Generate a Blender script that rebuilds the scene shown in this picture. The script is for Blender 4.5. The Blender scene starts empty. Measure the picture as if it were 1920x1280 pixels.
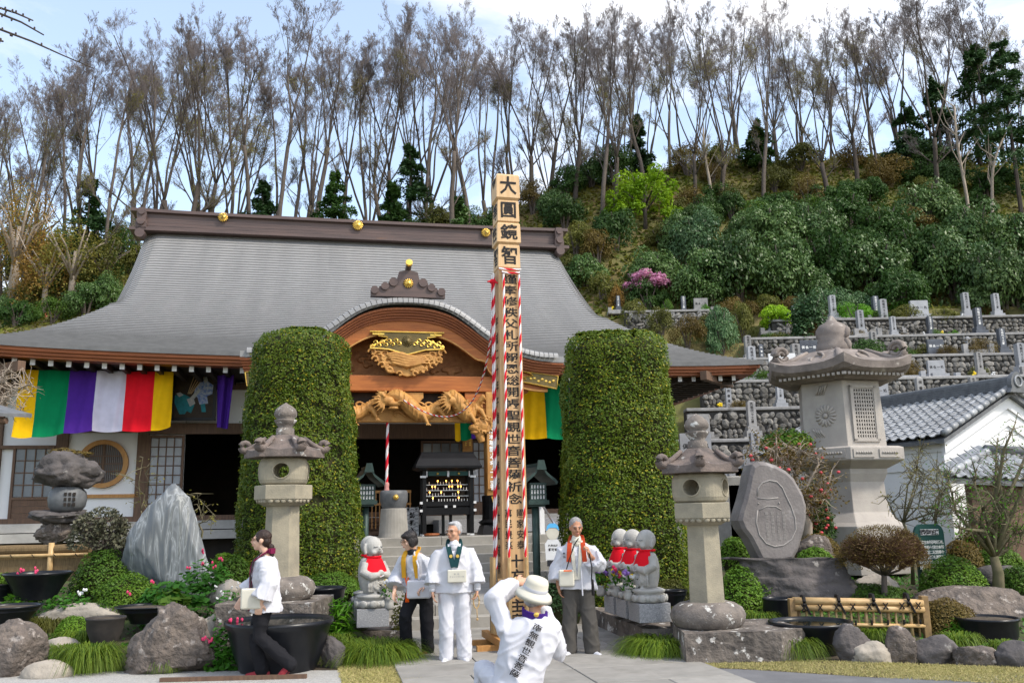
import bpy, bmesh, math, random
import numpy as np
from mathutils import Vector, Matrix, noise
R_ = math.radians
random.seed(12); rng = np.random.default_rng(12)
SC = bpy.context.scene
COL = SC.collection

# ------------------------------------------------------------------ camera
FPX, HPX, ROLL, CZ = 1650.0, 325.0, 0.02, 1.7
TH = math.atan(HPX / FPX)
cF = Vector((0, math.cos(TH), math.sin(TH)))
u0 = Vector((0, -math.sin(TH), math.cos(TH)))
cR = Vector((1, 0, 0)) * math.cos(ROLL) - u0 * math.sin(ROLL)
cU = Vector((1, 0, 0)) * math.sin(ROLL) + u0 * math.cos(ROLL)
CP = Vector((0, 0, CZ))
cam = bpy.data.cameras.new('camera'); camo = bpy.data.objects.new('camera', cam)
COL.objects.link(camo)
cam.sensor_width = 36; cam.lens = FPX / 1920 * 36; cam.clip_end = 2000; cam.clip_start = 0.1
camo.matrix_world = Matrix(((cR.x, cU.x, -cF.x, 0), (cR.y, cU.y, -cF.y, 0), (cR.z, cU.z, -cF.z, CZ), (0, 0, 0, 1)))
SC.camera = camo
# ------------------------------------------------------------------ sky and sun
SUN_AZ, SUN_EL = R_(118), R_(48)          # azimuth clockwise from +Y (north)
W = bpy.data.worlds.new('World'); SC.world = W; W.use_nodes = True
nt = W.node_tree; nt.nodes.clear()
wout = nt.nodes.new('ShaderNodeOutputWorld'); bg = nt.nodes.new('ShaderNodeBackground')
sky = nt.nodes.new('ShaderNodeTexSky'); sky.sky_type = 'NISHITA'; sky.sun_disc = False
sky.sun_elevation = SUN_EL; sky.sun_rotation = SUN_AZ
sky.air_density = 1.0; sky.dust_density = 1.5; sky.ozone_density = 1.2
tc = nt.nodes.new('ShaderNodeTexCoord'); mp = nt.nodes.new('ShaderNodeMapping')
mp.inputs['Scale'].default_value = (1.0, 1.0, 2.2); mp.inputs['Location'].default_value = (0.35, 0.2, 0.1)
n1 = nt.nodes.new('ShaderNodeTexNoise'); n1.inputs['Scale'].default_value = 2.6; n1.inputs['Detail'].default_value = 9
n1.inputs['Roughness'].default_value = 0.58; n1.inputs['Distortion'].default_value = 0.25
cr = nt.nodes.new('ShaderNodeValToRGB'); cr.color_ramp.elements[0].position = 0.47; cr.color_ramp.elements[1].position = 0.70; cr.color_ramp.elements[0].color = (.15, .15, .15, 1)
mx = nt.nodes.new('ShaderNodeMix'); mx.data_type = 'RGBA'
mx.inputs['B'].default_value = (12.5, 12.2, 12.2, 1)
br = nt.nodes.new('ShaderNodeMix'); br.data_type = 'RGBA'; br.blend_type = 'MULTIPLY'; br.inputs['Factor'].default_value = 1
br.inputs['B'].default_value = (3.3, 3.2, 3.0, 1)
bg.inputs['Strength'].default_value = 0.1
L = nt.links.new
L(tc.outputs['Generated'], mp.inputs['Vector']); L(mp.outputs['Vector'], n1.inputs['Vector'])
L(n1.outputs['Fac'], cr.inputs['Fac']); L(cr.outputs['Color'], mx.inputs['Factor'])
L(sky.outputs['Color'], br.inputs['A']); L(br.outputs['Result'], mx.inputs['A'])
L(mx.outputs['Result'], bg.inputs['Color']); L(bg.outputs['Background'], wout.inputs['Surface'])
sun = bpy.data.lights.new('sun', 'SUN'); sun.energy = 2.9; sun.angle = R_(7); sun.color = (1.0, 0.94, 0.83)
suno = bpy.data.objects.new('sun', sun); COL.objects.link(suno)
sd = Vector((math.sin(SUN_AZ) * math.cos(SUN_EL), math.cos(SUN_AZ) * math.cos(SUN_EL), math.sin(SUN_EL)))
suno.rotation_euler = sd.to_track_quat('Z', 'Y').to_euler(); suno.location = sd * 60
SC.view_settings.view_transform = 'Standard'; SC.view_settings.look = 'None'
SC.view_settings.exposure = 0.27; SC.view_settings.gamma = 1.0
SC.view_settings.use_curve_mapping = False
SC.render.engine = "CYCLES"; SC.cycles.max_bounces = 6; SC.cycles.diffuse_bounces = 3; SC.cycles.glossy_bounces = 2; SC.cycles.transmission_bounces = 3

# ------------------------------------------------------------------ picture -> place
def ray(px, py): return cF + cR * ((px - 960) / FPX) + cU * ((640 - py) / FPX)
def at(px, py, Y):
    r = ray(px, py); return CP + r * (Y / r.y)
def gr(px, py, z=0.0):
    r = ray(px, py); return CP + r * ((z - CZ) / r.z)
def ppm(Y, z=1.0): return FPX / (Y * math.cos(TH) + (z - CZ) * math.sin(TH))   # pixels of the photograph per metre

# ------------------------------------------------------------------ mesh helpers
class MB:
    def __init__(s): s.v = []; s.f = []; s.m = []
    def add(s, V, Fc, mi=0):
        o = len(s.v); s.v += [tuple(p) for p in V]; s.f += [tuple(i + o for i in q) for q in Fc]; s.m += [mi] * len(Fc); return s
    def box(s, c, d, rz=0.0, mi=0, taper=(1, 1), M=None):
        x, y, z = d[0] / 2, d[1] / 2, d[2] / 2; tx, ty = taper
        V = [(-x, -y, -z), (x, -y, -z), (x, y, -z), (-x, y, -z), (-x * tx, -y * ty, z), (x * tx, -y * ty, z), (x * tx, y * ty, z), (-x * tx, y * ty, z)]
        if M is not None: V = [M @ Vector(p) for p in V]
        if rz:
            a, b = math.cos(rz), math.sin(rz); V = [(p[0] * a - p[1] * b, p[0] * b + p[1] * a, p[2]) for p in V]
        V = [(p[0] + c[0], p[1] + c[1], p[2] + c[2]) for p in V]
        return s.add(V, [(0, 3, 2, 1), (4, 5, 6, 7), (0, 1, 5, 4), (1, 2, 6, 5), (2, 3, 7, 6), (3, 0, 4, 7)], mi)
    def b2(s, x0, x1, y0, y1, z0, z1, mi=0):
        return s.box(((x0 + x1) / 2, (y0 + y1) / 2, (z0 + z1) / 2), (abs(x1 - x0), abs(y1 - y0), abs(z1 - z0)), mi=mi)
    def rings(s, rs, cap=True, closed=True, mi=0):
        n = len(rs[0]); o = len(s.v); Fc = []
        for i in range(len(rs) - 1):
            for j in range(n if closed else n - 1):
                a = i * n + j; b = i * n + (j + 1) % n; Fc.append((a, b, b + n, a + n))
        if cap and closed:
            Fc.append(tuple(range(n - 1, -1, -1))); k = (len(rs) - 1) * n; Fc.append(tuple(k + j for j in range(n)))
        return s.add([p for r in rs for p in r], Fc, mi)
    def lathe(s, prof, n=20, c=(0, 0, 0), rot=0.0, mi=0, cap=True):
        rs = [[(c[0] + r * math.cos(rot + 2 * math.pi * j / n), c[1] + r * math.sin(rot + 2 * math.pi * j / n), c[2] + z) for j in range(n)] for r, z in prof]
        return s.rings(rs, cap, True, mi)
    def tube(s, pts, rad, n=8, cap=True, mi=0, flat=1.0, fdir=None):
        pts = [Vector(p) for p in pts]; rs = []; up = None
        if not hasattr(rad, '__len__'): rad = [rad] * len(pts)
        for i, p in enumerate(pts):
            t = (pts[min(i + 1, len(pts) - 1)] - pts[max(i - 1, 0)])
            t = t.normalized() if t.length > 1e-9 else Vector((0, 0, 1))
            if fdir is not None: a = Vector(fdir); a = (a - t * a.dot(t))
            elif up is None: a = t.orthogonal()
            else: a = up - t * up.dot(t)
            if a.length < 1e-6: a = t.orthogonal()
            a.normalize(); up = a; b = t.cross(a)
            rs.append([p + (a * math.cos(2 * math.pi * j / n) + b * math.sin(2 * math.pi * j / n) * flat) * rad[i] for j in range(n)])
        return s.rings(rs, cap, True, mi)
    def ball(s, c, r, n=12, m=8, M=None, mi=0):
        if not hasattr(r, '__len__'): r = (r, r, r)
        V = []; Fc = []
        for i in range(1, m):
            a = math.pi * i / m
            for j in range(n):
                b = 2 * math.pi * j / n; V.append((r[0] * math.sin(a) * math.cos(b), r[1] * math.sin(a) * math.sin(b), r[2] * math.cos(a)))
        V.append((0, 0, r[2])); V.append((0, 0, -r[2])); T = len(V) - 2; B = T + 1
        for i in range(m - 2):
            for j in range(n):
                Fc.append((i * n + j, (i + 1) * n + j, (i + 1) * n + (j + 1) % n, i * n + (j + 1) % n))
        for j in range(n):
            Fc.append((T, j, (j + 1) % n)); k = (m - 2) * n; Fc.append((B, k + (j + 1) % n, k + j))
        if M is not None: V = [M @ Vector(p) for p in V]
        return s.add([(p[0] + c[0], p[1] + c[1], p[2] + c[2]) for p in V], Fc, mi)
    def chain(s, pts, rad, n=10, flat=1.0, fdir=None):       # tube with rounded ends (for remeshing)
        if not hasattr(rad, '__len__'): rad = [rad] * len(pts)
        s.tube(pts, rad, n, True, 0, flat, fdir)
        if flat == 1.0:
            s.ball(pts[0], rad[0], n, 6); s.ball(pts[-1], rad[-1], n, 6)
        return s
    def prism(s, poly, y0, y1, mi=0, axis='y'):              # outline (x,z) extruded along y
        n = len(poly); mk = (lambda x, z, t: (x, t, z)) if axis == 'y' else ((lambda x, y, t: (x, y, t)) if axis == 'z' else (lambda y, z, t: (t, y, z)))
        V = [mk(x, z, y0) for x, z in poly] + [mk(x, z, y1) for x, z in poly]
        Fc = [tuple(range(n)), tuple(range(2 * n - 1, n - 1, -1))] + [(i, i + n, (i + 1) % n + n, (i + 1) % n) for i in range(n)]
        return s.add(V, Fc, mi)
    def strip(s, up, lo, y0, y1, mi=0):                      # band between two (x,z) polylines, extruded along y
        n = len(up)
        for i in range(n - 1):
            q = [lo[i], lo[i + 1], up[i + 1], up[i]]
            V = [(x, y0, z) for x, z in q] + [(x, y1, z) for x, z in q]
            Fc = [(0, 1, 2, 3), (7, 6, 5, 4), (0, 4, 5, 1), (2, 6, 7, 3)]
            if i == 0: Fc.append((3, 7, 4, 0))
            if i == n - 2: Fc.append((1, 5, 6, 2))
            s.add(V, Fc, mi)
        return s
    def xf(s, M):
        s.v = [tuple(M @ Vector(p)) for p in s.v]; return s
    def mesh(s, name, mats, smooth=False):
        me = bpy.data.meshes.new(name); me.from_pydata(s.v, [], s.f)
        if not isinstance(mats, (list, tuple)): mats = [mats]
        for m in mats: me.materials.append(m)
        if len(mats) > 1: me.polygons.foreach_set('material_index', s.m)
        if smooth: me.polygons.foreach_set('use_smooth', [True] * len(me.polygons))
        me.update(); return me
    def obj(s, name, mats, parent=None, smooth=False, bevel=0.0, seg=2, label=None):
        me = s.mesh(name, mats, smooth)
        if bevel:
            bm = bmesh.new(); bm.from_mesh(me); bmesh.ops.recalc_face_normals(bm, faces=bm.faces)
            es = [e for e in bm.edges if len(e.link_faces) == 2 and e.calc_face_angle(0) > 0.5]
            bmesh.ops.bevel(bm, geom=es, offset=bevel, segments=seg, profile=0.7, affect='EDGES', clamp_overlap=True)
            bm.to_mesh(me); bm.free()
        else:
            bm = bmesh.new(); bm.from_mesh(me); bmesh.ops.recalc_face_normals(bm, faces=bm.faces); bm.to_mesh(me); bm.free()
        return put(name, me, parent, label)

def put(name, me, parent=None, label=None, loc=None):
    o = bpy.data.objects.new(name, me); COL.objects.link(o)
    if parent is not None: o.parent = parent
    if label: o['label'] = label
    if loc is not None: o.location = loc
    return o
def tag(o, label=None, cat=None, group=None, kind=None):
    if label: o['label'] = label
    if cat: o['category'] = cat
    if group: o['group'] = group
    if kind: o['kind'] = kind
    return o
def thing(name, label, cat, loc=(0, 0, 0), rz=0.0, group=None):
    o = bpy.data.objects.new(name, None); COL.objects.link(o); o.empty_display_size = .1
    o.location = loc; o.rotation_euler = (0, 0, rz)
    return tag(o, label, cat, group)
def dup(root, loc=None, rz=None, label=None, group=None, scale=None):
    def cp(o, par):
        c = o.copy(); COL.objects.link(c)
        if par is not None: c.parent = par
        for ch in o.children: cp(ch, c)
        return c
    r = cp(root, None)
    if loc is not None: r.location = loc
    if rz is not None: r.rotation_euler = (0, 0, rz)
    if scale is not None: r.scale = scale if hasattr(scale, '__len__') else (scale,) * 3
    return tag(r, label, None, group)

TMP = bpy.data.scenes.new('tmp')
def evalmesh(o):
    TMP.collection.objects.link(o)
    with bpy.context.temp_override(scene=TMP, view_layer=TMP.view_layers[0]):
        dg = bpy.context.evaluated_depsgraph_get(); dg.update()
        me = bpy.data.meshes.new_from_object(o.evaluated_get(dg))
    TMP.collection.objects.unlink(o); bpy.data.objects.remove(o)
    return me
def remesh(mb, voxel, mats, smooth=4, name='m', disp=None):
    me0 = mb.mesh(name, mats)
    bm = bmesh.new(); bm.from_mesh(me0); bmesh.ops.recalc_face_normals(bm, faces=bm.faces); bm.to_mesh(me0); bm.free()
    o = bpy.data.objects.new('tmp', me0)
    r = o.modifiers.new('r', 'REMESH'); r.mode = 'VOXEL'; r.voxel_size = voxel; r.use_smooth_shade = True
    if smooth:
        q = o.modifiers.new('s', 'SMOOTH'); q.iterations = smooth; q.factor = .5
    me = evalmesh(o); me.name = name
    if disp is not None:
        n = len(me.vertices); co = np.empty(n * 3, np.float32); no = np.empty(n * 3, np.float32)
        me.vertices.foreach_get('co', co); me.vertex_normals.foreach_get('vector', no)
        co = co.reshape(-1, 3); no = no.reshape(-1, 3)
        d = np.array([disp(Vector(p)) for p in co.tolist()], np.float32)
        me.vertices.foreach_set('co', (co + no * d[:, None]).ravel())
    me.materials.clear()
    for m in (mats if isinstance(mats, (list, tuple)) else [mats]): me.materials.append(m)
    me.polygons.foreach_set('use_smooth', [True] * len(me.polygons)); me.update()
    return me
def npmesh(name, V, Fa, mats, mi=None, smooth=False):
    me = bpy.data.meshes.new(name); V = np.asarray(V, np.float32); Fa = np.asarray(Fa, np.int32)
    n, k = Fa.shape
    me.vertices.add(len(V)); me.vertices.foreach_set('co', V.ravel())
    me.loops.add(n * k); me.loops.foreach_set('vertex_index', Fa.ravel())
    me.polygons.add(n); me.polygons.foreach_set('loop_start', np.arange(n, dtype=np.int32) * k)
    me.polygons.foreach_set('loop_total', np.full(n, k, np.int32))
    for m in (mats if isinstance(mats, (list, tuple)) else [mats]): me.materials.append(m)
    if mi is not None: me.polygons.foreach_set('material_index', np.asarray(mi, np.int32))
    if smooth: me.polygons.foreach_set('use_smooth', np.ones(n, bool))
    me.update(calc_edges=True); me.validate(); return me
_tc = {}
def glyph(ch, size=1.0, bold=0.02, depth=0.004):
    k = (ch, round(bold, 3))
    if k not in _tc:
        cu = bpy.data.curves.new('t', 'FONT'); cu.body = ch; cu.size = 1.0; cu.offset = bold; cu.resolution_u = 2
        cu.align_x = 'CENTER'; cu.align_y = 'CENTER'
        me = evalmesh(bpy.data.objects.new('t', cu))
        V = [tuple(v.co) for v in me.vertices]; Fc = [tuple(p.vertices) for p in me.polygons]
        if V:
            xs = [p[0] for p in V]; ys = [p[1] for p in V]; cx = (min(xs) + max(xs)) / 2; cy = (min(ys) + max(ys)) / 2
            V = [(p[0] - cx, p[1] - cy) for p in V]
        _tc[k] = (V, Fc); bpy.data.meshes.remove(me)
    return _tc[k]
def letters(mb, text, x, z0, dz, size, y, bold=.03, sx=1.0, mi=0, hgt=None):
    """vertical row of glyphs on the plane y (facing -y), first glyph centre at z0, step -dz"""
    for i, ch in enumerate(text):
        if ch == ' ': continue
        V, Fc = glyph(ch, bold=bold); hh = hgt or size
        mb.add([(x + p[0] * size * sx, y, z0 - i * dz + p[1] * hh) for p in V], Fc, mi)
    return mb

# ------------------------------------------------------------------ materials
MATS = {}
def nodes(name):
    m = bpy.data.materials.new(name); m.use_nodes = True; t = m.node_tree
    return m, t, t.nodes['Principled BSDF'], t.nodes.new, t.links.new
def mat(name, col, col2=None, scale=6.0, rough=.7, bump=.0, bscale=None, metal=0.0, stretch=None, detail=5, spec=.3, rand=0.0, lo=.35, hi=.65, col3=None, s3=3.0, t3=.62, w3=.06, coat=0.0, bdist=.02, island=0.0):
    """principled surface: two colours mixed by noise, an optional third in patches, optional relief"""
    m, t, P, N, K = nodes(name); P.inputs['Roughness'].default_value = rough; P.inputs['Metallic'].default_value = metal
    P.inputs['Specular IOR Level'].default_value = spec; P.inputs['Coat Weight'].default_value = coat
    tc = N('ShaderNodeTexCoord'); mpn = N('ShaderNodeMapping'); K(tc.outputs['Object'], mpn.inputs['Vector'])
    if stretch: mpn.inputs['Scale'].default_value = stretch
    oi = N('ShaderNodeObjectInfo')
    sc = N('ShaderNodeVectorMath'); sc.operation = 'SCALE'; K(oi.outputs['Random'], sc.inputs['Scale']); sc.inputs[0].default_value = (17, 31, 23)
    ad = N('ShaderNodeVectorMath'); K(mpn.outputs['Vector'], ad.inputs[0]); K(sc.outputs['Vector'], ad.inputs[1])
    vec = ad.outputs['Vector']; out = None
    if col2 is not None:
        nz = N('ShaderNodeTexNoise'); nz.inputs['Scale'].default_value = scale; nz.inputs['Detail'].default_value = detail; nz.inputs['Roughness'].default_value = .6
        K(vec, nz.inputs['Vector']); rp = N('ShaderNodeMapRange'); rp.inputs['From Min'].default_value = lo; rp.inputs['From Max'].default_value = hi
        K(nz.outputs['Fac'], rp.inputs['Value']); x = N('ShaderNodeMix'); x.data_type = 'RGBA'
        x.inputs['A'].default_value = (*col, 1); x.inputs['B'].default_value = (*col2, 1); K(rp.outputs['Result'], x.inputs['Factor']); out = x.outputs['Result']
    else:
        rgb = N('ShaderNodeRGB'); rgb.outputs[0].default_value = (*col, 1); out = rgb.outputs[0]
    if col3 is not None:
        nz = N('ShaderNodeTexNoise'); nz.inputs['Scale'].default_value = s3; nz.inputs['Detail'].default_value = 7; nz.inputs['Roughness'].default_value = .65
        K(vec, nz.inputs['Vector']); rp = N('ShaderNodeMapRange'); rp.inputs['From Min'].default_value = t3; rp.inputs['From Max'].default_value = t3 + w3
        K(nz.outputs['Fac'], rp.inputs['Value']); x = N('ShaderNodeMix'); x.data_type = 'RGBA'; K(out, x.inputs['A']); x.inputs['B'].default_value = (*col3, 1)
        K(rp.outputs['Result'], x.inputs['Factor']); out = x.outputs['Result']
    if rand or island:
        hs = N('ShaderNodeHueSaturation'); K(out, hs.inputs['Color']); mr = N('ShaderNodeMapRange')
        r = rand or island
        mr.inputs['To Min'].default_value = 1 - r; mr.inputs['To Max'].default_value = 1 + r
        if island:
            ge = N('ShaderNodeNewGeometry'); K(ge.outputs['Random Per Island'], mr.inputs['Value'])
        else: K(oi.outputs['Random'], mr.inputs['Value'])
        K(mr.outputs['Result'], hs.inputs['Value']); out = hs.outputs['Color']
    K(out, P.inputs['Base Color'])
    if bump:
        nb = N('ShaderNodeTexNoise'); nb.inputs['Scale'].default_value = bscale or scale * 4; nb.inputs['Detail'].default_value = 6; K(vec, nb.inputs['Vector'])
        bp = N('ShaderNodeBump'); bp.inputs['Strength'].default_value = bump; bp.inputs['Distance'].default_value = bdist
        K(nb.outputs['Fac'], bp.inputs['Height']); K(bp.outputs['Normal'], P.inputs['Normal'])
    MATS[name] = m; return m
def leafmat(name, c1, c2, tr=.3, rough=.55, big=.0, c3=None):
    """leaf: colour varies from leaf to leaf and from clump to clump, some light passes through"""
    m, t, P, N, K = nodes(name); P.inputs['Roughness'].default_value = rough; P.inputs['Specular IOR Level'].default_value = .25
    ge = N('ShaderNodeNewGeometry'); x = N('ShaderNodeMix'); x.data_type = 'RGBA'
    x.inputs['A'].default_value = (*c1, 1); x.inputs['B'].default_value = (*c2, 1); out = x.outputs['Result']
    if big:
        tc = N('ShaderNodeTexCoord'); nz = N('ShaderNodeTexNoise'); nz.inputs['Scale'].default_value = big; nz.inputs['Detail'].default_value = 3; K(tc.outputs['Object'], nz.inputs['Vector'])
        mr = N('ShaderNodeMapRange'); mr.inputs['From Min'].default_value = .35; mr.inputs['From Max'].default_value = .65; K(nz.outputs['Fac'], mr.inputs['Value'])
        av = N('ShaderNodeMix'); av.data_type = 'FLOAT'; av.inputs['Factor'].default_value = .5
        K(mr.outputs['Result'], av.inputs['A']); K(ge.outputs['Random Per Island'], av.inputs['B']); K(av.outputs['Result'], x.inputs['Factor'])
    else: K(ge.outputs['Random Per Island'], x.inputs['Factor'])
    if c3 is not None:
        m2 = N('ShaderNodeMath'); m2.operation = 'GREATER_THAN'; m2.inputs[1].default_value = .93
        wn = N('ShaderNodeTexWhiteNoise'); wn.noise_dimensions = '1D'; K(ge.outputs['Random Per Island'], wn.inputs['W']); K(wn.outputs['Value'], m2.inputs[0])
        y = N('ShaderNodeMix'); y.data_type = 'RGBA'; K(out, y.inputs['A']); y.inputs['B'].default_value = (*c3, 1); K(m2.outputs['Value'], y.inputs['Factor']); out = y.outputs['Result']
    oi = N('ShaderNodeObjectInfo'); hs = N('ShaderNodeHueSaturation'); mr = N('ShaderNodeMapRange'); mr.inputs['To Min'].default_value = .8; mr.inputs['To Max'].default_value = 1.2
    K(oi.outputs['Random'], mr.inputs['Value']); K(mr.outputs['Result'], hs.inputs['Value']); K(out, hs.inputs['Color']); out = hs.outputs['Color']
    K(out, P.inputs['Base Color'])
    if tr:
        T = N('ShaderNodeBsdfTranslucent'); K(out, T.inputs['Color']); s = N('ShaderNodeMixShader'); s.inputs['Fac'].default_value = tr
        K(P.outputs['BSDF'], s.inputs[1]); K(T.outputs['BSDF'], s.inputs[2]); K(s.outputs['Shader'], t.nodes['Material Output'].inputs['Surface'])
    MATS[name] = m; return m
def emis(name, col, e):
    m, t, P, N, K = nodes(name); P.inputs['Base Color'].default_value = (*col, 1); P.inputs['Emission Color'].default_value = (*col, 1); P.inputs['Emission Strength'].default_value = e
    MATS[name] = m; return m

# stone
mat('granite', (.36, .36, .37), (.22, .22, .23), 60, .6, .05, 90, col3=(.5, .5, .5), s3=45, t3=.6)
mat('step_stone', (.34, .32, .285), (.27, .255, .225), 3, .8, .15, 60, col3=(.24, .23, .20), s3=1.6, t3=.6, w3=.2, rand=.06)
mat('paver', (.29, .275, .25), (.235, .225, .205), 3.5, .85, .2, 70, col3=(.18, .17, .15), s3=1.7, t3=.50, w3=.25, rand=.12)
mat('lantern_stone', (.34, .30, .22), (.25, .225, .17), 4, .9, .25, 50, col3=(.16, .15, .13), s3=2.5, t3=.62, w3=.15)
mat('lantern_cap', (.19, .15, .13), (.10, .085, .078), 5, .9, .5, 40, col3=(.42, .40, .37), s3=5.5, t3=.63, w3=.05)
mat('lantern_lichen', (.21, .18, .155), (.12, .105, .095), 6, .9, .5, 40, col3=(.50, .49, .46), s3=8, t3=.58, w3=.05)
mat('big_lantern', (.42, .385, .345), (.35, .32, .29), 3, .9, .2, 55, col3=(.28, .25, .22), s3=1.2, t3=.6, w3=.2)
mat('big_lantern_cap', (.27, .23, .205), (.16, .135, .12), 3.5, .9, .3, 45, col3=(.42, .38, .34), s3=6, t3=.6, w3=.1)
mat('boulder', (.185, .15, .125), (.085, .072, .064), 5, .9, .9, 16, col3=(.33, .29, .26), s3=7, t3=.57, w3=.08, bdist=.06, detail=8)
mat('dark_rock', (.12, .105, .10), (.065, .06, .06), 3, .85, .6, 12, col3=(.30, .28, .26), s3=5, t3=.64, w3=.06, bdist=.05)
mat('pale_rock', (.40, .35, .29), (.28, .25, .21), 4, .9, .5, 14, col3=(.17, .15, .13), s3=6, t3=.62, w3=.1, bdist=.04)
mat('monument', (.22, .20, .19), (.15, .135, .13), 2.5, .8, .35, 25, col3=(.30, .28, .27), s3=3, t3=.58, w3=.12)
mat('ledge', (.20, .17, .145), (.075, .065, .058), 4, .9, .7, 18, col3=(.50, .48, .45), s3=6, t3=.585, w3=.04, bdist=.04)
mat('carved_line', (.29, .27, .255), rough=.9)
mat('statue', (.44, .43, .40), (.34, .33, .31), 8, .75, .1, 120, col3=(.24, .23, .21), s3=4, t3=.63, w3=.15)
mat('fieldstone', (.20, .19, .175), (.11, .105, .10), 3, .9, .3, 10, rand=.6, col3=(.5, .48, .44), s3=2, t3=.66, w3=.08)
mat('wall_fill', (.07, .065, .06), (.04, .038, .035), 5, .95)
mat('grave_light', (.36, .365, .38), (.28, .285, .30), 4, .5, rand=.12)
mat('grave_dark', (.10, .11, .13), (.06, .065, .08), 5, .35, rand=.15)
mat('grave_mid', (.32, .31, .30), (.22, .215, .21), 4, .7, rand=.15, col3=(.15, .145, .14), s3=2, t3=.6, w3=.15)
mat('concrete', (.40, .385, .36), (.28, .27, .25), 2, .9, .15, 30, rand=.08)
# marble-banded slab
def banded():
    m, t, P, N, K = nodes('banded_rock'); P.inputs['Roughness'].default_value = .6
    tc = N('ShaderNodeTexCoord'); mpn = N('ShaderNodeMapping'); mpn.inputs['Rotation'].default_value = (0, .45, .2); mpn.inputs['Scale'].default_value = (2.6, 1.6, .42)
    w = N('ShaderNodeTexNoise'); w.inputs['Scale'].default_value = 2.2; w.inputs['Detail'].default_value = 6; w.inputs['Distortion'].default_value = 1.4
    cr = N('ShaderNodeValToRGB'); e = cr.color_ramp.elements
    e[0].position = .36; e[0].color = (.10, .115, .13, 1); e[1].position = .74; e[1].color = (.16, .17, .17, 1)
    for p, c in ((.47, (.15, .16, .165, 1)), (.535, (.23, .245, .255, 1)), (.55, (.34, .355, .36, 1)), (.57, (.19, .205, .215, 1)), (.62, (.13, .14, .14, 1)), (.66, (.30, .31, .30, 1)), (.69, (.16, .17, .17, 1))):
        q = e.new(p); q.color = c
    b = N('ShaderNodeBump'); b.inputs['Strength'].default_value = .3; b.inputs['Distance'].default_value = .02
    K(tc.outputs['Object'], mpn.inputs['Vector']); K(mpn.outputs['Vector'], w.inputs['Vector']); K(w.outputs['Fac'], cr.inputs['Fac']); K(cr.outputs['Color'], P.inputs['Base Color'])
    K(w.outputs['Fac'], b.inputs['Height']); K(b.outputs['Normal'], P.inputs['Normal']); MATS['banded_rock'] = m
banded()
# wood, plaster, metal
mat('old_wood', (.16, .095, .06), (.105, .065, .045), 5, .7, .15, 30, stretch=(6, 6, .6))
mat('beam_wood', (.44, .145, .034), (.31, .095, .024), 4, .5, .1, 30, stretch=(.5, 5, 6))
mat('fascia_wood', (.31, .095, .028), (.20, .06, .02), 4, .55, .1, 20, stretch=(.4, 5, 9))
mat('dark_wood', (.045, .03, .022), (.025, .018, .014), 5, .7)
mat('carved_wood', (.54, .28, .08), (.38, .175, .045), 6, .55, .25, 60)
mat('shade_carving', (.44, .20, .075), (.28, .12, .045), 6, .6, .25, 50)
mat('pole_wood', (.64, .44, .245), (.56, .36, .18), 5, .55, .08, 30, stretch=(7, 7, .35), col3=(.48, .28, .13), s3=1.2, t3=.6, w3=.25)
mat('shaft_wood', (.55, .36, .185), (.46, .28, .13), 5, .55, .08, 30, stretch=(7, 7, .35), col3=(.36, .20, .085), s3=1.0, t3=.52, w3=.3)
mat('round_frame', (.50, .26, .085), (.40, .19, .06), 5, .5, stretch=(5, 5, 1))
mat('plaster', (.78, .78, .78), (.74, .74, .74), 2, .9, .03, 40)
mat('kura_plaster', (.80, .80, .80), (.75, .75, .75), 1.2, .85)
mat('glass_pane', (.17, .19, .21), (.13, .15, .17), 3, .25, spec=.5, rand=.15)
mat('shoji', (.40, .42, .45), (.34, .36, .39), 3, .5, rand=.06)
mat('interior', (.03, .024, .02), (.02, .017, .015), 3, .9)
mat('roof_shingle', (.27, .265, .258), (.21, .207, .203), 1.6, .42, metal=0.0, stretch=(1.2, .08, .08), col3=(.27, .27, .265), s3=.5, t3=.5, w3=.25, spec=.6, detail=8)
mat('shingle_edge_shade', (.14, .14, .14), (.11, .11, .11), 4, .6)  # dark butt ends; the shadow gap under each course is painted in
mat('ridge_metal', (.125, .085, .075), (.085, .062, .058), 3, .45, stretch=(.3, 1, 3), col3=(.19, .10, .06), s3=2.5, t3=.66, w3=.1)
mat('gold', (.85, .58, .14), (.72, .45, .08), 8, .32, metal=.75)
mat('gold_dark', (.16, .115, .04), (.10, .075, .03), 6, .5, metal=.3)
mat('verdigris', (.035, .062, .055), (.022, .04, .036), 8, .5, metal=.2)
mat('black_lacquer', (.006, .006, .007), (.010, .010, .011), 5, .4, spec=.2)
mat('black_pot', (.006, .007, .010), (.012, .013, .016), 4, .3, spec=.3, bump=.03, bscale=20)
mat('rust_pot', (.05, .042, .038), (.028, .025, .024), 5, .6)
mat('white_paint', (.70, .70, .70), (.64, .64, .64), 6, .6)
mat('kawara', (.30, .31, .32), (.20, .21, .22), 8, .42, spec=.55, rand=.25)
mat('kawara_dark', (.15, .155, .16), (.095, .10, .105), 6, .5)
mat('bamboo', (.54, .37, .18), (.42, .27, .12), 8, .4, stretch=(1, 1, 1), rand=.1)
mat('bamboo_dark', (.36, .23, .10), (.22, .14, .07), 8, .55, rand=.2)
mat('brush_fence', (.22, .15, .075), (.12, .08, .04), 30, .9, .5, 60, stretch=(3, 3, .3))
mat('black_cord', (.012, .010, .010), rough=.8)
mat('ink', (.014, .012, .012), rough=.7)
mat('white_ink', (.84, .83, .80), rough=.7)
mat('steel', (.55, .56, .58), rough=.3, metal=.8)
mat('water', (.012, .016, .014), rough=.04, spec=.6)
mat('soil', (.085, .065, .045), (.045, .036, .026), 6, .95, .5, 30)
mat('green_board', (.012, .06, .05), (.016, .07, .06), 4, .5)
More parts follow.
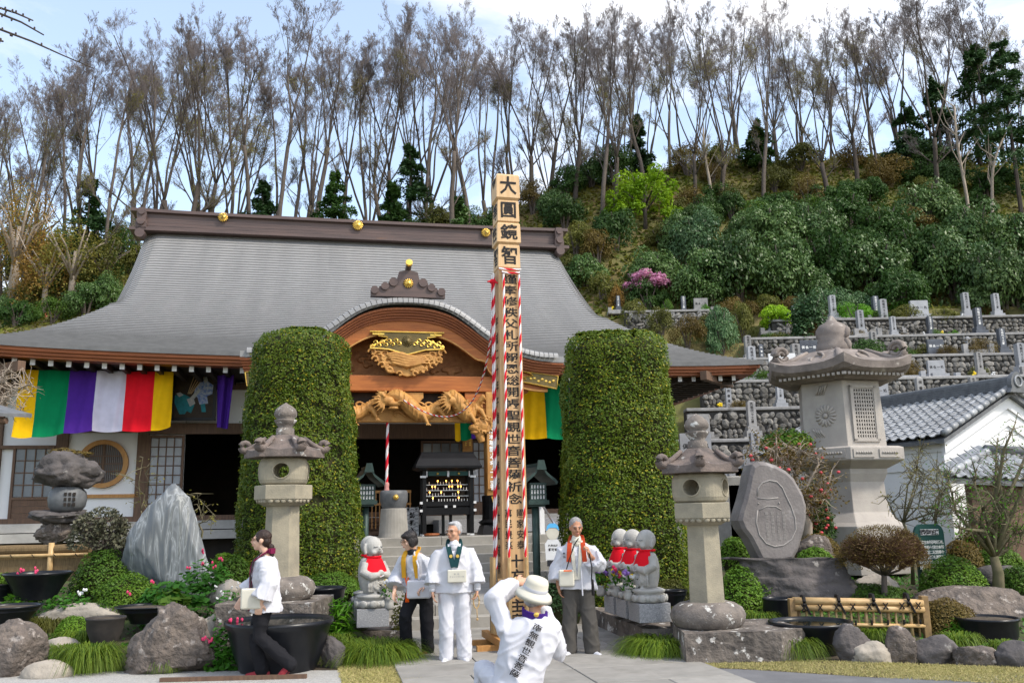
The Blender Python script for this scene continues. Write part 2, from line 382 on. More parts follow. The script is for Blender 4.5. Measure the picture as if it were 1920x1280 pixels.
# cloth and people
def cloth(n, c, c2=None, **k): return mat(n, c, c2 or tuple(x * .88 for x in c), 5, .85, .25, 220, spec=.15, bdist=.002, **k)
cloth('white_cloth', (.58, .58, .62)); cloth('cream_cloth', (.60, .57, .48)); cloth('pale_cloth', (.56, .57, .62))
cloth('black_cloth', (.014, .014, .017)); cloth('grey_cloth', (.085, .078, .07)); cloth('charcoal', (.035, .036, .042))
cloth('red_cloth', (.72, .008, .02)); cloth('purple_cloth', (.065, .018, .24)); cloth('green_cloth', (.0, .20, .075)); cloth('yellow_cloth', (.78, .45, .004))
cloth('banner_white', (.60, .58, .70)); cloth('maroon', (.16, .012, .05)); cloth('rust_sash', (.42, .055, .02)); cloth('gold_sash', (.70, .36, .03)); cloth('teal_sash', (.012, .05, .055)); cloth('violet_sash', (.055, .02, .18))
cloth('orange_cord', (.85, .12, .01)); cloth('shoe_red', (.28, .035, .045)); cloth('tassel', (.62, .30, .27))
mat('skin', (.56, .31, .20), (.48, .25, .16), 12, .55, spec=.35); mat('skin_pale', (.62, .40, .29), (.56, .34, .24), 12, .55, spec=.35); mat('skin_tan', (.44, .22, .13), (.37, .18, .105), 12, .55, spec=.35)
mat('hair_black', (.014, .012, .012), (.025, .02, .02), 40, .45, .4, 120, stretch=(1, 1, .2)); mat('hair_grey', (.42, .42, .42), (.26, .26, .27), 40, .6, .4, 120, stretch=(1, 1, .2))
mat('hair_dark_brown', (.04, .022, .016), (.022, .013, .01), 40, .5, .4, 120, stretch=(1, 1, .2)); mat('hair_short_grey', (.30, .29, .28), (.20, .19, .19), 40, .7, .4, 150)
mat('lips', (.42, .16, .13)); mat('eye_dark', (.02, .015, .012), rough=.3); mat('rope_red', (.66, .012, .03), rough=.8); mat('rope_white', (.78, .74, .74), rough=.8)
mat('bead', (.16, .075, .03), rough=.4)
# plants
leafmat('yew', (.05, .11, .007), (.155, .205, .014), .3, .5, big=1.6, c3=(.34, .31, .02))
leafmat('azalea', (.032, .085, .008), (.10, .185, .018), .25, big=2.5)
leafmat('azalea_bright', (.052, .135, .010), (.15, .26, .02), .25, big=2.5)
leafmat('dark_leaf', (.030, .080, .018), (.12, .19, .05), .2, .4, big=.35)
leafmat('blue_leaf', (.03, .085, .033), (.105, .18, .065), .2, .4, big=.5)
leafmat('lime_leaf', (.15, .30, .008), (.30, .46, .02), .45, big=.5)
leafmat('bright_leaf', (.05, .18, .006), (.13, .30, .015), .35, big=1)
leafmat('brown_leaf', (.10, .062, .012), (.17, .13, .03), .3, big=1)
leafmat('olive_leaf', (.075, .085, .012), (.15, .15, .03), .3, big=.6)
leafmat('bud_leaf', (.20, .20, .035), (.32, .27, .06), .45, big=.3)
leafmat('rust_leaf', (.20, .10, .02), (.28, .19, .04), .4, big=.3)
leafmat('conifer', (.014, .048, .012), (.05, .10, .03), .15, .5, big=.4)
leafmat('forest_green', (.020, .060, .010), (.06, .12, .02), .3, big=.4)
leafmat('pink_blossom', (.68, .24, .44), (.82, .45, .62), .4)
leafmat('camellia_red', (.60, .03, .05), (.75, .16, .17), .2)
leafmat('pink_red', (.70, .02, .12), (.80, .10, .22), .2)
leafmat('yellow_petal', (.80, .55, .01), (.85, .66, .03), .2); leafmat('white_petal', (.75, .75, .72), (.8, .8, .8), .2); leafmat('violet_petal', (.25, .12, .45), (.35, .2, .55), .2)
leafmat('fern', (.030, .13, .010), (.075, .22, .02), .3)
leafmat('grass', (.055, .12, .008), (.18, .25, .022), .3)
leafmat('dry_grass', (.42, .35, .16), (.29, .28, .09), .3)
leafmat('maple_dull', (.05, .055, .035), (.12, .115, .07), .2)
leafmat('ground_leaf', (.08, .12, .014), (.23, .20, .035), .3, big=.2)
mat('bark', (.085, .068, .055), (.048, .039, .033), 8, .9, .4, 20, stretch=(3, 3, .6))
mat('bark_grey', (.13, .105, .088), (.075, .062, .053), 6, .9, .3, 20, stretch=(3, 3, .6))
mat('bark_pale', (.36, .30, .24), (.25, .205, .16), 6, .9, .2, 20, stretch=(2, 2, .6))
mat('twig', (.24, .205, .20), (.18, .155, .15), 4, .9)
mat('twig_red', (.165, .085, .05), (.12, .075, .045), 4, .9)
mat('branch_moss', (.15, .125, .075), (.10, .095, .05), 8, .9)
M = MATS
# ================================================================== setting: ground, hill, paving
def sm(a, b, x):
    t = min(1, max(0, (x - a) / (b - a))); return t * t * (3 - 2 * t)
CREST = [(-200, 575), (0, 540), (250, 470), (430, 440), (700, 425), (950, 395), (1100, 350), (1250, 315), (1500, 290), (1750, 300), (1950, 300), (2200, 310)]
YC = 64.0
CRX = [(at(px, py, YC).x, at(px, py, YC).z) for px, py in CREST]
def crest(x):
    if x <= CRX[0][0]: return CRX[0][1]
    for (a, za), (b, zb) in zip(CRX, CRX[1:]):
        if x <= b: return za + (zb - za) * (x - a) / (b - a)
    return CRX[-1][1]
TERR = [(30.5, 4.0), (33.0, 5.35), (35.6, 6.75), (38.2, 8.1), (40.8, 9.5), (43.4, 10.9), (46.0, 12.1)]   # terrace front y, level
def hill(x, y, flat=True):
    c = crest(x); n = noise.noise(Vector((x * .12, y * .12, 3.1))) * .9 + noise.noise(Vector((x * .4, y * .4, 7.1))) * .25
    if y > YC: base = c - (y - YC) * .28
    else:
        t = max(0, (y - 27) / (YC - 27)); base = c * (0.35 * t + .65 * t ** 1.5)
    g = sm(3.0, 6.5, x)
    if g > 0 and y <= YC:
        if y < 27: tz = 0.3
        elif y < TERR[0][0]: tz = .3 + (TERR[0][1] - 1.4 - .3) * (y - 27) / (TERR[0][0] - 27)
        elif y < 48:
            tz = TERR[0][1]
            for ty, z in TERR:
                if y >= ty: tz = z
            n *= .12
        else: tz = TERR[-1][1] + (c - TERR[-1][1]) * ((y - 48) / (YC - 48)) ** .95
        base = base * (1 - g) + tz * g
    return max(-.3, base + n * sm(26, 34, y)) if y > 26 else -.02
GND = mat('ground_soil', (.16, .135, .075), (.10, .095, .045), .8, .95, .4, 9, col3=(.065, .085, .02), s3=.35, t3=.5, w3=.2)
HILLM = mat('hill_soil', (.17, .13, .055), (.10, .11, .03), .35, .95, .6, 3, col3=(.16, .085, .035), s3=.12, t3=.55, w3=.15, bdist=.2)
g = MB(); g.add([(-400, -60, -.03), (400, -60, -.03), (400, 600, -.03), (-400, 600, -.03)], [(0, 1, 2, 3)])
tag(g.obj('ground', GND), kind='structure')
xs = np.arange(-78, 86, 1.1); ys = np.concatenate([np.arange(24, 48.2, .55), np.arange(48.6, 110, 1.3)])
V = np.array([(x, y, hill(x, y)) for y in ys for x in xs]); nx = len(xs)
Fq = np.array([(j * nx + i, j * nx + i + 1, (j + 1) * nx + i + 1, (j + 1) * nx + i) for j in range(len(ys) - 1) for i in range(nx - 1)])
tag(put('hillside', npmesh('hillside', V, Fq, HILLM, smooth=True)), kind='structure')

# building frame of the hall: u along the facade, v into the depth
PHI = R_(12); B0 = Vector((-2.83, 19.88, 0))
BU = Vector((math.cos(PHI), math.sin(PHI), 0)); BV = Vector((-math.sin(PHI), math.cos(PHI), 0))
def fp(px, py, v):
    r = ray(px, py); o = CP - B0; t = (v - o.dot(BV)) / r.dot(BV); p = o + r * t; return p.dot(BU), p.z
def bw(u, v, z=0): return B0 + BU * u + BV * v + Vector((0, 0, z))
def bl(p): d = Vector(p) - B0; return d.dot(BU), d.dot(BV), d.z
def rect(px0, px1, py0, py1, v):
    ym = (py0 + py1) / 2; xm = (px0 + px1) / 2
    return fp(px0, ym, v)[0], fp(px1, ym, v)[0], fp(xm, py1, v)[1], fp(xm, py0, v)[1]

# paved approach: slabs laid parallel to the hall
def frame(name): 
    o = bpy.data.objects.new(name, None); COL.objects.link(o); o.location = B0; o.rotation_euler = (0, 0, PHI); return o
pv = frame('pavement'); tag(pv, kind='structure')
sb = MB(); sb.b2(-2.1, 4.6, -20, -4.5, -.028, -.006); 
sb.obj('bedding', M['soil'], pv)
U0, U1 = -.55, 2.85; rowv = -16.5; k = 0
while rowv < -5.6:
    d = random.choice((.62, .75, .9)); cuts = [U0]
    while cuts[-1] < U1 - .5: cuts.append(min(U1, cuts[-1] + random.choice((.75, .95, 1.15))))
    cuts[-1] = U1
    for a, b in zip(cuts, cuts[1:]):
        s = MB(); s.b2(a + .006, b - .006, rowv + .014, rowv + d - .014, -.02, .028 + random.uniform(0, .004))
        s.obj('paving_slab', M['paver'], pv, bevel=.006, seg=1)
    rowv += d
# asphalt path and gravel at the front, thin dry lawns
ASPH = mat('asphalt', (.155, .155, .16), (.12, .12, .125), 3, .9, .3, 120)
GRAVM = mat('gravel', (.50, .49, .46), (.32, .31, .29), 60, .95, .8, 120)
LAWN = mat('lawn_soil', (.28, .235, .095), (.19, .18, .06), 5, .95, .5, 60)
def sheet(name, pts, z, m, kind='structure'):
    b = MB(); b.add([(p[0], p[1], z) for p in pts], [tuple(range(len(pts)))]); return tag(b.obj(name, m), kind=kind)
q = lambda x, y: tuple(gr(x, y))[:2]
sheet('asphalt_path', [q(1238, 1248), q(1420, 1256), q(1640, 1270), (20, q(1640, 1270)[1] - .1), (20, 3), (1.9, 3)], .004, ASPH)
sheet('lawn', [q(1200, 1228), q(1420, 1232), q(1920, 1252), (22, q(1920, 1252)[1]), (22, 6), (2.2, 6)], -.008, LAWN)
sheet('lawn.001', [q(630, 1240), q(775, 1238), q(800, 1290), q(640, 1290)], -.004, LAWN)
sheet('gravel_path', [q(-300, 1262), q(200, 1258), q(640, 1256), q(640, 1300), (-12, 6), (-30, 6), (-30, q(0, 1262)[1])], .002, GRAVM)
# kerb board along the gravel
kb = MB(); a, b = gr(300, 1278), gr(575, 1271); kb.tube([a + Vector((0, 0, .02)), b + Vector((0, 0, .02))], .035, 4)
tag(kb.obj('edging_board', M['old_wood']), 'weathered timber edging board along the white gravel', 'edging')
# raised garden beds
def bed(name, x0, x1, y0, y1, fn, m):
    xs = np.linspace(x0, x1, 60); ys = np.linspace(y0, y1, 40)
    V = [(x, y, fn(x, y)) for y in ys for x in xs]; F = [(j * 60 + i, j * 60 + i + 1, (j + 1) * 60 + i + 1, (j + 1) * 60 + i) for j in range(39) for i in range(59)]
    return tag(put(name, npmesh(name, V, F, m, smooth=True)), kind='structure')
def bedL(x, y):
    e = sm(10.4, 13.2, y) * sm(-1.55 - (y - 11) * .0, -2.6, x)
    return -.06 + e * (.42 + .08 * noise.noise(Vector((x, y, 1)))) + .25 * sm(14, 17, y) * sm(-2.4, -3.2, x)
def bedR(x, y):
    e = sm(10.9, 13.5, y) * sm(1.75, 2.9, x)
    return -.06 + e * (.36 + .08 * noise.noise(Vector((x, y, 4)))) + .3 * sm(14, 18, y) * sm(2.4, 3.4, x)
BEDM = mat('bed_soil', (.07, .06, .035), (.045, .05, .02), 3, .95, .6, 25, col3=(.06, .10, .02), s3=1.2, t3=.5, w3=.15)
bed('garden_bed', -16, -1.5, 10.2, 18.5, bedL, BEDM); bed('garden_bed.001', 1.7, 18, 10.7, 22, bedR, BEDM)
# ================================================================== the temple hall
hall = thing('temple_hall', 'wide temple hall with curved grey shingle roof, plaster walls and carved wooden porch', 'temple', B0, PHI)
UC, PA, PB, VT = -.35, .298, .035, 4.5      # ridge offset, profile, verge depth
VR = 9.3
def zprof(v): return PA * v + PB * v * v
def eave(u): return 5.30 - .012 * u + .16 * (abs(u) / 9.3) ** 4
def rz(u, v): return eave(u) * math.exp(-v / 3) + 5.28 * (1 - math.exp(-v / 3)) + zprof(v)
def wid(v):
    if v <= VT:
        t = v / VT; return 9.32 + (7.0 - 9.32) * (t * 1.12 - .12 * t * t) , -.0 + UC * .4 * t
    return 7.0 - .05 * (v - VT) / (VR - VT), UC * (.4 + .6 * (v - VT) / (VR - VT))
NC = 62
rb = MB()
nu = 64
def front_pt(s, v, dz):
    w, c = wid(v); u = c + s * w; z = rz(u, v) + dz
    e = max(0, abs(s) * w - (w - .55)) / .55
    if v > VT: z -= .32 * e * e * sm(VT, VT + 1, v)
    return (u, v, z)
vs = [VR * i / NC for i in range(NC + 1)]
for i in range(NC):
    a, b = vs[i], vs[i + 1]
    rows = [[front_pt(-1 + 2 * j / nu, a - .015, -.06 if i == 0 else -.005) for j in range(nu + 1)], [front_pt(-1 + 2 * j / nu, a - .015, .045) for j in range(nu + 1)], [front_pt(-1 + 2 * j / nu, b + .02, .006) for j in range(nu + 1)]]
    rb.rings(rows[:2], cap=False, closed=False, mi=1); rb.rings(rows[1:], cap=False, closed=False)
    # back slope, mirrored about the ridge
    rb.rings([[(p[0], 2 * VR - p[1], p[2]) for p in r] for r in rows[1:]], cap=False, closed=False)
# hips at both ends
nh = int(NC * VT / VR)
for sgn in (-1, 1):
    for i in range(nh):
        a, b = vs[i], min(VT, vs[i + 1]); rows = []
        for vv, dz in ((a - .0, -.06 if i == 0 else -.005), (a, .045), (b, .006)):
            w, c = wid(vv); u = c + sgn * (w + (.012 if dz > .03 else 0)); r = []
            for j in range(41):
                y = vv + (2 * VR - 2 * vv) * j / 40; up = .16 * abs((y - VR) / VR) ** 4 - .16
                r.append((u, y, rz(u, vv) + dz + up * math.exp(-vv / 3)))
            rows.append(r)
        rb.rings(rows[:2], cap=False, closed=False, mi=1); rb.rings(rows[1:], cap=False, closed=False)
roof = rb.obj('roof', [M['roof_shingle'], M['shingle_edge_shade']], hall)
for sgn in (-1, 1):      # gable boards
    w, c = wid(VT); gb = MB(); u = c + sgn * (w - .35)
    gb.prism([(VT, rz(u, VT) - .2), (VR, rz(u, VR) - .4), (2 * VR - VT, rz(u, VT) - .2)], u - .04, u + .04, axis='x'); gb.obj('gable_board', M['dark_wood'], hall)
# ridge: stacked courses, cap, end ornaments
rg = MB(); x0, x1 = -7.32, 6.52
for i in range(9):
    z = 10.98 + i * .056; t = .44 - .008 * i + (.012 if i % 2 else 0)
    n = 14; up = [(x0 + (x1 - x0) * j / n, z + .054 + .04 * abs(2 * j / n - 1) ** 3) for j in range(n + 1)]; lo = [(x, zz - .054) for x, zz in up]
    rg.strip(up, lo, VR - t, VR + t)
n = 14
up = [(x0 - .35 + (x1 - x0 + .7) * j / n, 11.58 + .05 * abs(2 * j / n - 1) ** 3) for j in range(n + 1)]
rg.strip(up, [(x, z - .10) for x, z in up], VR - .52, VR + .52)
up2 = [(x, z - .03) for x, z in up]; rg.strip([(x, 10.975) for x, z in up2], [(x, 10.87) for x, z in up2], VR - .62, VR + .62)
ridge = rg.obj('ridge', M['ridge_metal'], roof)
for x in (x0 + .0, x1 - .0):
    og = MB()
    pr = [(-.15, 10.9), (-.17, 11.1), (-.13, 11.25), (-.15, 11.42), (-.10, 11.62), (.10, 11.62), (.15, 11.42), (.13, 11.25), (.17, 11.1), (.15, 10.9)]
    og.prism([(x + a, z) for a, z in pr], VR - .62, VR + .62)
    og.tube([(x, VR - .75, 10.74), (x, VR - .40, 10.74)], .15, 14); og.tube([(x, VR - .70, 11.15), (x, VR - .40, 11.15)], .12, 12); og.tube([(x, VR - .68, 11.47), (x, VR - .40, 11.47)], .10, 12)
    og.obj('ridge_end_ornament', M['ridge_metal'], roof, smooth=False)
def flower(name, par, u, v, z, r, m, petals=16, sign=None):
    fl = MB()
    for i in range(petals):
        a = 2 * math.pi * i / petals; fl.ball((u + math.cos(a) * r * .62, v, z + math.sin(a) * r * .62), (r * .40, .03, r * .13), 8, 5, Matrix.Rotation(-a, 3, 'Y'))
    fl.tube([(u, v + .02, z), (u, v - .03, z)], r * .62, 20); fl.ball((u, v - .03, z), (r * .20, .03, r * .20), 8, 6)
    o = fl.obj(name, m, par, smooth=True)
    if sign:
        s = MB()
        for a in (45, 135):
            s.box((0, 0, 0), (r * .86, .02, r * .10), M=Matrix.Rotation(R_(a), 3, 'Y'))
        for a in (45, 135, 225, 315):
            c = Vector((math.cos(R_(a)), 0, math.sin(R_(a)))) * r * .42; t = Vector((math.cos(R_(a + 90)), 0, math.sin(R_(a + 90)))) * r * .2
            s.box(tuple(c + t), (r * .10, .02, r * .42), M=Matrix.Rotation(R_(-a), 3, 'Y'))
        s.xf(Matrix.Translation((u, v - .06, z))); s.obj('emblem', M['gold_dark'], o)
    return o
for px, py, sg in ((418, 407, 1), (671, 422, 0), (911, 436, 1)):
    u, z = fp(px, py, VR - .5); flower('ridge_medallion', roof, u, VR - .50, z, .17 + .02 * (sg == 0), M['gold'], 16, sg)
# eave: layered fascia, soffit, rafters with white ends
def curve(u0, u1, dz, n=40): return [(u0 + (u1 - u0) * j / n, eave(u0 + (u1 - u0) * j / n) + dz) for j in range(n + 1)]
fa = MB()
for d0, d1, v0 in ((-.05, -.14, .03), (-.14, -.21, .09), (-.21, -.27, .15)): fa.strip(curve(-9.25 + v0, 9.25 - v0, d0), curve(-9.25 + v0, 9.25 - v0, d1), v0, v0 + .35)
for sgn in (-1, 1):
    for d0, d1, v0 in ((-.05, -.14, .03), (-.14, -.21, .09), (-.21, -.27, .15)):
        u = sgn * (9.28 - v0); e0 = eave(u)
        pts = [(v0 + (2 * VR - 2 * v0) * j / 20, e0 - .16 + .16 * abs(2 * j / 20 - 1) ** 4) for j in range(21)]
        f2 = MB(); f2.strip([(y, z + d0) for y, z in pts], [(y, z + d1) for y, z in pts], min(u, u - sgn * .3), max(u, u - sgn * .3))
        fa.add([(p[1], p[0], p[2]) for p in f2.v], f2.f)
fa.obj('eave_fascia', M['fascia_wood'], hall)
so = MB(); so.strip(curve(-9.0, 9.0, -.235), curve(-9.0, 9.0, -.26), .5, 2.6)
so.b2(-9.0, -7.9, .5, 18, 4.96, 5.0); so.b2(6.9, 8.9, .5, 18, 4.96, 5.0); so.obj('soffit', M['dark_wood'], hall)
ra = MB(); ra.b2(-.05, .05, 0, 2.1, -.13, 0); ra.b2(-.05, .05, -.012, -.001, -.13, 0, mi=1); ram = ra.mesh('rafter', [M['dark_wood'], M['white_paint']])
uu = -9.05; i = 0
while uu < 8.9:
    put('rafter', ram, hall, loc=(uu, .38, eave(uu) - .262)); uu += .362
for j in range(46):
    o = put('rafter', ram, hall, loc=(8.78, .7 + j * .362, 5.0)); o.rotation_euler = (0, 0, R_(90))
# hip rafter ends
for sgn in (1, -1):
    hr = MB(); hr.box((0, 0, 0), (.16, 1.9, .22)); hr.xf(Matrix.Translation((sgn * 8.35, .62, 4.98)) @ Matrix.Rotation(sgn * R_(-45), 4, 'Z')); hr.obj('hip_rafter', M['old_wood'], hall)

# ---- facade (plane v = WV)
WV = 2.3
def bar(px0, px1, py0, py1, v0, v1, name, m, par=hall, bevel=.0):
    a, b, c, d = rect(px0, px1, py0, py1, v0); q = MB(); q.b2(a, b, v0, v1, c, d); return q.obj(name, m, par, bevel=bevel)
fl = MB(); fl.b2(-9, 6.6, WV - .25, WV + 9, 1.52, 1.72); fl.obj('floor', M['concrete'], hall)
pl = MB(); pl.b2(-9, 6.5, WV - .1, WV + 9, 0.0, 1.50); pl.obj('plinth', M['interior'], hall)  # solid dark box stands in for the shade of the open underfloor
st = MB(); st.b2(-8.8, -2.9, WV - .45, WV + .0, 1.30, 1.50); st.obj('base_course', M['concrete'], hall)
for a, b in ((-9, -4.70), (4.9, 6.5)):
    w_ = MB(); w_.b2(a, b, WV + .06, WV + .16, 1.72, 5.05); w_.obj('wall', M['plaster'], hall)
w_ = MB(); w_.b2(-4.68, 4.88, WV + .06, WV + .16, 3.9, 5.05); w_.obj('wall_over_doors', M['plaster'], hall)
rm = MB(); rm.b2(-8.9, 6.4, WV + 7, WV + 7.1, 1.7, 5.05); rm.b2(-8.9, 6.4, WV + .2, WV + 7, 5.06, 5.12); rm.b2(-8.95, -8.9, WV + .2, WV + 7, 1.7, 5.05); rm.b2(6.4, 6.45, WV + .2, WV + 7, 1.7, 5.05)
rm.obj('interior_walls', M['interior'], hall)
# side wall on the right
w_ = MB(); w_.b2(6.5, 6.6, WV, WV + 14, 1.5, 5.0); w_.obj('side_wall', M['plaster'], hall)
# posts and beams
for px in (112, 265):
    u, _ = fp(px, 890, WV); q = MB(); q.b2(u - .13, u + .13, WV - .02, WV + .2, 1.72, 5.0); q.obj('post', M['old_wood'], hall, bevel=.01)
for u in (-3.1, 5.1, 6.45, -8.82):
    q = MB(); q.b2(u - .13, u + .13, WV - .02, WV + .2, 1.72, 5.0); q.obj('post', M['old_wood'], hall, bevel=.01)
for z0, z1, a, b in ((3.76, 4.02, -5.5, -2.95), (3.76, 4.02, 2.2, 6.4), (3.80, 3.90, -7.4, -5.75), (3.42, 3.50, -8.75, -7.55), (1.72, 1.84, -8.75, 6.4), (4.85, 5.0, -8.75, 6.4)):
    q = MB(); q.b2(a, b, WV - .05, WV + .058, z0, z1); q.obj('beam', M['old_wood'], hall, bevel=.008)
def lattice(px0, px1, py0, py1, nxx, nzz, pane, solid=0.0, v=WV, wood='old_wood', fr=.055, name='lattice_window'):
    """timber frame with bars in relief and every pane a piece of its own; solid = share of boarded panel at the foot"""
    u0, u1, z0, z1 = rect(px0, px1, py0, py1, v); f = MB()
    f.b2(u0, u0 + fr, v - .03, v + .03, z0, z1); f.b2(u1 - fr, u1, v - .03, v + .03, z0, z1); f.b2(u0 + fr, u1 - fr, v - .03, v + .03, z1 - fr, z1); f.b2(u0 + fr, u1 - fr, v - .03, v + .03, z0, z0 + fr)
    zs = z0 + (z1 - z0) * solid + fr
    if solid: f.b2(u0 + fr, u1 - fr, v - .03, v + .03, zs - fr, zs)
    ia, ib = u0 + fr, u1 - fr
    for i in range(1, nxx): x = ia + (ib - ia) * i / nxx; f.b2(x - .011, x + .011, v - .02, v + .02, zs, z1 - fr)
    for j in range(1, nzz): z = zs + (z1 - fr - zs) * j / nzz; f.b2(ia, ib, v - .017, v + .017, z - .011, z + .011)
    w = f.obj(name, M[wood], hall)
    for i in range(nxx):
        for j in range(nzz):
            p = MB(); p.b2(ia + (ib - ia) * i / nxx + .012, ia + (ib - ia) * (i + 1) / nxx - .012, v + .005, v + .012, zs + (z1 - fr - zs) * j / nzz + .012, zs + (z1 - fr - zs) * (j + 1) / nzz - .012); p.obj('pane', M[pane], w)
    if solid:
        zz = z0 + fr
        while zz < zs - fr - .02:
            p = MB(); p.b2(ia, ib, v - .005, v + .02, zz + .003, min(zs - fr, zz + .16) - .003); p.obj('board', M[wood], w); zz += .16
    return w
lattice(20, 104, 836, 980, 4, 4, 'glass_pane', .30); lattice(275, 343, 816, 966, 4, 8, 'shoji', .0)
# round window
cu_, cz_ = fp(193, 869, WV); rw = MB(); n = 40
ro, ri = .56, .455
rw.rings([[(cu_ + r * math.cos(2 * math.pi * j / n), y, cz_ + r * math.sin(2 * math.pi * j / n)) for j in range(n)] for r, y in ((ri, WV + .06), (ri, WV - .05), (ro, WV - .05), (ro, WV + .06))], cap=False)
rwo = rw.obj('round_window', M['round_frame'], hall, smooth=False)
gl = MB(); gl.tube([(cu_, WV + .05, cz_), (cu_, WV + .045, cz_)], ri, 36); gl.obj('pane', M['glass_pane'], rwo)
for i in range(-10, 11):
    x = i * .043; h = math.sqrt(max(0, ri ** 2 - x * x)); b = MB(); wdt = .022 if i == 0 else .007
    b.b2(cu_ + x - wdt, cu_ + x + wdt, WV + .01, WV + .035, cz_ - h, cz_ + h); b.obj('lattice_bar', M['old_wood'], rwo)
for dz in (-.18, 0, .18):
    h = math.sqrt(ri ** 2 - dz * dz); b = MB(); b.b2(cu_ - h, cu_ + h, WV + .0, WV + .008, cz_ + dz - .012, cz_ + dz + .012); b.obj('lattice_rail', M['old_wood'], rwo)
q = MB(); q.b2(-7.4, -5.68, WV - .02, WV + .055, 2.28, 2.36); q.obj('wall_rail', M['round_frame'], hall)
# porch-side joinery behind the candle stand
lattice(789, 882, 826, 870, 5, 2, 'glass_pane', 0, WV + .02); lattice(884, 913, 825, 945, 2, 7, 'shoji', .0, WV); 
q = MB(); u0, u1, z0, z1 = rect(868, 886, 830, 1000, WV); q.b2(u0, u1, WV - .05, WV + .1, 1.72, 3.9); q.obj('door_post', M['carved_wood'], hall)
u0, u1, z0, z1 = rect(882, 916, 945, 968, WV); q = MB(); q.b2(u0, u1, WV - .03, WV + .05, 1.72, z1); q.obj('door_panel', M['old_wood'], hall)
q = MB(); u0, u1, z0, z1 = rect(664, 790, 790, 826, 1.2); q.b2(-1.9, 2.6, 1.15, 1.35, 3.55, 3.9); q.obj('inner_beam', M['old_wood'], hall)
# railing and wooden steps inside the porch
rl = MB(); rl.b2(-1.3, .60, .9, .96, 2.26, 2.32); rl.b2(-1.3, .6, .9, .96, 1.98, 2.03); rlo = rl.obj('railing', M['round_frame'], hall)
for i in range(22): b = MB(); x = -1.28 + i * .088; b.b2(x, x + .022, .915, .945, 1.45, 2.26); b.obj('baluster', M['round_frame'], rlo)
for i in range(4): b = MB(); b.b2(-1.5, .6, .95 + i * .28, 2.1, 1.31 + i * .10, 1.41 + i * .10 - .01); b.obj('wooden_step', M['old_wood'], hall)
bs = MB(); bs.b2(1.25, 5.2, .9, 2.04, 1.31, 1.62); bs.obj('stone_sill', M['granite'], hall, bevel=.01)

# ---- porch with cusped gable
PU = .30; PV = -1.5
KP = [(0, 6.13), (.3, 6.125), (.6, 6.09), (.98, 5.97), (1.33, 5.74), (1.62, 5.51), (1.91, 5.31), (2.2, 5.17), (2.51, 5.07), (2.86, 4.99), (3.44, 4.97)]
def kz(d):
    d = abs(d)
    for (a, za), (b, zb) in zip(KP, KP[1:]):
        if d <= b: t = (d - a) / (b - a); return za + (zb - za) * t
    return KP[-1][1]
def kcurve(dz, shrink=1.0, n=48, lim=3.44): return [(PU + (-lim + 2 * lim * j / n) * shrink, kz(-lim + 2 * lim * j / n) + dz) for j in range(n + 1)]
# smoothed profile
_s = [kz(-3.44 + 6.88 * j / 96) for j in range(97)]
for _ in range(6): _s = [_s[0]] + [(_s[i - 1] + 2 * _s[i] + _s[i + 1]) / 4 for i in range(1, 96)] + [_s[-1]]
def kz(d):
    x = (min(3.44, abs(d)) + 3.44) / 6.88 * 96; i = min(95, int(x)); return _s[i] + (_s[i + 1] - _s[i]) * (x - i)
pb = MB(); kv = 26
for i in range(kv):       # porch roof: courses running back into the main slope
    a = PV + i * .19; b = a + .21; r = []
    def kp(j, v, dz):
        d = -3.44 + 6.88 * j / 72; base = kz(d) + .02 + .10 * (v - PV) * (.6 + .4 * abs(d) / 3.44)
        e = max(0, 1 - abs(d) / 1.5); return (PU + d, v, base + .16 * e ** .5 * (1 if e > 0 else 0) * .4 + .10 + dz)
    pb.rings([[kp(j, a, -.10 if i == 0 else -.03) for j in range(73)], [kp(j, a, .03) for j in range(73)], [kp(j, b, 0) for j in range(73)]], cap=False, closed=False)
pb.obj('porch_roof', M['roof_shingle'], hall)
# thick roll along the gable edge, with joints
rr = MB()
for j in range(60):
    d0, d1 = -3.3 + 6.6 * j / 60, -3.3 + 6.6 * (j + 1) / 60 - .012
    A = []
    for d in (d0, d1):
        c = Vector((PU + d, PV + .02, kz(d) + .09)); sl = (kz(d + .05) - kz(d - .05)) / .1; nrm = Vector((-sl, 0, 1)).normalized()
        A.append([c + nrm * (.13 * math.sin(t)) + Vector((0, -.13 * math.cos(t), 0)) for t in [math.pi * k / 8 for k in range(9)]])
    rr.rings(A, cap=False, closed=False)
rr.obj('gable_roll', M['roof_shingle'], hall, smooth=False)
lb = MB()
for i in range(5): lb.strip(kcurve(.005 - i * .05, .998 - i * .004), kcurve(-.045 - i * .05, .998 - i * .004), PV + .02 + i * .045, PV + .4)
lb.obj('layered_fascia', M['fascia_wood'], hall)
hb = MB()
def hlow(d): return kz(d) - .52 - .04 * max(0, 1 - abs(d) / .8) + .10 * math.exp(-((abs(d) - 1.75) / .12) ** 2) - (.10 if abs(d) > 1.8 else 0)
nn = 80; dd = [-3.2 + 6.4 * j / nn for j in range(nn + 1)]
hb.strip([(PU + d * .985, kz(d) - .245) for d in dd], [(PU + d * .97, hlow(d)) for d in dd], PV + .24, PV + .33); hb.obj('bargeboard', M['beam_wood'], hall)
hb2 = MB(); hb2.strip([(PU + d * .97, hlow(d) + .035) for d in dd], [(PU + d * .97, hlow(d)) for d in dd], PV + .215, PV + .238); hb2.obj('bargeboard_moulding', M['carved_wood'], hall)
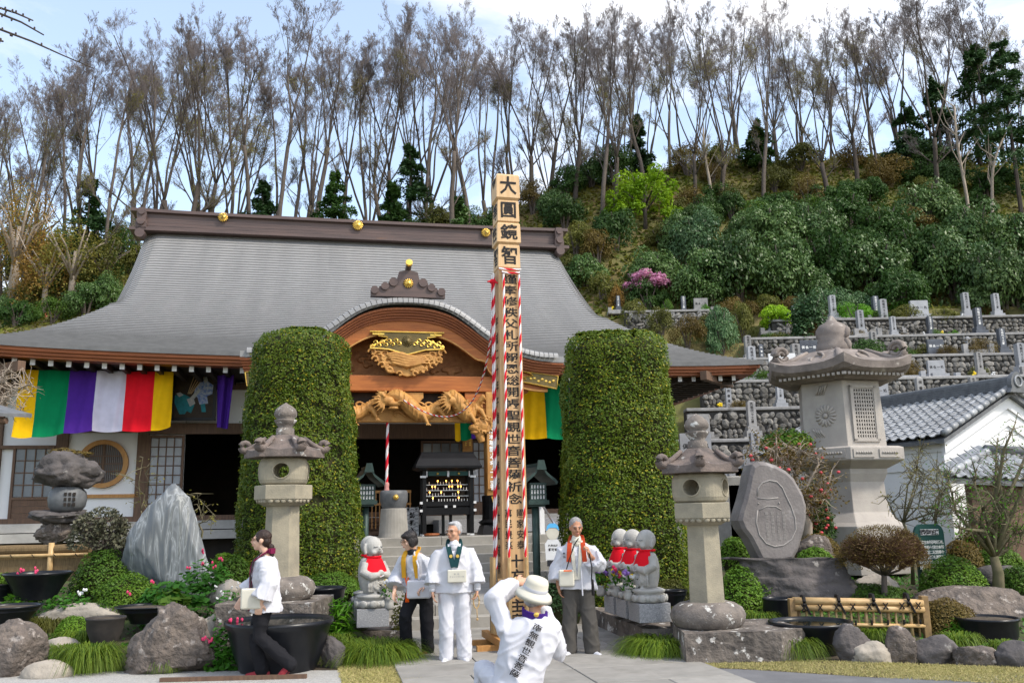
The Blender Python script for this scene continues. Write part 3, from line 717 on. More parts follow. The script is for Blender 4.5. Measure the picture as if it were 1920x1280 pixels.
for sgn in (-1, 1):
    u = PU + sgn * 1.95; q = MB(); z = kz(1.95) - .45
    q.tube([(u, PV + .24, z), (u, PV + .20, z)], .085, 18); q.tube([(u, PV + .20, z), (u, PV + .185, z)], .05, 14); q.obj('gilt_boss', M['gold'], hall)
    e = MB(); pts = [(3.34, 4.70), (3.30, 4.42), (2.45, 4.58), (2.62, 4.63), (2.55, 4.67), (2.78, 4.70), (2.70, 4.76), (2.5, 4.80)]
    e.prism([(PU + sgn * a, z) for a, z in pts], PV + .175, PV + .236)
    eo = e.obj('gilt_end_fitting', M['gold_dark'], hall); er = MB(); er.tube([(PU + sgn * a, PV + .17, z) for a, z in pts + pts[:1]], .014, 6); er.obj('gilt_rim', M['gold'], eo)
    cv = MB()
    for k in range(7): cv.ball((PU + sgn * (2.72 + k * .085), PV + .172, 4.64 - .012 * k + .03 * math.sin(k * 2.4)), (.034, .012, .03), 6, 4)
    tag(cv.obj('chased_scrolls', M['gold'], eo), kind='stuff')
# gilt crown and carved pendant under the gable
gp = MB(); pts = [(-.80, 5.62), (-.58, 5.60), (-.62, 5.53), (-.42, 5.50), (-.46, 5.44), (-.60, 5.38), (-.78, 5.30), (-.80, 5.26), (-.4, 5.24), (-.15, 5.17), (0, 5.13)]
pts = [(p[0], p[1]) for p in pts]; full = pts + [(-a, z) for a, z in pts[-2::-1]]
gp.prism([(PU + a, z) for a, z in full], PV + .17, PV + .23); gpo = gp.obj('gilt_crown_plate', M['gold_dark'], hall)
rim = MB(); rim.tube([(PU + a, PV + .165, z) for a, z in full + full[:1]], .018, 6); rim.obj('gilt_rim', M['gold'], gpo)
sc_ = MB()
for sgn in (-1, 1):
    for k in range(9):
        c = Vector((PU + sgn * (.17 + k * .072), PV + .16, 5.36 - .008 * k + .075 * (k % 2)))
        sc_.tube([c + Vector((sgn * math.cos(t) * .05 * (1 - t / 9), 0, math.sin(t) * .05 * (1 - t / 9))) for t in [x * .7 for x in range(9)]], .014, 5)
    sc_.box((PU + sgn * .62, PV + .167, 5.57), (.25, .01, .03)); 
tag(sc_.obj('chased_scrolls', M['gold'], gpo), kind='stuff')
flower('pendant_medallion', hall, PU, PV + .17, 5.42, .125, M['gold_dark'], 16)
def carve(name, m, fn, vox=.016, sm_=2, par=hall): 
    b = MB(); fn(b); me = remesh(b, vox, m, sm_, name); return put(name, me, par)
def pend(b):
    y = PV + .22; rd = random.Random(5)
    up = [(-.78, 5.24), (-.74, 5.10), (-.62, 4.98), (-.5, 4.86), (-.34, 4.76), (-.15, 4.70), (0, 4.66), (.15, 4.68), (.34, 4.76), (.5, 4.86), (.62, 4.98), (.74, 5.10), (.78, 5.24), (0, 5.16)]
    b.prism([(PU + x, z) for x, z in up], y, y + .07)
    for k in range(34):
        r = rd.random(); x = rd.uniform(-.62, .62); z = 5.16 - rd.random() * (.46 * (1 - (abs(x) / .8) ** 2)); s = rd.uniform(.06, .13); f = rd.choice((-1, 1)); a0 = rd.random() * 6
        b.tube([Vector((PU + x + f * math.cos(a0 + t) * s * (1 - t / 7), y - .015 - .012 * t / 3, z + math.sin(a0 + t) * s * .7 * (1 - t / 7))) for t in [q * .5 for q in range(11)]], [.030 - .0018 * q for q in range(11)], 7)
    for sgn in (-1, 1):
        for (cx, cz, r0) in ((.74, 5.17, .10), (.68, 5.02, .08), (.54, 4.89, .085), (.36, 4.78, .08), (.16, 4.71, .07)):
            b.tube([Vector((PU + sgn * (cx + math.cos(t) * r0 * (1 - t / 8)), y - .03, cz + math.sin(t) * r0 * (1 - t / 8))) for t in [x * .6 for x in range(10)]], .024, 6)
    for k in range(5):      # phoenix body and feathers
        b.tube([Vector((PU - .45 + .16 * q + .03 * k, y - .05, 5.12 - .05 * k + .04 * math.sin(q * 1.3 + k * .5))) for q in range(6)], [.02, .035, .045, .04, .03, .012], 7)
carve('carved_pendant', M['carved_wood'], pend, .010, 1)
# recessed tympanum with shadowed carving, king post, soffit of the porch
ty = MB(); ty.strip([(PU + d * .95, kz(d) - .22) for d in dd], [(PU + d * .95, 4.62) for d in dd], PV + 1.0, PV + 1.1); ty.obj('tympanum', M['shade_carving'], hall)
def tymp(b):
    for k in range(46):
        d = random.uniform(-2.0, 2.0); zt = kz(d) - .75
        if zt < 4.75: continue
        z = random.uniform(4.72, zt); s = random.uniform(.10, .2)
        b.tube([Vector((PU + d + math.cos(t) * s * (1 - t / 8), PV + .98, z + math.sin(t) * s * .45 * (1 - t / 8))) for t in [x * .6 for x in range(10)]], .035, 6)
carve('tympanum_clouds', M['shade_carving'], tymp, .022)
q = MB(); q.b2(PU - .10, PU + .10, PV + .80, PV + 1.0, 4.7, 5.5); q.obj('king_post', M['beam_wood'], hall, bevel=.01)
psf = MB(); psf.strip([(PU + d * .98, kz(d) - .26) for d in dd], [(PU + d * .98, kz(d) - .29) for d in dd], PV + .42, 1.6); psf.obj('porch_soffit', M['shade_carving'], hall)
# main porch beams and pillars
b = MB(); b.b2(-2.7, 3.0, -1.16, -.86, 4.36, 4.70); b.obj('rainbow_beam', M['beam_wood'], hall, bevel=.02)
b = MB(); b.b2(-1.75, 2.3, -1.10, -.90, 3.70, 4.02); b.obj('lower_beam', M['carved_wood'], hall, bevel=.02)
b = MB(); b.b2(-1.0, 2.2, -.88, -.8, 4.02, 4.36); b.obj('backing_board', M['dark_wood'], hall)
for u in (-1.2, .35, 1.9):
    q = MB(); q.prism([(u - .32, 4.22), (u - .12, 4.02), (u + .12, 4.02), (u + .32, 4.22), (u + .32, 4.34), (u - .32, 4.34)], -1.12, -.9); q.obj('bracket', M['beam_wood'] if u > 1 else M['carved_wood'], hall, bevel=.01)
# dragons along the lower beam
def dragon(b, ua, ub, flip=1, head=True):
    L_ = ub - ua; pts = []; rad = []
    for i in range(30):
        t = i / 29; x = ua + L_ * t; z = 4.04 + .19 * math.sin(t * 7.2 * flip + .6) ; y = -1.20 + .07 * math.cos(t * 9)
        pts.append((x, y, z)); rad.append(.06 + .115 * math.sin(math.pi * min(1, t * 1.15 + .05)) ** .7)
    b.tube(pts, rad, 10)
    for i in range(2, 28): # back ridge
        p = Vector(pts[i]); b.ball((p.x, p.y - .03, p.z + rad[i] * .95), (.03, .025, .04), 6, 4)
    for i in range(2, 28, 2):   # scale rings and cloud scrolls behind
        p = Vector(pts[i]); b.tube([p + Vector((.02 * math.cos(a), -math.sin(a) * rad[i] * 1.06, math.cos(a) * rad[i] * 1.06)) for a in [q * .45 for q in range(8)]], .012, 5)
        q0 = Vector((p.x + .05, -1.12, 3.86 + .10 * (i % 4))); b.tube([q0 + Vector((math.cos(t) * .10 * (1 - t / 8), -.02, math.sin(t) * .075 * (1 - t / 8))) for t in [x * .6 for x in range(9)]], .026, 6)
    for i in (7, 14, 22):   # legs with claws
        p = Vector(pts[i]); k = p + Vector((.12 * flip, -.1, -.06)); f = k + Vector((.08 * flip, -.03, -.16))
        b.tube([p, k, f], [.075, .06, .035], 8)
        for c in (-1, 0, 1): b.tube([f, f + Vector((.05 * c + .03, -.02, -.07))], [.022, .012], 6)
    if head:
        h = Vector(pts[-1]) + Vector((.02 * flip, -.06, -.10))
        b.ball(tuple(h), (.17, .10, .11), 10, 7); b.ball(tuple(h + Vector((.16 * flip, -.03, -.07))), (.15, .08, .06), 10, 6); b.ball(tuple(h + Vector((.14 * flip, -.02, -.16))), (.12, .07, .035), 10, 6)
        for s in (0, 1): b.tube([h + Vector((-.05, -.02 - .08 * s, .06)), h + Vector((-.12 * flip, -.06, .16)), h + Vector((-.22 * flip, -.07, .20))], [.03, .022, .01], 6)
        for k in range(9):
            a = -1.2 + k * .33; b.tube([h + Vector((-.06 * flip, -.03, 0)), h + Vector((-.2 * flip * math.cos(a), -.06, .2 * math.sin(a))), h + Vector((-.36 * flip * math.cos(a), -.04, .26 * math.sin(a) - .04))], [.035, .025, .008], 6)
        for s in (1, -1): b.tube([h + Vector((.2 * flip, -.08, -.05)), h + Vector((.32 * flip, -.12, .02 * s)), h + Vector((.45 * flip, -.08, .08 * s - .08))], [.018, .014, .006], 5)
carve('dragon_carving', M['carved_wood'], lambda b: dragon(b, -1.75, -.15), .013, 1)
carve('dragon_carving', M['carved_wood'], lambda b: dragon(b, -.15, 1.25, 1), .013, 1)
carve('dragon_carving', M['carved_wood'], lambda b: dragon(b, 1.15, 2.0, 1, False), .013, 1)
def lion(b, u, s):
    c = Vector((u, -1.12, 3.62)); b.ball(tuple(c), (.20, .15, .19), 12, 8); b.ball(tuple(c + Vector((s * .16, -.04, -.05))), (.13, .11, .09), 10, 6); b.ball(tuple(c + Vector((s * .15, -.04, -.15))), (.10, .09, .04), 10, 6)
    for k in range(14):
        a = k * .45; p = c + Vector((-s * .06 + .17 * math.cos(a), -.10, .17 * math.sin(a))); b.tube([p + Vector((math.cos(t) * .05 * (1 - t / 7), -.02, math.sin(t) * .05 * (1 - t / 7))) for t in [x * .7 for x in range(7)]], .02, 5)
    b.tube([c + Vector((-.05, 0, -.15)), c + Vector((-s * .02, -.02, -.36))], [.11, .08], 8); b.tube([c + Vector((s * .1, -.1, .1)), c + Vector((s * .3, -.1, .16)), c + Vector((s * .38, -.06, .05))], [.05, .035, .015], 6)
for u in (-1.75, 1.93):
    s = -1 if u < 0 else -1
    carve('lion_head_carving', M['carved_wood'], lambda b: lion(b, u, s), .013, 1)
for u in (2.22, -1.62):
    q = MB(); q.b2(u - .19, u + .19, -1.19, -.81, 1.75, 4.36); po = q.obj('porch_pillar', M['carved_wood'], hall, bevel=.03)
    q = MB(); q.lathe([(.30, 1.50), (.36, 1.56), (.27, 1.62), (.265, 1.95), (.275, 2.12), (.22, 2.13)], 20, (u, -1.0, 0)); q.obj('metal_foot', M['black_lacquer'], po, smooth=False)
    q = MB(); q.prism([(u - .12, 2.10), (u - .09, 1.98), (u, 1.9), (u + .09, 1.98), (u + .12, 2.10)], -1.30, -1.276); q.obj('gilt_fitting', M['gold'], po)
    q = MB(); q.lathe([(.48, 1.31), (.40, 1.50)], 4, (u, -1.0, 0), R_(45)); q.obj('pillar_base', M['black_lacquer'], po)
# signboard on the right pillar
sg = MB(); sg.b2(2.04, 2.36, -1.232, -1.195, 2.25, 3.62); sgo = sg.obj('pillar_signboard', M['round_frame'], hall, bevel=.006)
lt = MB(); letters(lt, '総本尊霊', 2.14, 3.50, .13, .12, -1.236, .03); letters(lt, '秩父第十二番', 2.17, 2.98 + .06, .145, .16, -1.236, .035); lt.obj('lettering', M['white_ink'], sgo)
# banners hung under the eave
def banner(name, par, us, top, bots, cols, v, seed):
    for i in range(len(us) - 1):
        nxp, nzp = 14, 16; V = []; a, b2_ = us[i], us[i + 1]
        for jz in range(nzp + 1):
            t = jz / nzp
            for jx in range(nxp + 1):
                s = jx / nxp; u = a + (b2_ - a) * s; zb = bots[i] + (bots[i + 1] - bots[i]) * s
                z = top + (zb - top) * t
                y = v + .05 * math.sin(u * 5.1 + seed + 1.5 * t) * (.3 + t) + .035 * math.sin(u * 13 + 2 * t + seed) * (1 - .4 * t) + .012 * math.sin(u * 29 + 4 * t) + .025 * t * math.sin(t * 7 + u * 2) - .10 * t
                V.append((u, y, z - .03 * math.sin(s * math.pi) * t))
        F = [(jz * (nxp + 1) + jx, jz * (nxp + 1) + jx + 1, (jz + 1) * (nxp + 1) + jx + 1, (jz + 1) * (nxp + 1) + jx) for jz in range(nzp) for jx in range(nxp)]
        put('cloth_panel', npmesh('cloth_panel', V, F, M[cols[i]], smooth=True), par, {'yellow_cloth': 'yellow cloth panel', 'green_cloth': 'green cloth panel', 'purple_cloth': 'purple cloth panel', 'banner_white': 'white cloth panel', 'red_cloth': 'red cloth panel'}[cols[i]])
BVV = 1.0
bn = thing('striped_banner', 'five-coloured temple banner hanging under the left eave beside the painting', 'banner', B0, PHI)
us = [fp(px, 760, BVV)[0] for px in (32, 67, 126, 178, 233, 287, 322)]; bz = [fp(px, py, BVV)[1] for px, py in ((30, 820), (67, 820), (126, 813), (178, 808), (233, 808), (287, 808), (325, 800))]
banner('b', bn, us, 5.06, bz, ['yellow_cloth', 'green_cloth', 'purple_cloth', 'banner_white', 'red_cloth', 'yellow_cloth'], BVV, 0)
bn2 = thing('striped_banner', 'yellow and green temple banner hanging behind the tall wooden pillar', 'banner', B0, PHI)
us = [fp(px, 760, BVV)[0] for px in (968, 1021, 1066, 1110)]; zz = fp(1010, 822, BVV)[1]
banner('b', bn2, us, 5.04, [zz + .02, zz, zz, zz], ['yellow_cloth', 'green_cloth', 'purple_cloth'], BVV, 2)
bn4 = thing('striped_banner', 'narrow orange, green and violet banner end hanging in the porch behind the carved beam', 'banner', B0, PHI)
us = [fp(px, 790, .6)[0] for px in (851, 862, 882, 892)]; zz = fp(870, 826, .6)[1]; banner('b', bn4, us, 4.5, [zz, zz, zz + .05, zz + .08], ['yellow_cloth', 'green_cloth', 'purple_cloth'], .6, 2)
bn3 = thing('purple_drape', 'dark purple drape gathered beside the framed painting', 'drape', B0, PHI)
V = []; 
for jz in range(15):
    t = jz / 14; a = fp(408, 700, BVV)[0]; b = fp(440, 690, BVV)[0]; w0 = b - (b - a) * .45 * t; bb = b - .12 * t
    for jx in range(13): s = jx / 12; V.append((a + (bb - a) * s + .03 * t, BVV + .07 * math.sin(s * 11 + t), 5.0 + (fp(425, 800, BVV)[1] - .05 * s - 5.0) * t))
put('cloth', npmesh('cloth', V, [(j * 13 + i, j * 13 + i + 1, (j + 1) * 13 + i + 1, (j + 1) * 13 + i) for j in range(14) for i in range(12)], M['purple_cloth'], smooth=True), bn3)
# votive painting
vp = thing('votive_painting', 'dark framed votive painting with two dancing figures, under the eave', 'painting', B0, PHI)
u0, u1, z0, z1 = rect(322, 406, 688, 788, 1.9); fr = MB(); fw = .07
fr.b2(u0, u1, 1.86, 1.94, z0, z0 + fw); fr.b2(u0, u1, 1.86, 1.94, z1 - fw, z1); fr.b2(u0, u0 + fw, 1.86, 1.94, z0 + fw, z1 - fw); fr.b2(u1 - fw, u1, 1.86, 1.94, z0 + fw, z1 - fw)
fr.obj('frame', M['black_lacquer'], vp); 
PNT = mat('painted_board', (.05, .032, .016), (.028, .02, .014), 6, .6, col3=(.16, .085, .02), s3=3, t3=.62, w3=.1)
q = MB(); q.b2(u0 + fw, u1 - fw, 1.92, 1.935, z0 + fw, z1 - fw); q.obj('painted_panel', PNT, vp)
mat('paint_teal', (.02, .26, .30), (.012, .16, .20), 12, .6); mat('paint_blue', (.05, .14, .48), (.5, .55, .6), 16, .6); mat('paint_pale', (.55, .55, .50), (.35, .38, .42), 14, .6)
def blob(name, pts, m, y):
    b = MB(); b.prism([fp(px, py, 1.9) for px, py in pts], y - .006, y); b.obj(name, M[m], vp)
blob('painted_figure', [(327, 742), (338, 736), (352, 742), (362, 748), (364, 760), (358, 774), (350, 770), (346, 776), (336, 776), (330, 762), (326, 752)], 'paint_teal', 1.918)
blob('painted_figure', [(330, 737), (338, 735), (344, 740), (336, 744)], 'paint_pale', 1.914); blob('painted_figure', [(350, 748), (362, 744), (366, 756), (356, 762)], 'paint_pale', 1.914)
blob('painted_figure', [(366, 728), (374, 716), (386, 712), (400, 722), (398, 738), (388, 742), (390, 756), (374, 758), (370, 744), (362, 742)], 'paint_blue', 1.918)
blob('painted_figure', [(380, 708), (388, 706), (390, 714), (384, 718)], 'paint_pale', 1.914); blob('painted_figure', [(376, 758), (384, 756), (386, 772), (378, 772)], 'paint_teal', 1.916); blob('painted_figure', [(356, 746), (372, 728), (376, 732), (362, 750)], 'paint_pale', 1.913)
for k in range(4):
    a = fp(352 + k * 2, 738, 1.9); b = fp(368 + k * 8, 694, 1.9); q = MB(); q.tube([(a[0], 1.912, a[1]), (b[0], 1.912, b[1])], .012, 4); q.obj('painted_staff', M['bamboo'], vp)
# roof-top ornament over the porch
oo = MB(); zc = 6.36
pts = [(-.80, 0), (-.80, .12), (-.66, .14), (-.62, .22), (-.46, .24), (-.40, .36), (-.24, .40), (-.20, .56), (0, .60)]; full = pts + [(-a, z) for a, z in pts[-2::-1]]
oo.prism([(PU + a, zc + z) for a, z in full], PV - .02, PV + .16)
for sgn in (-1, 1):
    for a, z, r in ((.72, .13, .085), (.50, .22, .085), (.32, .32, .095)):
        oo.tube([(PU + sgn * a, PV - .06, zc + z), (PU + sgn * a, PV + .1, zc + z)], r, 14)
oo.tube([(PU, PV + .3, zc + .56), (PU, PV - .16, zc + .70)], .065, 12); oro = oo.obj('gable_crest', M['ridge_metal'], hall)
q = MB(); q.tube([(PU, PV - .16, zc + .70), (PU, PV - .23, zc + .72)], .075, 16); q.obj('gilt_end_cap', M['gold'], oro); flower('crest_medallion', oro, PU, PV - .03, zc + .30, .115, M['gold'], 14)
# ================================================================== vegetation
def unit(a): return a / np.maximum(1e-9, np.linalg.norm(a, axis=1, keepdims=True))
def leafquads(P, N, L_, W_, jit=.6, r=None):
    r = r or rng; n = len(P); N = unit(N + jit * r.normal(size=(n, 3))); T = r.normal(size=(n, 3)); T = unit(T - N * (T * N).sum(1, keepdims=True)); B = np.cross(N, T)
    s = r.uniform(.65, 1.25, (n, 1)); V = np.stack([P - T * L_ / 2 * s, P + B * W_ / 2 * s - N * W_ * .12 * s, P + T * L_ / 2 * s, P - B * W_ / 2 * s - N * W_ * .12 * s], 1).reshape(-1, 3)
    return V, np.arange(n * 4).reshape(-1, 4)
def sphere_pts(n, r=None):
    r = r or rng; return unit(r.normal(size=(n, 3)))
def clump(n, R3, nsub, sub, leaf, seed, dome=True, aspect=.55, fill=.25):
    """leaf cloud: many overlapping sub-clumps around an ellipsoid, each a shell of leaves with some inside"""
    r = np.random.default_rng(seed); R3 = np.array(R3); c = sphere_pts(nsub, r)
    if dome: c[:, 2] = np.abs(c[:, 2]) * 1.0 - .25 * (r.random(nsub) < .3)
    c = c * R3 * (1 - sub * .75) * r.uniform(.72, 1.05, (nsub, 1)); idx = r.integers(0, nsub, n); d = sphere_pts(n, r)
    d[:, 2] = np.where(r.random(n) < .7, np.abs(d[:, 2]), d[:, 2]); rad = np.where(r.random(n) < fill, r.uniform(.3, 1, n), r.uniform(.88, 1.08, n))
    sz = r.uniform(.7, 1.25, nsub)[idx]; P = c[idx] + d * (R3 * sub) * (rad * sz)[:, None]
    if dome: P[:, 2] += R3[2] * .22
    return leafquads(P, d + np.array([0, 0, .5]), leaf, leaf * aspect, .5, r)
def onhill(px, py):
    r = ray(px, py); t = 22.0
    while t < 110:
        p = CP + r * t
        if p.z < hill(p.x, p.y): return p
        t += .15
    return CP + r * 64
ORD = ['first', 'second', 'third', 'fourth', 'fifth', 'sixth', 'seventh', 'eighth', 'ninth', 'tenth', 'eleventh', 'twelfth', 'thirteenth', 'fourteenth', 'fifteenth', 'sixteenth', 'seventeenth', 'eighteenth', 'nineteenth', 'twentieth']
def ordn(i):
    if i < 20: return ORD[i]
    t = ['', '', 'twenty', 'thirty', 'forty', 'fifty', 'sixty'][(i + 1) // 10]; k = (i + 1) % 10
    return t + '-' + ORD[k - 1] if k else {'twenty': 'twentieth', 'thirty': 'thirtieth', 'forty': 'fortieth', 'fifty': 'fiftieth', 'sixty': 'sixtieth'}[t]

# ---- leafless trees
def bare_tree(seed, H=18.0, leaders=3, r0=.26, spread=.42, dens=1.0, fork=.42):
    rd = random.Random(seed); TR = MB(); tv = []; tf = []; tips = []
    def wander(p, d, L_, r, r1, bend, trop, seg):
        n = max(2, int(L_ / seg)); pts = [p.copy()]; rs = [r]
        for i in range(n):
            d = (d + Vector((rd.gauss(0, bend), rd.gauss(0, bend), rd.gauss(0, bend * .5) + trop))).normalized(); p = p + d * (L_ / n); pts.append(p.copy()); rs.append(r + (r1 - r) * (i + 1) / n)
        return pts, rs, d
    def twig(pts, r):
        o = len(tv); 
        for i, p in enumerate(pts):
            rr = r * (1 - .55 * i / (len(pts) - 1)); a = rd.random() * 6
            for k in range(3): tv.append((p.x + rr * math.cos(a * 0 + k * 2.094), p.y + rr * math.sin(k * 2.094), p.z))
        for i in range(len(pts) - 1):
            for k in range(3): tf.append((o + i * 3 + k, o + i * 3 + (k + 1) % 3, o + i * 3 + 3 + (k + 1) % 3, o + i * 3 + 3 + k))
    def side(d, ang):
        a = rd.random() * 2 * math.pi; q = d.orthogonal().normalized(); q.rotate(Matrix.Rotation(a, 3, d)); return (d * math.cos(ang) + q * math.sin(ang)).normalized()
    def grow(p, d, L_, r, lev):
        r1 = r * (.45 if lev < 2 else .4)
        if lev >= 3:
            pts, rs, _ = wander(p, d, L_, r, r1, .16, .035, .45 if lev == 3 else .3); twig(pts, max(.0065, min(.013, r))); tips.append(pts[-1])
        else:
            pts, rs, dl = wander(p, d, L_, r, r1, (.05, .075, .12)[lev], (.035, .06, .06)[lev], .8); TR.tube(pts, rs, (7, 5, 4)[lev])
        if lev >= 4: return
        nch = int(((0, 10, 11, 11)[lev] if lev else 6) * dens * rd.uniform(.8, 1.2)) + 1
        for k in range(nch):
            t = rd.uniform(.32 if lev else .4, 1.0); i = min(len(pts) - 2, int(t * (len(pts) - 1))); f = t * (len(pts) - 1) - i; q = pts[i].lerp(pts[i + 1], f)
            dd = (pts[i + 1] - pts[i]).normalized(); dd = side(dd, rd.uniform(.28, .72) if lev < 2 else rd.uniform(.35, .9)); dd.z = abs(dd.z) * .9 + .25; dd.normalize()
            base = (H * .26, L_ * .48, L_ * .46, L_ * .45)[lev]; grow(q, dd, base * rd.uniform(.6, 1.1) * (1.15 - .5 * t), max(.0065, rs[i] * (.36, .40, .42, .5)[lev]), lev + 1)
        return pts[-1], (dl if lev < 3 else None), rs[-1]
    # trunk up to the fork, then leaders
    zf = H * fork * rd.uniform(.85, 1.1); pts, rs, d = wander(Vector((0, 0, -.6)), Vector((rd.gauss(0, .05), rd.gauss(0, .05), 1)), zf, r0, r0 * .72, .035, .02, .9); TR.tube(pts, rs, 8)
    for k in range(rd.randint(1, 4)):
        i = rd.randint(len(pts) // 2, len(pts) - 2); grow(pts[i], side(Vector((0, 0, 1)), rd.uniform(.5, 1.0)), H * .22 * rd.uniform(.6, 1), r0 * .28, 1)
    a0 = rd.random() * 6
    for k in range(leaders):
        a = a0 + k * 2 * math.pi / leaders + rd.uniform(-.5, .5); sp = spread * rd.uniform(.35, 1.0); dd = Vector((math.cos(a) * sp, math.sin(a) * sp, 1)).normalized()
        grow(pts[-1], dd, (H - zf) * rd.uniform(.72, .95), r0 * .66 / math.sqrt(leaders) * rd.uniform(.85, 1.2), 0)
    return TR, np.array(tv), np.array(tf), np.array([tuple(t) for t in tips])
PROT = []
for k, (H, ld, r0, sp, dn, fk, bk) in enumerate(((19, 3, .25, .30, .9, .42, 'bark'), (20, 4, .29, .40, .9, .34, 'bark'), (18, 2, .19, .26, .9, .50, 'bark_grey'), (19, 4, .25, .42, .85, .28, 'bark'), (17, 2, .15, .24, .85, .55, 'bark_grey'), (20, 3, .25, .26, .85, .46, 'bark_grey'), (18, 3, .21, .46, 1.0, .34, 'bark'), (19, 5, .27, .36, .8, .30, 'bark'), (18, 1, .16, .12, 1.0, .45, 'bark_grey'))):
    TR, tv, tf, tips = bare_tree(100 + k, H, ld, r0, sp, dn, fk); tm = TR.mesh('trunk', M[bk], True); cm = npmesh('crown', tv, tf, M['twig'])
    sel = tips[(rng.random(len(tips)) < .16) & (tips[:, 2] < H * .8)]; LV, LF = leafquads(np.repeat(sel, 2, 0) + rng.normal(0, .12, (len(sel) * 2, 3)), np.tile([0, 0, 1.], (len(sel) * 2, 1)), .09, .05, 1.0)
    PROT.append((H, tm, cm, npmesh('young_leaves', LV, LF, M['bud_leaf'])))
TOPS = [(0, 190), (60, 120), (200, 75), (330, 30), (430, 45), (520, 25), (620, 60), (720, 30), (800, 25), (900, 60), (1000, 40), (1100, 55), (1180, 50), (1260, 0), (1350, 15), (1450, 10), (1550, 30), (1650, 15), (1750, -30), (1920, -20)]
def topy(x): return np.interp(x, [a for a, b in TOPS], [b for a, b in TOPS])
FRONT = [15, 62, 118, 165, 210, 262, 325, 352, 384, 432, 468, 520, 552, 590, 640, 688, 730, 766, 800, 850, 882, 925, 965, 1000, 1032, 1078, 1128, 1150, 1186, 1212, 1262, 1305, 1350, 1395, 1432, 1468, 1510, 1560, 1612, 1650, 1700, 1762, 1800, 1850, 1895]
treelist = []
for i, px in enumerate(FRONT):
    Y = random.uniform(57, 66); p = at(px, 400, Y); z = hill(p.x, Y); treelist.append((px, p.x, Y, z, topy(px) + random.uniform(-15, 40), i, True))
BACK = [px + random.uniform(-12, 12) for px in range(-10, 1950, 52)]
for i, px in enumerate(BACK):
    Y = random.uniform(67, 80); p = at(px, 400, Y); treelist.append((px, p.x, Y, hill(p.x, Y), topy(px) + random.uniform(40, 110), i, False))
for px, x, Y, z, ty, i, fr in treelist:
    zt = at(px, ty, Y).z; H, tm, cm, lm = PROT[random.randrange(len(PROT))]; s = max(.45, (zt - z) / H)
    lab = (f'tall leafless tree on the hill crest, {ordn(i)} of its row from the left' if fr else f'slender leafless tree of the far row behind the crest, {ordn(i)} from the left')
    t = thing('bare_tree', lab, 'tree', (x, Y, z), random.uniform(0, 6.28), 'leafless trees along the hill crest' if fr else 'leafless trees of the far row')
    t.scale = (s * random.uniform(.85, 1.1), s * random.uniform(.85, 1.1), s); put('trunk', tm, t); put('crown', cm, t)
    if fr and random.random() < .6 or not fr and random.random() < .5: put('young_leaves', lm, t)
# two pale trunks on the right slope
for px, py, top, lean, lab in ((1818, 440, 200, .01, 'pale straight slender trunk rising from the dark shrubs at far right'), (1858, 415, 260, .16, 'pale leaning slender trunk rising from the dark shrubs at far right'), (1333, 400, 240, -.01, 'pale slender straight trunk right of the lime green tree')):
    p = onhill(px, py); zt = at(px, top, p.y).z; b = MB(); pts = [Vector((lean * 10 * t * t + .12 * math.sin(t * 6), 0, (zt - p.z) * t - .5 * (1 - t))) for t in [k / 9 for k in range(10)]]
    b.tube(pts, [.13 - .008 * k for k in range(10)], 6); t = thing('slender_tree', lab, 'tree', p); b.obj('trunk', M['bark_pale'], t, smooth=True)
    c = MB(); 
    for k in range(10):
        q = pts[4 + k % 6]; d = Vector((random.uniform(-1, 1), random.uniform(-1, 1), 1.2)).normalized(); c.tube([q, q + d * 1.2, q + d * 2.2 + Vector((.3, 0, .3))], [.04, .025, .01], 4)
    tag(c.obj('branches', M['bark_pale'], t), kind='stuff')
# ---- conifers and small evergreens
def conifer_mesh(seed, H, R, n, droop=.25):
    """irregular evergreen: boughs of random reach and tilt, gaps between them"""
    r = np.random.default_rng(seed); nb = 46; zb = r.random(nb) ** .9; ab = r.random(nb) * 6.283; lb = R * (1 - zb * .82) * r.uniform(.45, 1.15, nb); tilt = r.uniform(-.25, .45, nb)
    i = r.integers(0, nb, n); t = np.sqrt(r.random(n)); sp = r.normal(0, .16, n) * lb[i]; x = lb[i] * t; P = np.stack([x * np.cos(ab[i]) - sp * np.sin(ab[i]), x * np.sin(ab[i]) + sp * np.cos(ab[i]), H * (.14 + .82 * zb[i]) + tilt[i] * x - droop * x * t + r.normal(0, .12, n)], 1)
    return leafquads(P, np.stack([np.cos(ab[i]) * .4, np.sin(ab[i]) * .4, np.ones(n)], 1), .36, .13, .55, r)
def conifer(px, py, H, R, m, lab, n=5000, Y=None):
    if Y is None: p = onhill(px, py)
    else: p = at(px, py, Y); p.z = min(p.z, hill(p.x, Y))
    t = thing('conifer_tree', lab, 'tree', p, 0, 'evergreens among the bare trees'); b = MB(); b.tube([(0, 0, -.5), (0.05, 0, H * .5), (0, 0, H * .95)], [.16, .10, .02], 6); b.obj('trunk', M['bark'], t)
    V, F = conifer_mesh(int(px), H, R, n); put('crown', npmesh('crown', V, F, M[m]), t)
conifer(165, 400, 8.5, 3.0, 'conifer', 'dark green conifer among bare trees at upper left', Y=58); conifer(490, 420, 5, 2.0, 'conifer', 'small dark conifer behind the left half of the roof ridge', Y=62); conifer(625, 425, 6, 2.3, 'forest_green', 'green bushy evergreen behind the roof ridge, left of its middle medallion', Y=60)
conifer(768, 420, 7.5, 2.6, 'conifer', 'dark conifer behind the roof ridge, right of its middle medallion', Y=61); conifer(1200, 330, 6, 1.6, 'conifer', 'narrow dark conifer just above the lime green tree', Y=62); conifer(1708, 330, 6, 2.4, 'conifer', 'dark conifer on the crest left of the pale straight trunk')
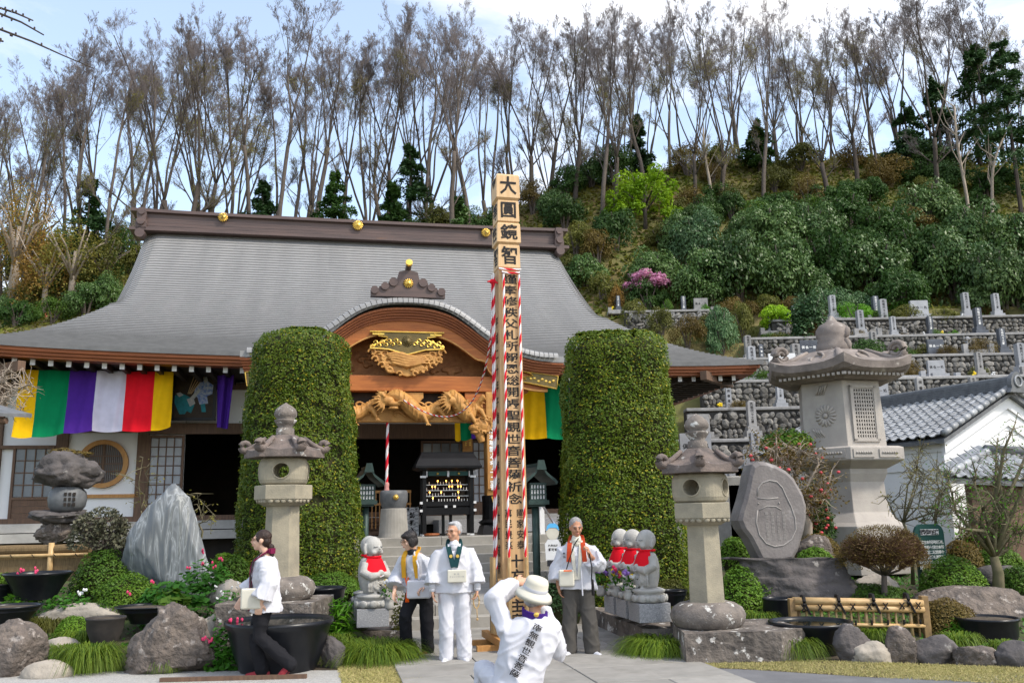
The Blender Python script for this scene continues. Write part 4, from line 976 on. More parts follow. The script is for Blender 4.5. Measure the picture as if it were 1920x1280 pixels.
conifer(1860, 330, 11, 4.0, 'conifer', 'large dark conifer at the upper right edge', 8000); conifer(1915, 400, 13, 4.6, 'conifer', 'largest dark evergreen cut by the right edge', 9000); conifer(735, 415, 5, 2.0, 'forest_green', 'low evergreen behind the ridge, between two bare trunks', Y=60)
conifer(1425, 330, 4.5, 1.9, 'forest_green', 'light green evergreen on the crest right of centre'); conifer(1770, 330, 8, 2.6, 'conifer', 'dark conifer on the crest beside the pale straight trunk', 6000); conifer(860, 430, 4.5, 2.0, 'dark_leaf', 'dark evergreen just left of the tall wooden pillar', Y=58)
# ---- broadleaf shrubs of the slope (shared prototypes)
BUSH = {}
for nm, mt, n, leaf in (('dark', 'dark_leaf', 8200, .195), ('blue', 'blue_leaf', 7600, .18), ('lime', 'lime_leaf', 4600, .24), ('bright', 'bright_leaf', 4600, .17), ('brown', 'brown_leaf', 4200, .16), ('olive', 'olive_leaf', 4200, .20), ('forest', 'forest_green', 4600, .22), ('rust', 'rust_leaf', 3800, .2), ('pink', 'pink_blossom', 3200, .16), ('azal', 'azalea', 4600, .15)):
    BUSH[nm] = [npmesh('crown', *clump(n, (1, 1, .85), 34 if nm in ('dark', 'blue') else 26, .30, leaf * .42, 7 * k + len(nm), fill=.2), M[mt]) for k in range(3)]
stm = MB()
for k in range(5):
    a = k * 1.26; stm.tube([(0, 0, -.3), (.18 * math.cos(a), .18 * math.sin(a), .35), (.45 * math.cos(a), .45 * math.sin(a), .8)], [.06, .04, .015], 5)
STEM = stm.mesh('stems', M['bark_grey'])
def bush(kind, px, py, w, h, lab, name='shrub', cat='shrub', grp=None, p=None, dz=0.0):
    """px,py = foot in the photograph, w,h in photograph pixels"""
    p = p or onhill(px, py); k = ppm(p.y, p.z); W_, H_ = w / k / 2, h / k
    t = thing(name, lab, cat, p + Vector((0, 0, dz)), random.uniform(0, 6.28), grp); t.scale = (W_, W_ * random.uniform(.8, 1.0), H_)
    put('crown', random.choice(BUSH[kind]), t); put('stems', STEM, t); return t
DARK = [(1310, 500, 110, 95), (1385, 560, 150, 120), (1450, 475, 120, 90), (1470, 560, 130, 110), (1405, 420, 100, 70), (1520, 470, 110, 90), (1555, 545, 130, 110), (1590, 440, 110, 80), (1640, 560, 150, 110), (1655, 470, 120, 90), (1720, 520, 130, 100), (1740, 430, 120, 90), (1790, 560, 150, 120), (1830, 480, 130, 100), (1880, 590, 140, 130), (1905, 500, 120, 100), (1320, 570, 140, 90), (1690, 590, 120, 90), (1155, 470, 90, 80), (1060, 430, 80, 60), (1225, 545, 110, 70), (1880, 420, 110, 90), (1650, 390, 110, 70), (1800, 400, 120, 80), (1565, 370, 100, 60), (1480, 400, 90, 70), (1100, 540, 90, 60), (1270, 470, 70, 60), (1690, 350, 120, 60), (1560, 600, 90, 60), (1395, 370, 80, 60), (1860, 350, 130, 90)]
rd_ = random.Random(4)
DARK = [(a, b, w * 1.1, h * 1.1) for a, b, w, h in DARK if b > 425 or a < 1250] + [(a + rd_.uniform(-60, 60), min(590, max(440, b + rd_.uniform(-35, 30))), w * .8, h * .75) for a, b, w, h in DARK if a > 1240 and b > 440]
DARK.sort()
for i, (px, py, w, h) in enumerate(DARK):
    bush(random.choice(['dark', 'dark', 'dark', 'blue', 'forest']), px, py, w, h, f'glossy dark green camellia bush on the slope above the graves, {ordn(i)} from the left', 'camellia_bush', 'bush', 'dark bushes on the slope')
def crowned(name, lab, px, py, topy_, w, m, n, leaf, seed, trunk='bark', flat=.6, sub=.3, limbs=6, cat='tree', nsub=40):
    p = onhill(px, py) if not isinstance(px, Vector) else px
    k = ppm(p.y, p.z + 3); W_ = w / k / 2; H_ = at(px, topy_, p.y).z - p.z; t = thing(name, lab, cat, p); b = MB()
    b.tube([(0, 0, -.4), (.05, 0, H_ * .3), (.1, 0, H_ * .55)], [.035 * H_, .025 * H_, .015 * H_], 7)
    for j in range(limbs):
        a = j * 6.283 / limbs; b.tube([(.06, 0, H_ * (.25 + .05 * (j % 3))), (W_ * .4 * math.cos(a), W_ * .4 * math.sin(a), H_ * .55), (W_ * .8 * math.cos(a), W_ * .8 * math.sin(a), H_ * (.62 + .1 * (j % 3)))], [.014 * H_, .009 * H_, .003 * H_], 5)
    b.obj('trunk', M[trunk], t, smooth=True); V, F = clump(n, (W_, W_, H_ * flat), nsub, sub, leaf, seed, dome=True, fill=.3); V[:, 2] += H_ * (1 - flat) - H_ * flat * .25
    put('crown', npmesh('crown', V, F, M[m]), t); return t, H_, W_
crowned('maple_tree', 'lime green fresh-leaved tree on the slope right of the wooden pillar top', 1210, 430, 305, 150, 'lime_leaf', 5200, .24, 3, flat=.8, sub=.16, nsub=70)
crowned('cherry_tree', 'small weeping cherry in pink blossom above the temple roof', 1212, 572, 506, 92, 'pink_blossom', 3600, .15, 4, flat=.45, sub=.25)
bush('forest', 1215, 590, 90, 70, 'loose grey-green shrub with pale stems below the pink cherry')
bush('rust', 1156, 580, 34, 48, 'reddish shrub by a grave left of the pink cherry'); 
for px, py, w, h, kd, lab in ((1251, 592, 30, 36, 'azal', 'clipped green ball shrub in the upper graveyard'), (1322, 598, 28, 28, 'bright', 'small bright green ball shrub right of a dark headstone'), (1455, 615, 80, 48, 'lime', 'wide bright lime shrub behind a white headstone'), (1792, 648, 30, 30, 'bright', 'bright green ball shrub on the right terraces'), (1762, 645, 32, 30, 'azal', 'dark ball shrub left of the bright green ball on the right terraces'), (1735, 660, 28, 22, 'azal', 'low clipped shrub on a terrace of the right graveyard'), (1462, 672, 62, 48, 'olive', 'yellow-green layered shrub beside the temple roof corner'), (1355, 668, 70, 105, 'blue', 'tall blue-green camellia rising over the roof corner'), (1395, 640, 60, 70, 'olive', 'olive rounded shrub beside the tall blue-green camellia'), (1372, 600, 70, 45, 'brown', 'brown-olive azalea mound under the dark bushes, left one of the row'), (1412, 604, 56, 38, 'brown', 'brown azalea mound in the row below the dark bushes, second'), (1440, 590, 70, 36, 'olive', 'olive azalea mound in the row below the dark bushes'), (1485, 590, 60, 34, 'brown', 'brown azalea mound left of the round dark tree'), (1590, 604, 50, 30, 'brown', 'brown mound right of the stone lantern finial'), (1640, 604, 80, 34, 'brown', 'wide brown azalea mound on the right slope'), (1700, 606, 70, 34, 'olive', 'olive mound on the right slope beside the wide brown one'), (1608, 622, 34, 22, 'brown', 'small pale brown ball shrub behind the big lantern'), (1850, 600, 70, 34, 'brown', 'brown dry shrub on the right grass slope'), (1240, 630, 70, 50, 'olive', 'olive shrub just above the temple roof slope'), (1290, 650, 90, 60, 'brown', 'brown-olive shrub touching the roof edge'), (1190, 610, 70, 46, 'olive', 'olive shrub left of the low stone wall above the roof'), (1735, 620, 22, 16, 'bright', 'tiny bright shrub at the grass edge of the right slope'), (1330, 640, 70, 50, 'olive', 'shrub between the roof edge and the tall blue-green camellia'), (1770, 606, 60, 30, 'olive', 'olive shrub at the foot of the right slope'), (1655, 658, 24, 18, 'azal', 'small green shrub between white kerbs'), (1540, 672, 40, 40, 'azal', 'small round green tree by the left terraces'), (1690, 590, 60, 30, 'bright', 'yellow-green groundcover clump on the right slope')):
    bush(kd, px, py, w, h, lab)
crowned('camphor_tree', 'round dark evergreen tree left of the big lantern finial', 1520, 640, 545, 74, 'blue_leaf', 3600, .18, 9, flat=.8, sub=.3)
# ---- left slope: fresh brownish-green small trees and green undergrowth
LEFT = [(20, 585, 300, 150, 'rust_leaf'), (80, 590, 420, 130, 'rust_leaf'), (130, 585, 380, 140, 'bud_leaf'), (190, 560, 420, 120, 'olive_leaf'), (45, 560, 330, 140, 'bud_leaf'), (215, 520, 400, 110, 'forest_green')]
LL = ['leftmost fresh brown-leaved small tree left of the roof', 'brown-leaved small tree with pale stems, left of the roof', 'yellow-budding small tree left of the roof, nearest its slope', 'olive small tree close against the left roof slope', 'yellow-budding small tree behind the leftmost brown one', 'green small tree behind the upper left roof end']
for i, (px, py, ty, w, m) in enumerate(LEFT):
    crowned('young_tree', LL[i], px, py, ty, w, m, 2600, .17, 30 + i, 'bark_pale' if i < 3 else 'bark_grey', .8, .30, 8)
for i, (px, py, w, h, kd) in enumerate([(30, 612, 90, 50, 'forest'), (100, 606, 100, 50, 'azal'), (160, 592, 100, 60, 'dark'), (200, 575, 80, 60, 'dark'), (60, 580, 100, 50, 'olive'), (140, 560, 110, 60, 'forest'), (10, 600, 70, 50, 'dark'), (200, 530, 80, 60, 'forest'), (225, 480, 70, 60, 'olive'), (60, 520, 120, 80, 'olive'), (130, 500, 110, 80, 'forest'), (15, 500, 90, 80, 'brown')]):
    bush(kd, px, py, w, h, f'undergrowth shrub on the slope left of the roof, {ordn(i)} counted upward from the eave', grp='shrubs left of the roof')
fl = clump(500, (.6, .6, .5), 14, .3, .16, 5); t = thing('camellia_flowers', 'red-flowering camellia beyond the far left roof edge', 'shrub', onhill(52, 602)); k = ppm(35); put('crown', npmesh('crown', *clump(2500, (1.1, .9, .8), 20, .3, .16, 6), M['forest_green']), t); put('blossoms', npmesh('blossoms', *clump(160, (1.2, 1.0, .9), 20, .3, .14, 8), M['camellia_red']), t)
# shrubs on the crest behind the ridge
for i, (px, py, w, h, kd) in enumerate([(330, 430, 100, 50, 'forest'), (450, 425, 120, 50, 'dark'), (560, 425, 120, 60, 'forest'), (660, 420, 110, 60, 'olive'), (720, 418, 100, 50, 'dark'), (820, 420, 110, 70, 'olive'), (880, 415, 90, 60, 'dark'), (1000, 400, 90, 60, 'brown'), (1060, 370, 90, 60, 'forest'), (1110, 350, 90, 60, 'dark'), (1150, 330, 90, 60, 'forest'), (1080, 480, 90, 70, 'olive'), (1120, 500, 100, 70, 'brown'), (1075, 540, 80, 60, 'olive'), (1130, 560, 90, 50, 'olive'), (1040, 410, 80, 60, 'dark'), (1290, 330, 100, 60, 'brown'), (1350, 320, 100, 50, 'olive'), (1500, 320, 110, 50, 'olive'), (1600, 320, 110, 50, 'brown'), (1740, 320, 110, 60, 'dark'), (780, 430, 90, 50, 'forest'), (940, 410, 90, 60, 'forest'), (270, 440, 80, 50, 'olive'), (1170, 400, 80, 60, 'olive'), (1300, 400, 80, 50, 'brown'), (1240, 470, 80, 50, 'olive')]):
    bush(kd, px, py, w, h, f'wild shrub on the wooded hillside behind the roof, {ordn(i)} of the scattered ones', grp='wild shrubs on the wooded hillside', p=Vector((*at(px, py, 60)[:2], hill(at(px, py, 60).x, 60))) if py < 445 and px < 1000 else None)
# low ground cover over the whole slope
n = 46000; X = rng.uniform(-42, 44, n); Yv = rng.uniform(46, 66, n); Yv = np.where(X < 2, rng.uniform(28, 66, n), Yv); keep = rng.random(n) < .95
P = np.array([(x, y, hill(x, y) + .08) for x, y in zip(X[keep], Yv[keep])])
tag(put('ground_cover', npmesh('ground_cover', *leafquads(P, np.tile([0, -.4, 1.], (len(P), 1)), .42, .22, .7), M['ground_leaf'])), 'low leafy ground cover and dry litter over the wooded slope', 'ground cover', kind='stuff')

rd_ = random.Random(9)
for i, px in enumerate(sorted(rd_.uniform(1270, 1915) for _ in range(34))):
    bush(rd_.choice(['forest', 'olive', 'brown', 'dark', 'azal', 'dark', 'forest']), px, rd_.uniform(345, 440), rd_.uniform(60, 115), rd_.uniform(30, 60), f'tangled undergrowth shrub among the trunk feet on the right crest, {ordn(i)} from the left', grp='undergrowth on the right crest')
# ================================================================== stairs and platform
stairs = thing('stone_stairs', 'broad pale stone stairs with landing leading up to the temple porch', 'stairs', B0, PHI)
def slabrow(u0, u1, v0, v1, z0, z1, n, name, m='step_stone', par=stairs):
    cs = [u0] + sorted(u0 + (u1 - u0) * (i + random.uniform(-.12, .12)) / n for i in range(1, n)) + [u1]
    for a, b in zip(cs, cs[1:]):
        q = MB(); q.b2(a + .004, b - .004, v0, v1, z0, z1); q.obj(name, M[m], par, bevel=.008, seg=1)
SU0, SU1 = -2.2, 4.3
for i in range(5): slabrow(SU0, SU1, -3.55 + i * .33, -3.20 + i * .33, .36, .5 + .16 * (i + 1), 4, 'step')
slabrow(SU0, SU1, -1.89, .2, 1.0, 1.302, 4, 'platform_slab', 'paver')
q = MB(); q.b2(SU0 + .1, SU1 - .1, -1.9, 2.0, 0, 1.0); q.obj('platform_core', M['concrete'], stairs)
for i, (a, b) in enumerate(((-5.5, -4.85), (-4.85, -4.2), (-4.2, -3.56))):
    z0 = .36 + .14 * (a + 5.5) / 1.95; z1 = .36 + .14 * (b + 5.5) / 1.95
    for k in range(4):
        x0 = -1.2 + k * 1.15; q = MB(); q.add([(x0 + .004, a + .004, z0), (x0 + 1.146, a + .004, z0), (x0 + 1.146, b - .004, z1), (x0 + .004, b - .004, z1), (x0 + .004, a + .004, .0), (x0 + 1.146, a + .004, .0), (x0 + 1.146, b - .004, .0), (x0 + .004, b - .004, .0)], [(0, 1, 2, 3), (7, 6, 5, 4), (0, 4, 5, 1), (1, 5, 6, 2), (2, 6, 7, 3), (3, 7, 4, 0)]); q.obj('landing_slab', M['paver'], stairs)
slabrow(-.55, 2.35, -5.86, -5.505, .0, .352, 3, 'step'); slabrow(-.55, 2.35, -6.2, -5.865, .0, .19, 3, 'step')
for u in (2.36, -.86):
    q = MB(); q.b2(u, u + .28, -6.15, -4.3, 0, .50); q.obj('side_wall', M['step_stone'], stairs, bevel=.01)
def onplat(px, v, z=1.302):      # a point on the platform at depth v under picture column px
    u = fp(px, 1000, v)[0]; return bw(u, v, z)
# ================================================================== votive pillar with cords
PY = 12.0; ppos = at(957, 1215, PY); PX = .5 * (at(950, 330, PY).x + at(960, 1180, PY).x); 
ptop = at(950, 330, PY).z
pole = thing('votive_pillar', 'tall square wooden votive pillar with black brush lettering and red-white cords', 'pillar', (PX, PY, 0), R_(14))
zt = at(950, 508, PY).z; w1, w0 = .155, .185
q = MB(); q.box((0, 0, zt / 2), (2 * w0, 2 * w0, zt), taper=(w1 * .97 / w0, w1 * .97 / w0)); q.obj('shaft', M['shaft_wood'], pole, bevel=.012)
bz = [at(950, y, PY).z for y in (510, 463, 424, 381, 334)]
for i in range(4):
    h = bz[i + 1] - bz[i]; q = MB(); a = .152 + .012 * (i % 2)
    q.rings([[(x * s, y * s, z) for x, y in ((-1, -1), (1, -1), (1, 1), (-1, 1))] for s, z in ((a * .86, bz[i]), (a * 1.04, bz[i] + .07 * h), (a, bz[i] + h * .93), (a * .9, bz[i] + h))]); blk = q.obj('head_block', M['pole_wood'], pole)
    for txt, side in (('智鏡圓大', 0), ('智性等平', 1)):
        lt = MB(); letters(lt, txt[i], 0, (bz[i] + bz[i + 1]) / 2 + .015, .1, .25, -a * 1.045, .022, hgt=h * .74)
        if side: lt.xf(Matrix.Rotation(R_(-90), 4, 'Z'))
        lt.obj('lettering', M['ink'], blk)
lt = MB(); txt = '謹奉修秩父札所報恩総開帳聖観世音菩薩祈念'; za, zb = zt - .16, at(955, 935, PY).z
dz = (za - zb) / (len(txt) - 1); slope = (w0 - w1 * .97) / zt
def facey(z): return -(w0 - slope * z) - .004
for i, ch in enumerate(txt):
    z = za - i * dz; g_ = MB(); letters(g_, ch, 0.0, z, dz, .215, 0, .016, hgt=dz * .90); lt.add([(p[0], facey(p[2]), p[2]) for p in g_.v], g_.f)
for col, x in (('國家安泰', .075), ('萬民豊楽', -.085)):
    for i, ch in enumerate(col): g_ = MB(); z = zb - .19 - i * .135; letters(g_, ch, x, z, .1, .105, 0, .012, hgt=.115); lt.add([(p[0], facey(p[2]), p[2]) for p in g_.v], g_.f)
for i, ch in enumerate('十方施主家道吉祥'):
    g_ = MB(); z = zb - .80 - i * .185; letters(g_, ch, 0.01, z, .1, .20, 0, .022, hgt=.175); lt.add([(p[0], facey(p[2]), p[2]) for p in g_.v], g_.f)
lt.obj('lettering', M['ink'], pole)
lt = MB()
for i, ch in enumerate('平成二十年午歳総開帳記念大願成就'): 
    g_ = MB(); z = za - .6 - i * .22; letters(g_, ch, .0, z, .1, .15, 0, .012, hgt=.17); lt.add([(p[0], facey(p[2]), p[2]) for p in g_.v], g_.f)
lt.xf(Matrix.Rotation(R_(-90), 4, 'Z')); lt.obj('side_lettering', M['ink'], pole)
q = MB()
for sx, sy in ((-1, -1), (1, -1), (-1, 1), (1, 1)): q2 = MB(); q2.box((sx * .23, sy * .23, .45), (.06, .06, .9)); q2.obj('base_stake', M['bamboo_dark'], pole)
for a in (0, 90):
    for s in (-1, 1): q2 = MB(); q2.box((0, s * .27, .05 + .09 * (a > 0)), (1.1, .09, .085)); q2.xf(Matrix.Rotation(R_(a), 4, 'Z')); q2.obj('ground_sill', M['round_frame'], pole)
def rope_mesh(pts, r, period, n=8):
    """laid cord: strands wind round the axis, every other strand white"""
    V = []; F = []; mi = []; P = [Vector(p) for p in pts]; out = [P[0]]
    for a, b in zip(P, P[1:]):
        k = max(1, int((b - a).length / (period / 8)))
        for i in range(1, k + 1): out.append(a.lerp(b, i / k))
    for i, p in enumerate(out):
        t = (out[min(i + 1, len(out) - 1)] - out[max(i - 1, 0)]).normalized(); a = t.orthogonal().normalized() if abs(t.z) < .9 else (Vector((1, 0, 0)) - t * t.x).normalized(); b = t.cross(a); tw = 2 * math.pi * i / 16
        for k in range(n): an = 2 * math.pi * k / n + tw; rr = r * (1.0 if k % 4 in (1, 2) else .88); V.append(p + (a * math.cos(an) + b * math.sin(an)) * rr)
    for i in range(len(out) - 1):
        for k in range(n): F.append((i * n + k, i * n + (k + 1) % n, (i + 1) * n + (k + 1) % n, (i + 1) * n + k)); mi.append(1 if k < n // 2 else 0)
    return npmesh('cord', [tuple(v) for v in V], F, [M['rope_red'], M['rope_white']], mi, True)
def rope(pts, r, period, par=None, name='cord', label=None): return put(name, rope_mesh(pts, r, period), par, label)
for x, zend in ((-.095, at(965, 1055, PY).z), (.125, at(985, 1050, PY).z)):
    rope([(x, facey(zt) - .035, zt - .10), (x - .005, facey(zt * .5) - .03, zt * .5), (x, facey(zend) - .035, zend)], .017, .13, pole)
for x, zend in ((-.20, at(930, 1060, PY).z), (-.195, at(936, 1065, PY).z)):
    k = 0 if x == -.20 else 1; rope([(-.20, .06 - .1 * k, zt - .06), (-.215, .05 - .1 * k, zt * .5), (-.235, .04 - .12 * k, zend)], .018, .13, pole)
rope([(-.16, -.175, zt - .02), (0, -.18, zt - .03), (.16, -.175, zt - .02)], .016, .12, pole); rope([(-.12, -.185, zt - .07), (0, -.19, zt - .085), (.14, -.185, zt - .07)], .016, .12, pole)
q = MB(); q.ball((-.21, -.02, zt - .17), (.05, .05, .04), 8, 6); q.tube([(-.21, -.02, zt - .16), (-.30, -.08, zt - .19)], [.02, .008], 6); q.tube([(-.21, -.02, zt - .16), (-.16, -.10, zt - .21)], [.02, .008], 6); q.obj('cord_knot', M['rope_red'], pole)
for sx, sy in ((-.1, -.235), (.13, -.235), (-.27, .05), (-.27, -.08)): q = MB(); q.tube([(sx, sy, .2), (sx, sy, 1.16)], .026, 8); q.obj('bamboo_peg', M['bamboo'], pole)
# the thin cord swung from pillar to the dragon beam
A = Vector((PX, PY, 0)) + Vector((-.2, 0, zt - .45)); Bp = bw(fp(746, 742, -1.25)[0], -1.25, fp(746, 742, -1.25)[1]); Cc = at(850, 779, 16.6)
pts = []
for i in range(33):
    t = i / 32; b0, b1, b2_ = (t - .58) * (t - 1) / .58, t * (t - 1) / (.58 * -.42), t * (t - .58) / .42
    pts.append(A * b0 + Cc * b1 + Bp * b2_)
sw = rope(pts, .013, .13, None, 'swung_cord'); tag(sw, 'thin red-white cord swinging from the tall pillar to the dragon beam', 'cord')
# bell rope in the porch
p0 = bw(*[fp(727, 785, -1.0)[0], -1.0, 3.75]); p1 = bw(fp(725, 908, -1.0)[0], -1.0, fp(725, 908, -1.0)[1])
br_ = thing('bell_rope', 'thick red-white bell rope with pale tassel hanging in the porch', 'rope', p1); d = p0 - p1
rope([(0, 0, 0), (d.x * .4, d.y * .4, d.z * .5), (d.x, d.y, d.z)], .034, .22, br_)
q = MB(); q.lathe([(.02, .06), (.05, .03), (.055, -.02), (.045, -.06), (.055, -.10), (.06, -.30), (.03, -.31)], 12); q.obj('tassel', M['tassel'], br_, smooth=True)
# ================================================================== things on the platform
p = onplat(738, -1.45); wf = thing('stone_font', 'dark round stone font with gilt crest on a pale flared pedestal', 'font', p, PHI)
k = ppm(p.y, 1.6); q = MB(); q.lathe([(.315, 0), (.30, .08), (.265, .57), (.25, .58)], 28); q.obj('pedestal', M['step_stone'], wf, smooth=False)
q = MB(); q.lathe([(.23, .58), (.25, .62), (.265, .68), (.285, .72), (.29, .86), (.275, .93), (.25, .945), (.235, .90), (.0, .88)], 28, cap=False); q.obj('bowl', M['kawara_dark'], wf, smooth=True); flower('gilt_crest', wf, .02, -.288, .80, .062, M['gold'], 14)
p = onplat(838, -1.15); cs = thing('candle_stand', 'black lacquered votive candle stand with roof, lit candles and white-tipped frame', 'candle stand', p, PHI); k = ppm(p.y, 2)
X0, X1 = -.50, .50; H = 1.36
for x in (X0, X1):
    for y in (-.22, .22): q = MB(); q.box((x, y, H / 2), (.075, .075, H)); q.obj('leg', M['black_lacquer'], cs); q = MB(); q.box((x, y, .02), (.085, .085, .035)); q.obj('white_shoe', M['white_paint'], cs)
for x in (-.08, .08): q = MB(); q.box((x, 0, .25), (.06, .06, .5)); q.obj('inner_leg', M['black_lacquer'], cs)
for z, h in ((.50, .14), (.66, .10)):
    q = MB(); q.box((0, -.18, z), (1.12, .12, h)); q.box((0, .18, z), (1.12, .12, h)); q.obj('rail', M['black_lacquer'], cs)
    for x in (-.545, .545): q = MB(); q.box((x, -.245, z + .02), (.10, .02, .05)); q.obj('white_tip', M['white_paint'], cs)
q = MB(); q.box((0, 0, .58), (1.0, .44, .02)); q.obj('tray', M['black_lacquer'], cs)
for i in range(4): q = MB(); q.box((0, .12 - i * .05, 1.06 - i * .12), (.92, .16, .012)); q.obj('shelf', M['steel'], cs)
q = MB(); q.box((0, .24, .95), (.92, .02, .72)); q.obj('back_panel', M['interior'], cs)
FL = emis('flame', (1.0, .42, .06), 9.0); cdm = MB(); cdm.tube([(0, 0, 0), (0, 0, .055)], .008, 6); cdm = cdm.mesh('candle', M['white_ink']); fm = MB(); fm.ball((0, 0, .075), (.012, .012, .02), 6, 5); fm = fm.mesh('flame', FL)
for i in range(4):
    for j in range(15):
        if random.random() < .25: continue
        c = put('candle', cdm, cs, loc=(-.43 + j * .061, .05 - i * .05, 1.067 - i * .12))
        if random.random() < (.35 if i < 2 else .16): put('flame', fm, c)
for x0, x1 in ((-.42, -.03), (.03, .42)): q = MB(); q.b2(x0, x1, -.245, -.225, 1.24, 1.33); q.obj('green_panel', M['green_board'], cs); flower('crest', cs, (x0 + x1) / 2, -.25, 1.285, .03, M['gold'], 8)
for x in (-.45, -.01, .01, .45): q = MB(); q.box((x, -.25, 1.275), (.022, .02, .12)); q.obj('white_tip', M['white_paint'], cs)
for x in (-.53, .53): q = MB(); q.box((x, -.25, 1.22), (.12, .02, .045)); q.obj('white_tip', M['white_paint'], cs)
q = MB(); q.rings([[(x, y, z) for x, y in ((-a, -b), (a, -b), (a, b), (-a, b))] for a, b, z in ((.60, .34, 1.36), (.70, .42, 1.40), (.70, .42, 1.44), (.62, .30, 1.60), (.56, .2, 1.70), (.56, .2, 1.74))]); q.obj('roof', M['black_lacquer'], cs)
for x in (-.05, .13): q = MB(); q.box((x, -.246, .60), (.055, .01, .05)); q.obj('white_card', M['white_paint'], cs)
p = onplat(800, -1.35); q = MB(); q.lathe([(.14, 0), (.17, .03), (.16, .06), (.12, .05)], 14, p + Vector((.10, 0, 0))); tag(q.obj('wooden_tray', M['fascia_wood']), 'small reddish wooden tray on the floor under the candle stand', 'tray')
p = onplat(773, -.55); lp = thing('lattice_box', 'white lattice-fronted slip box with black lettering beside the stone font', 'box', p, PHI); q = MB(); q.box((0, .06, .30), (.28, .10, .60)); q.obj('body', M['plaster'], lp)
for i in range(7):
    for s in (-1, 1): q = MB(); zc_ = .08 + i * .08; q.tube([(-.135, -.005, zc_ - .06 * s), (.135, -.005, zc_ + .06 * s)], .006, 4); q.obj('lattice_bar', M['granite'], lp)
lt = MB(); letters(lt, '納札入', 0, .44, .16, .13, -.014, .04); letters(lt, '東', -.09, .56, .1, .06, -.014, .04); letters(lt, '館', .09, .56, .1, .06, -.014, .04); lt.obj('lettering', M['ink'], lp)
wc = thing('wind_chime', 'white paper wind ornament hanging beside the shoji door', 'ornament', bw(*[fp(891, 870, 1.0)[0], 1.0, fp(891, 870, 1.0)[1]])); q = MB(); q.ball((0, 0, 0), (.05, .05, .04), 8, 6); q.obj('cap', M['white_paint'], wc)
for i in range(5): q = MB(); a = i * 1.25; q.tube([(.03 * math.cos(a), .03 * math.sin(a), -.02), (.05 * math.cos(a), .04 * math.sin(a), -.30 + .03 * i)], .008, 4); q.obj('streamer', M['pale_cloth'], wc)
gch = thing('gilt_garland', 'pair of hanging gilt bead garlands beside the shoji door', 'garland', bw(*[fp(877, 826, .8)[0], .8, fp(877, 826, .8)[1]]))
for x in (-.05, .05):
    for i in range(8): q = MB(); q.ball((x, 0, .25 - i * .05), .022, 6, 5); q.obj('bead', M['gold'], gch)
# handrail and notice board on the right of the stairs
p = bw(3.05, -3.3, .6); hr_ = thing('handrail', 'steel stair handrail with white posts right of the stairs', 'handrail', p, PHI)
for dx, dy, z0, h in ((0, 0, -.2, 1.0), (.02, 1.5, .4, .95)): q = MB(); q.box((dx, dy, z0 + h / 2), (.10, .10, h)); q.obj('rail_post', M['plaster'], hr_)
q = MB(); q.tube([(.0, -.1, .72), (.02, 1.6, 1.36)], .025, 8); q.obj('rail', M['steel'], hr_, smooth=True)
p = at(1038, 1062, 14.6); nb = thing('notice_board', 'small rounded white and sky-blue standing notice board beside the stairs', 'sign', p, R_(6)); k = ppm(p.y, 1.2)
def disc2(b, cx, cz, rx, rz_, y, d=.02, n=22): b.prism([(cx + rx * math.cos(2 * math.pi * i / n), cz + rz_ * math.sin(2 * math.pi * i / n)) for i in range(n)], y, y + d)
q = MB(); q.prism([(-.12, .10), (.12, .10), (.13, .36), (.08, .43), (-.08, .43), (-.13, .36)], 0, .025); q.obj('board', M['white_paint'], nb); q = MB(); disc2(q, 0, .55, .105, .13, 0, .025); q.obj('round_top', M['cream_cloth'], nb)
mat('sky_blue', (.10, .42, .75), rough=.6); q = MB(); q.prism([(-.105, .57), (-.09, .645), (-.045, .685), (.045, .685), (.09, .645), (.105, .57), (.05, .615), (-.05, .615)], -.006, -.002); q.obj('blue_cap', M['sky_blue'], nb)
q = MB(); q.box((0, .012, .06), (.20, .024, .10)); q.obj('dark_foot', M['charcoal'], nb); lt = MB(); letters(lt, '納経所', -.0, .33, .0, .05, -.004, .03); 
lt = MB()
for i, c in enumerate('札所納経'): letters(lt, c, -.06 + i * .04, .335, .1, .036, -.004, .03)
for i, c in enumerate('野坂寺'): letters(lt, c, -.05 + i * .05, .27, .1, .048, -.004, .04)
lt.obj('lettering', M['ink'], nb); q = MB(); q.box((0, .03, -.12), (.04, .03, .5)); q.obj('stake', M['old_wood'], nb)
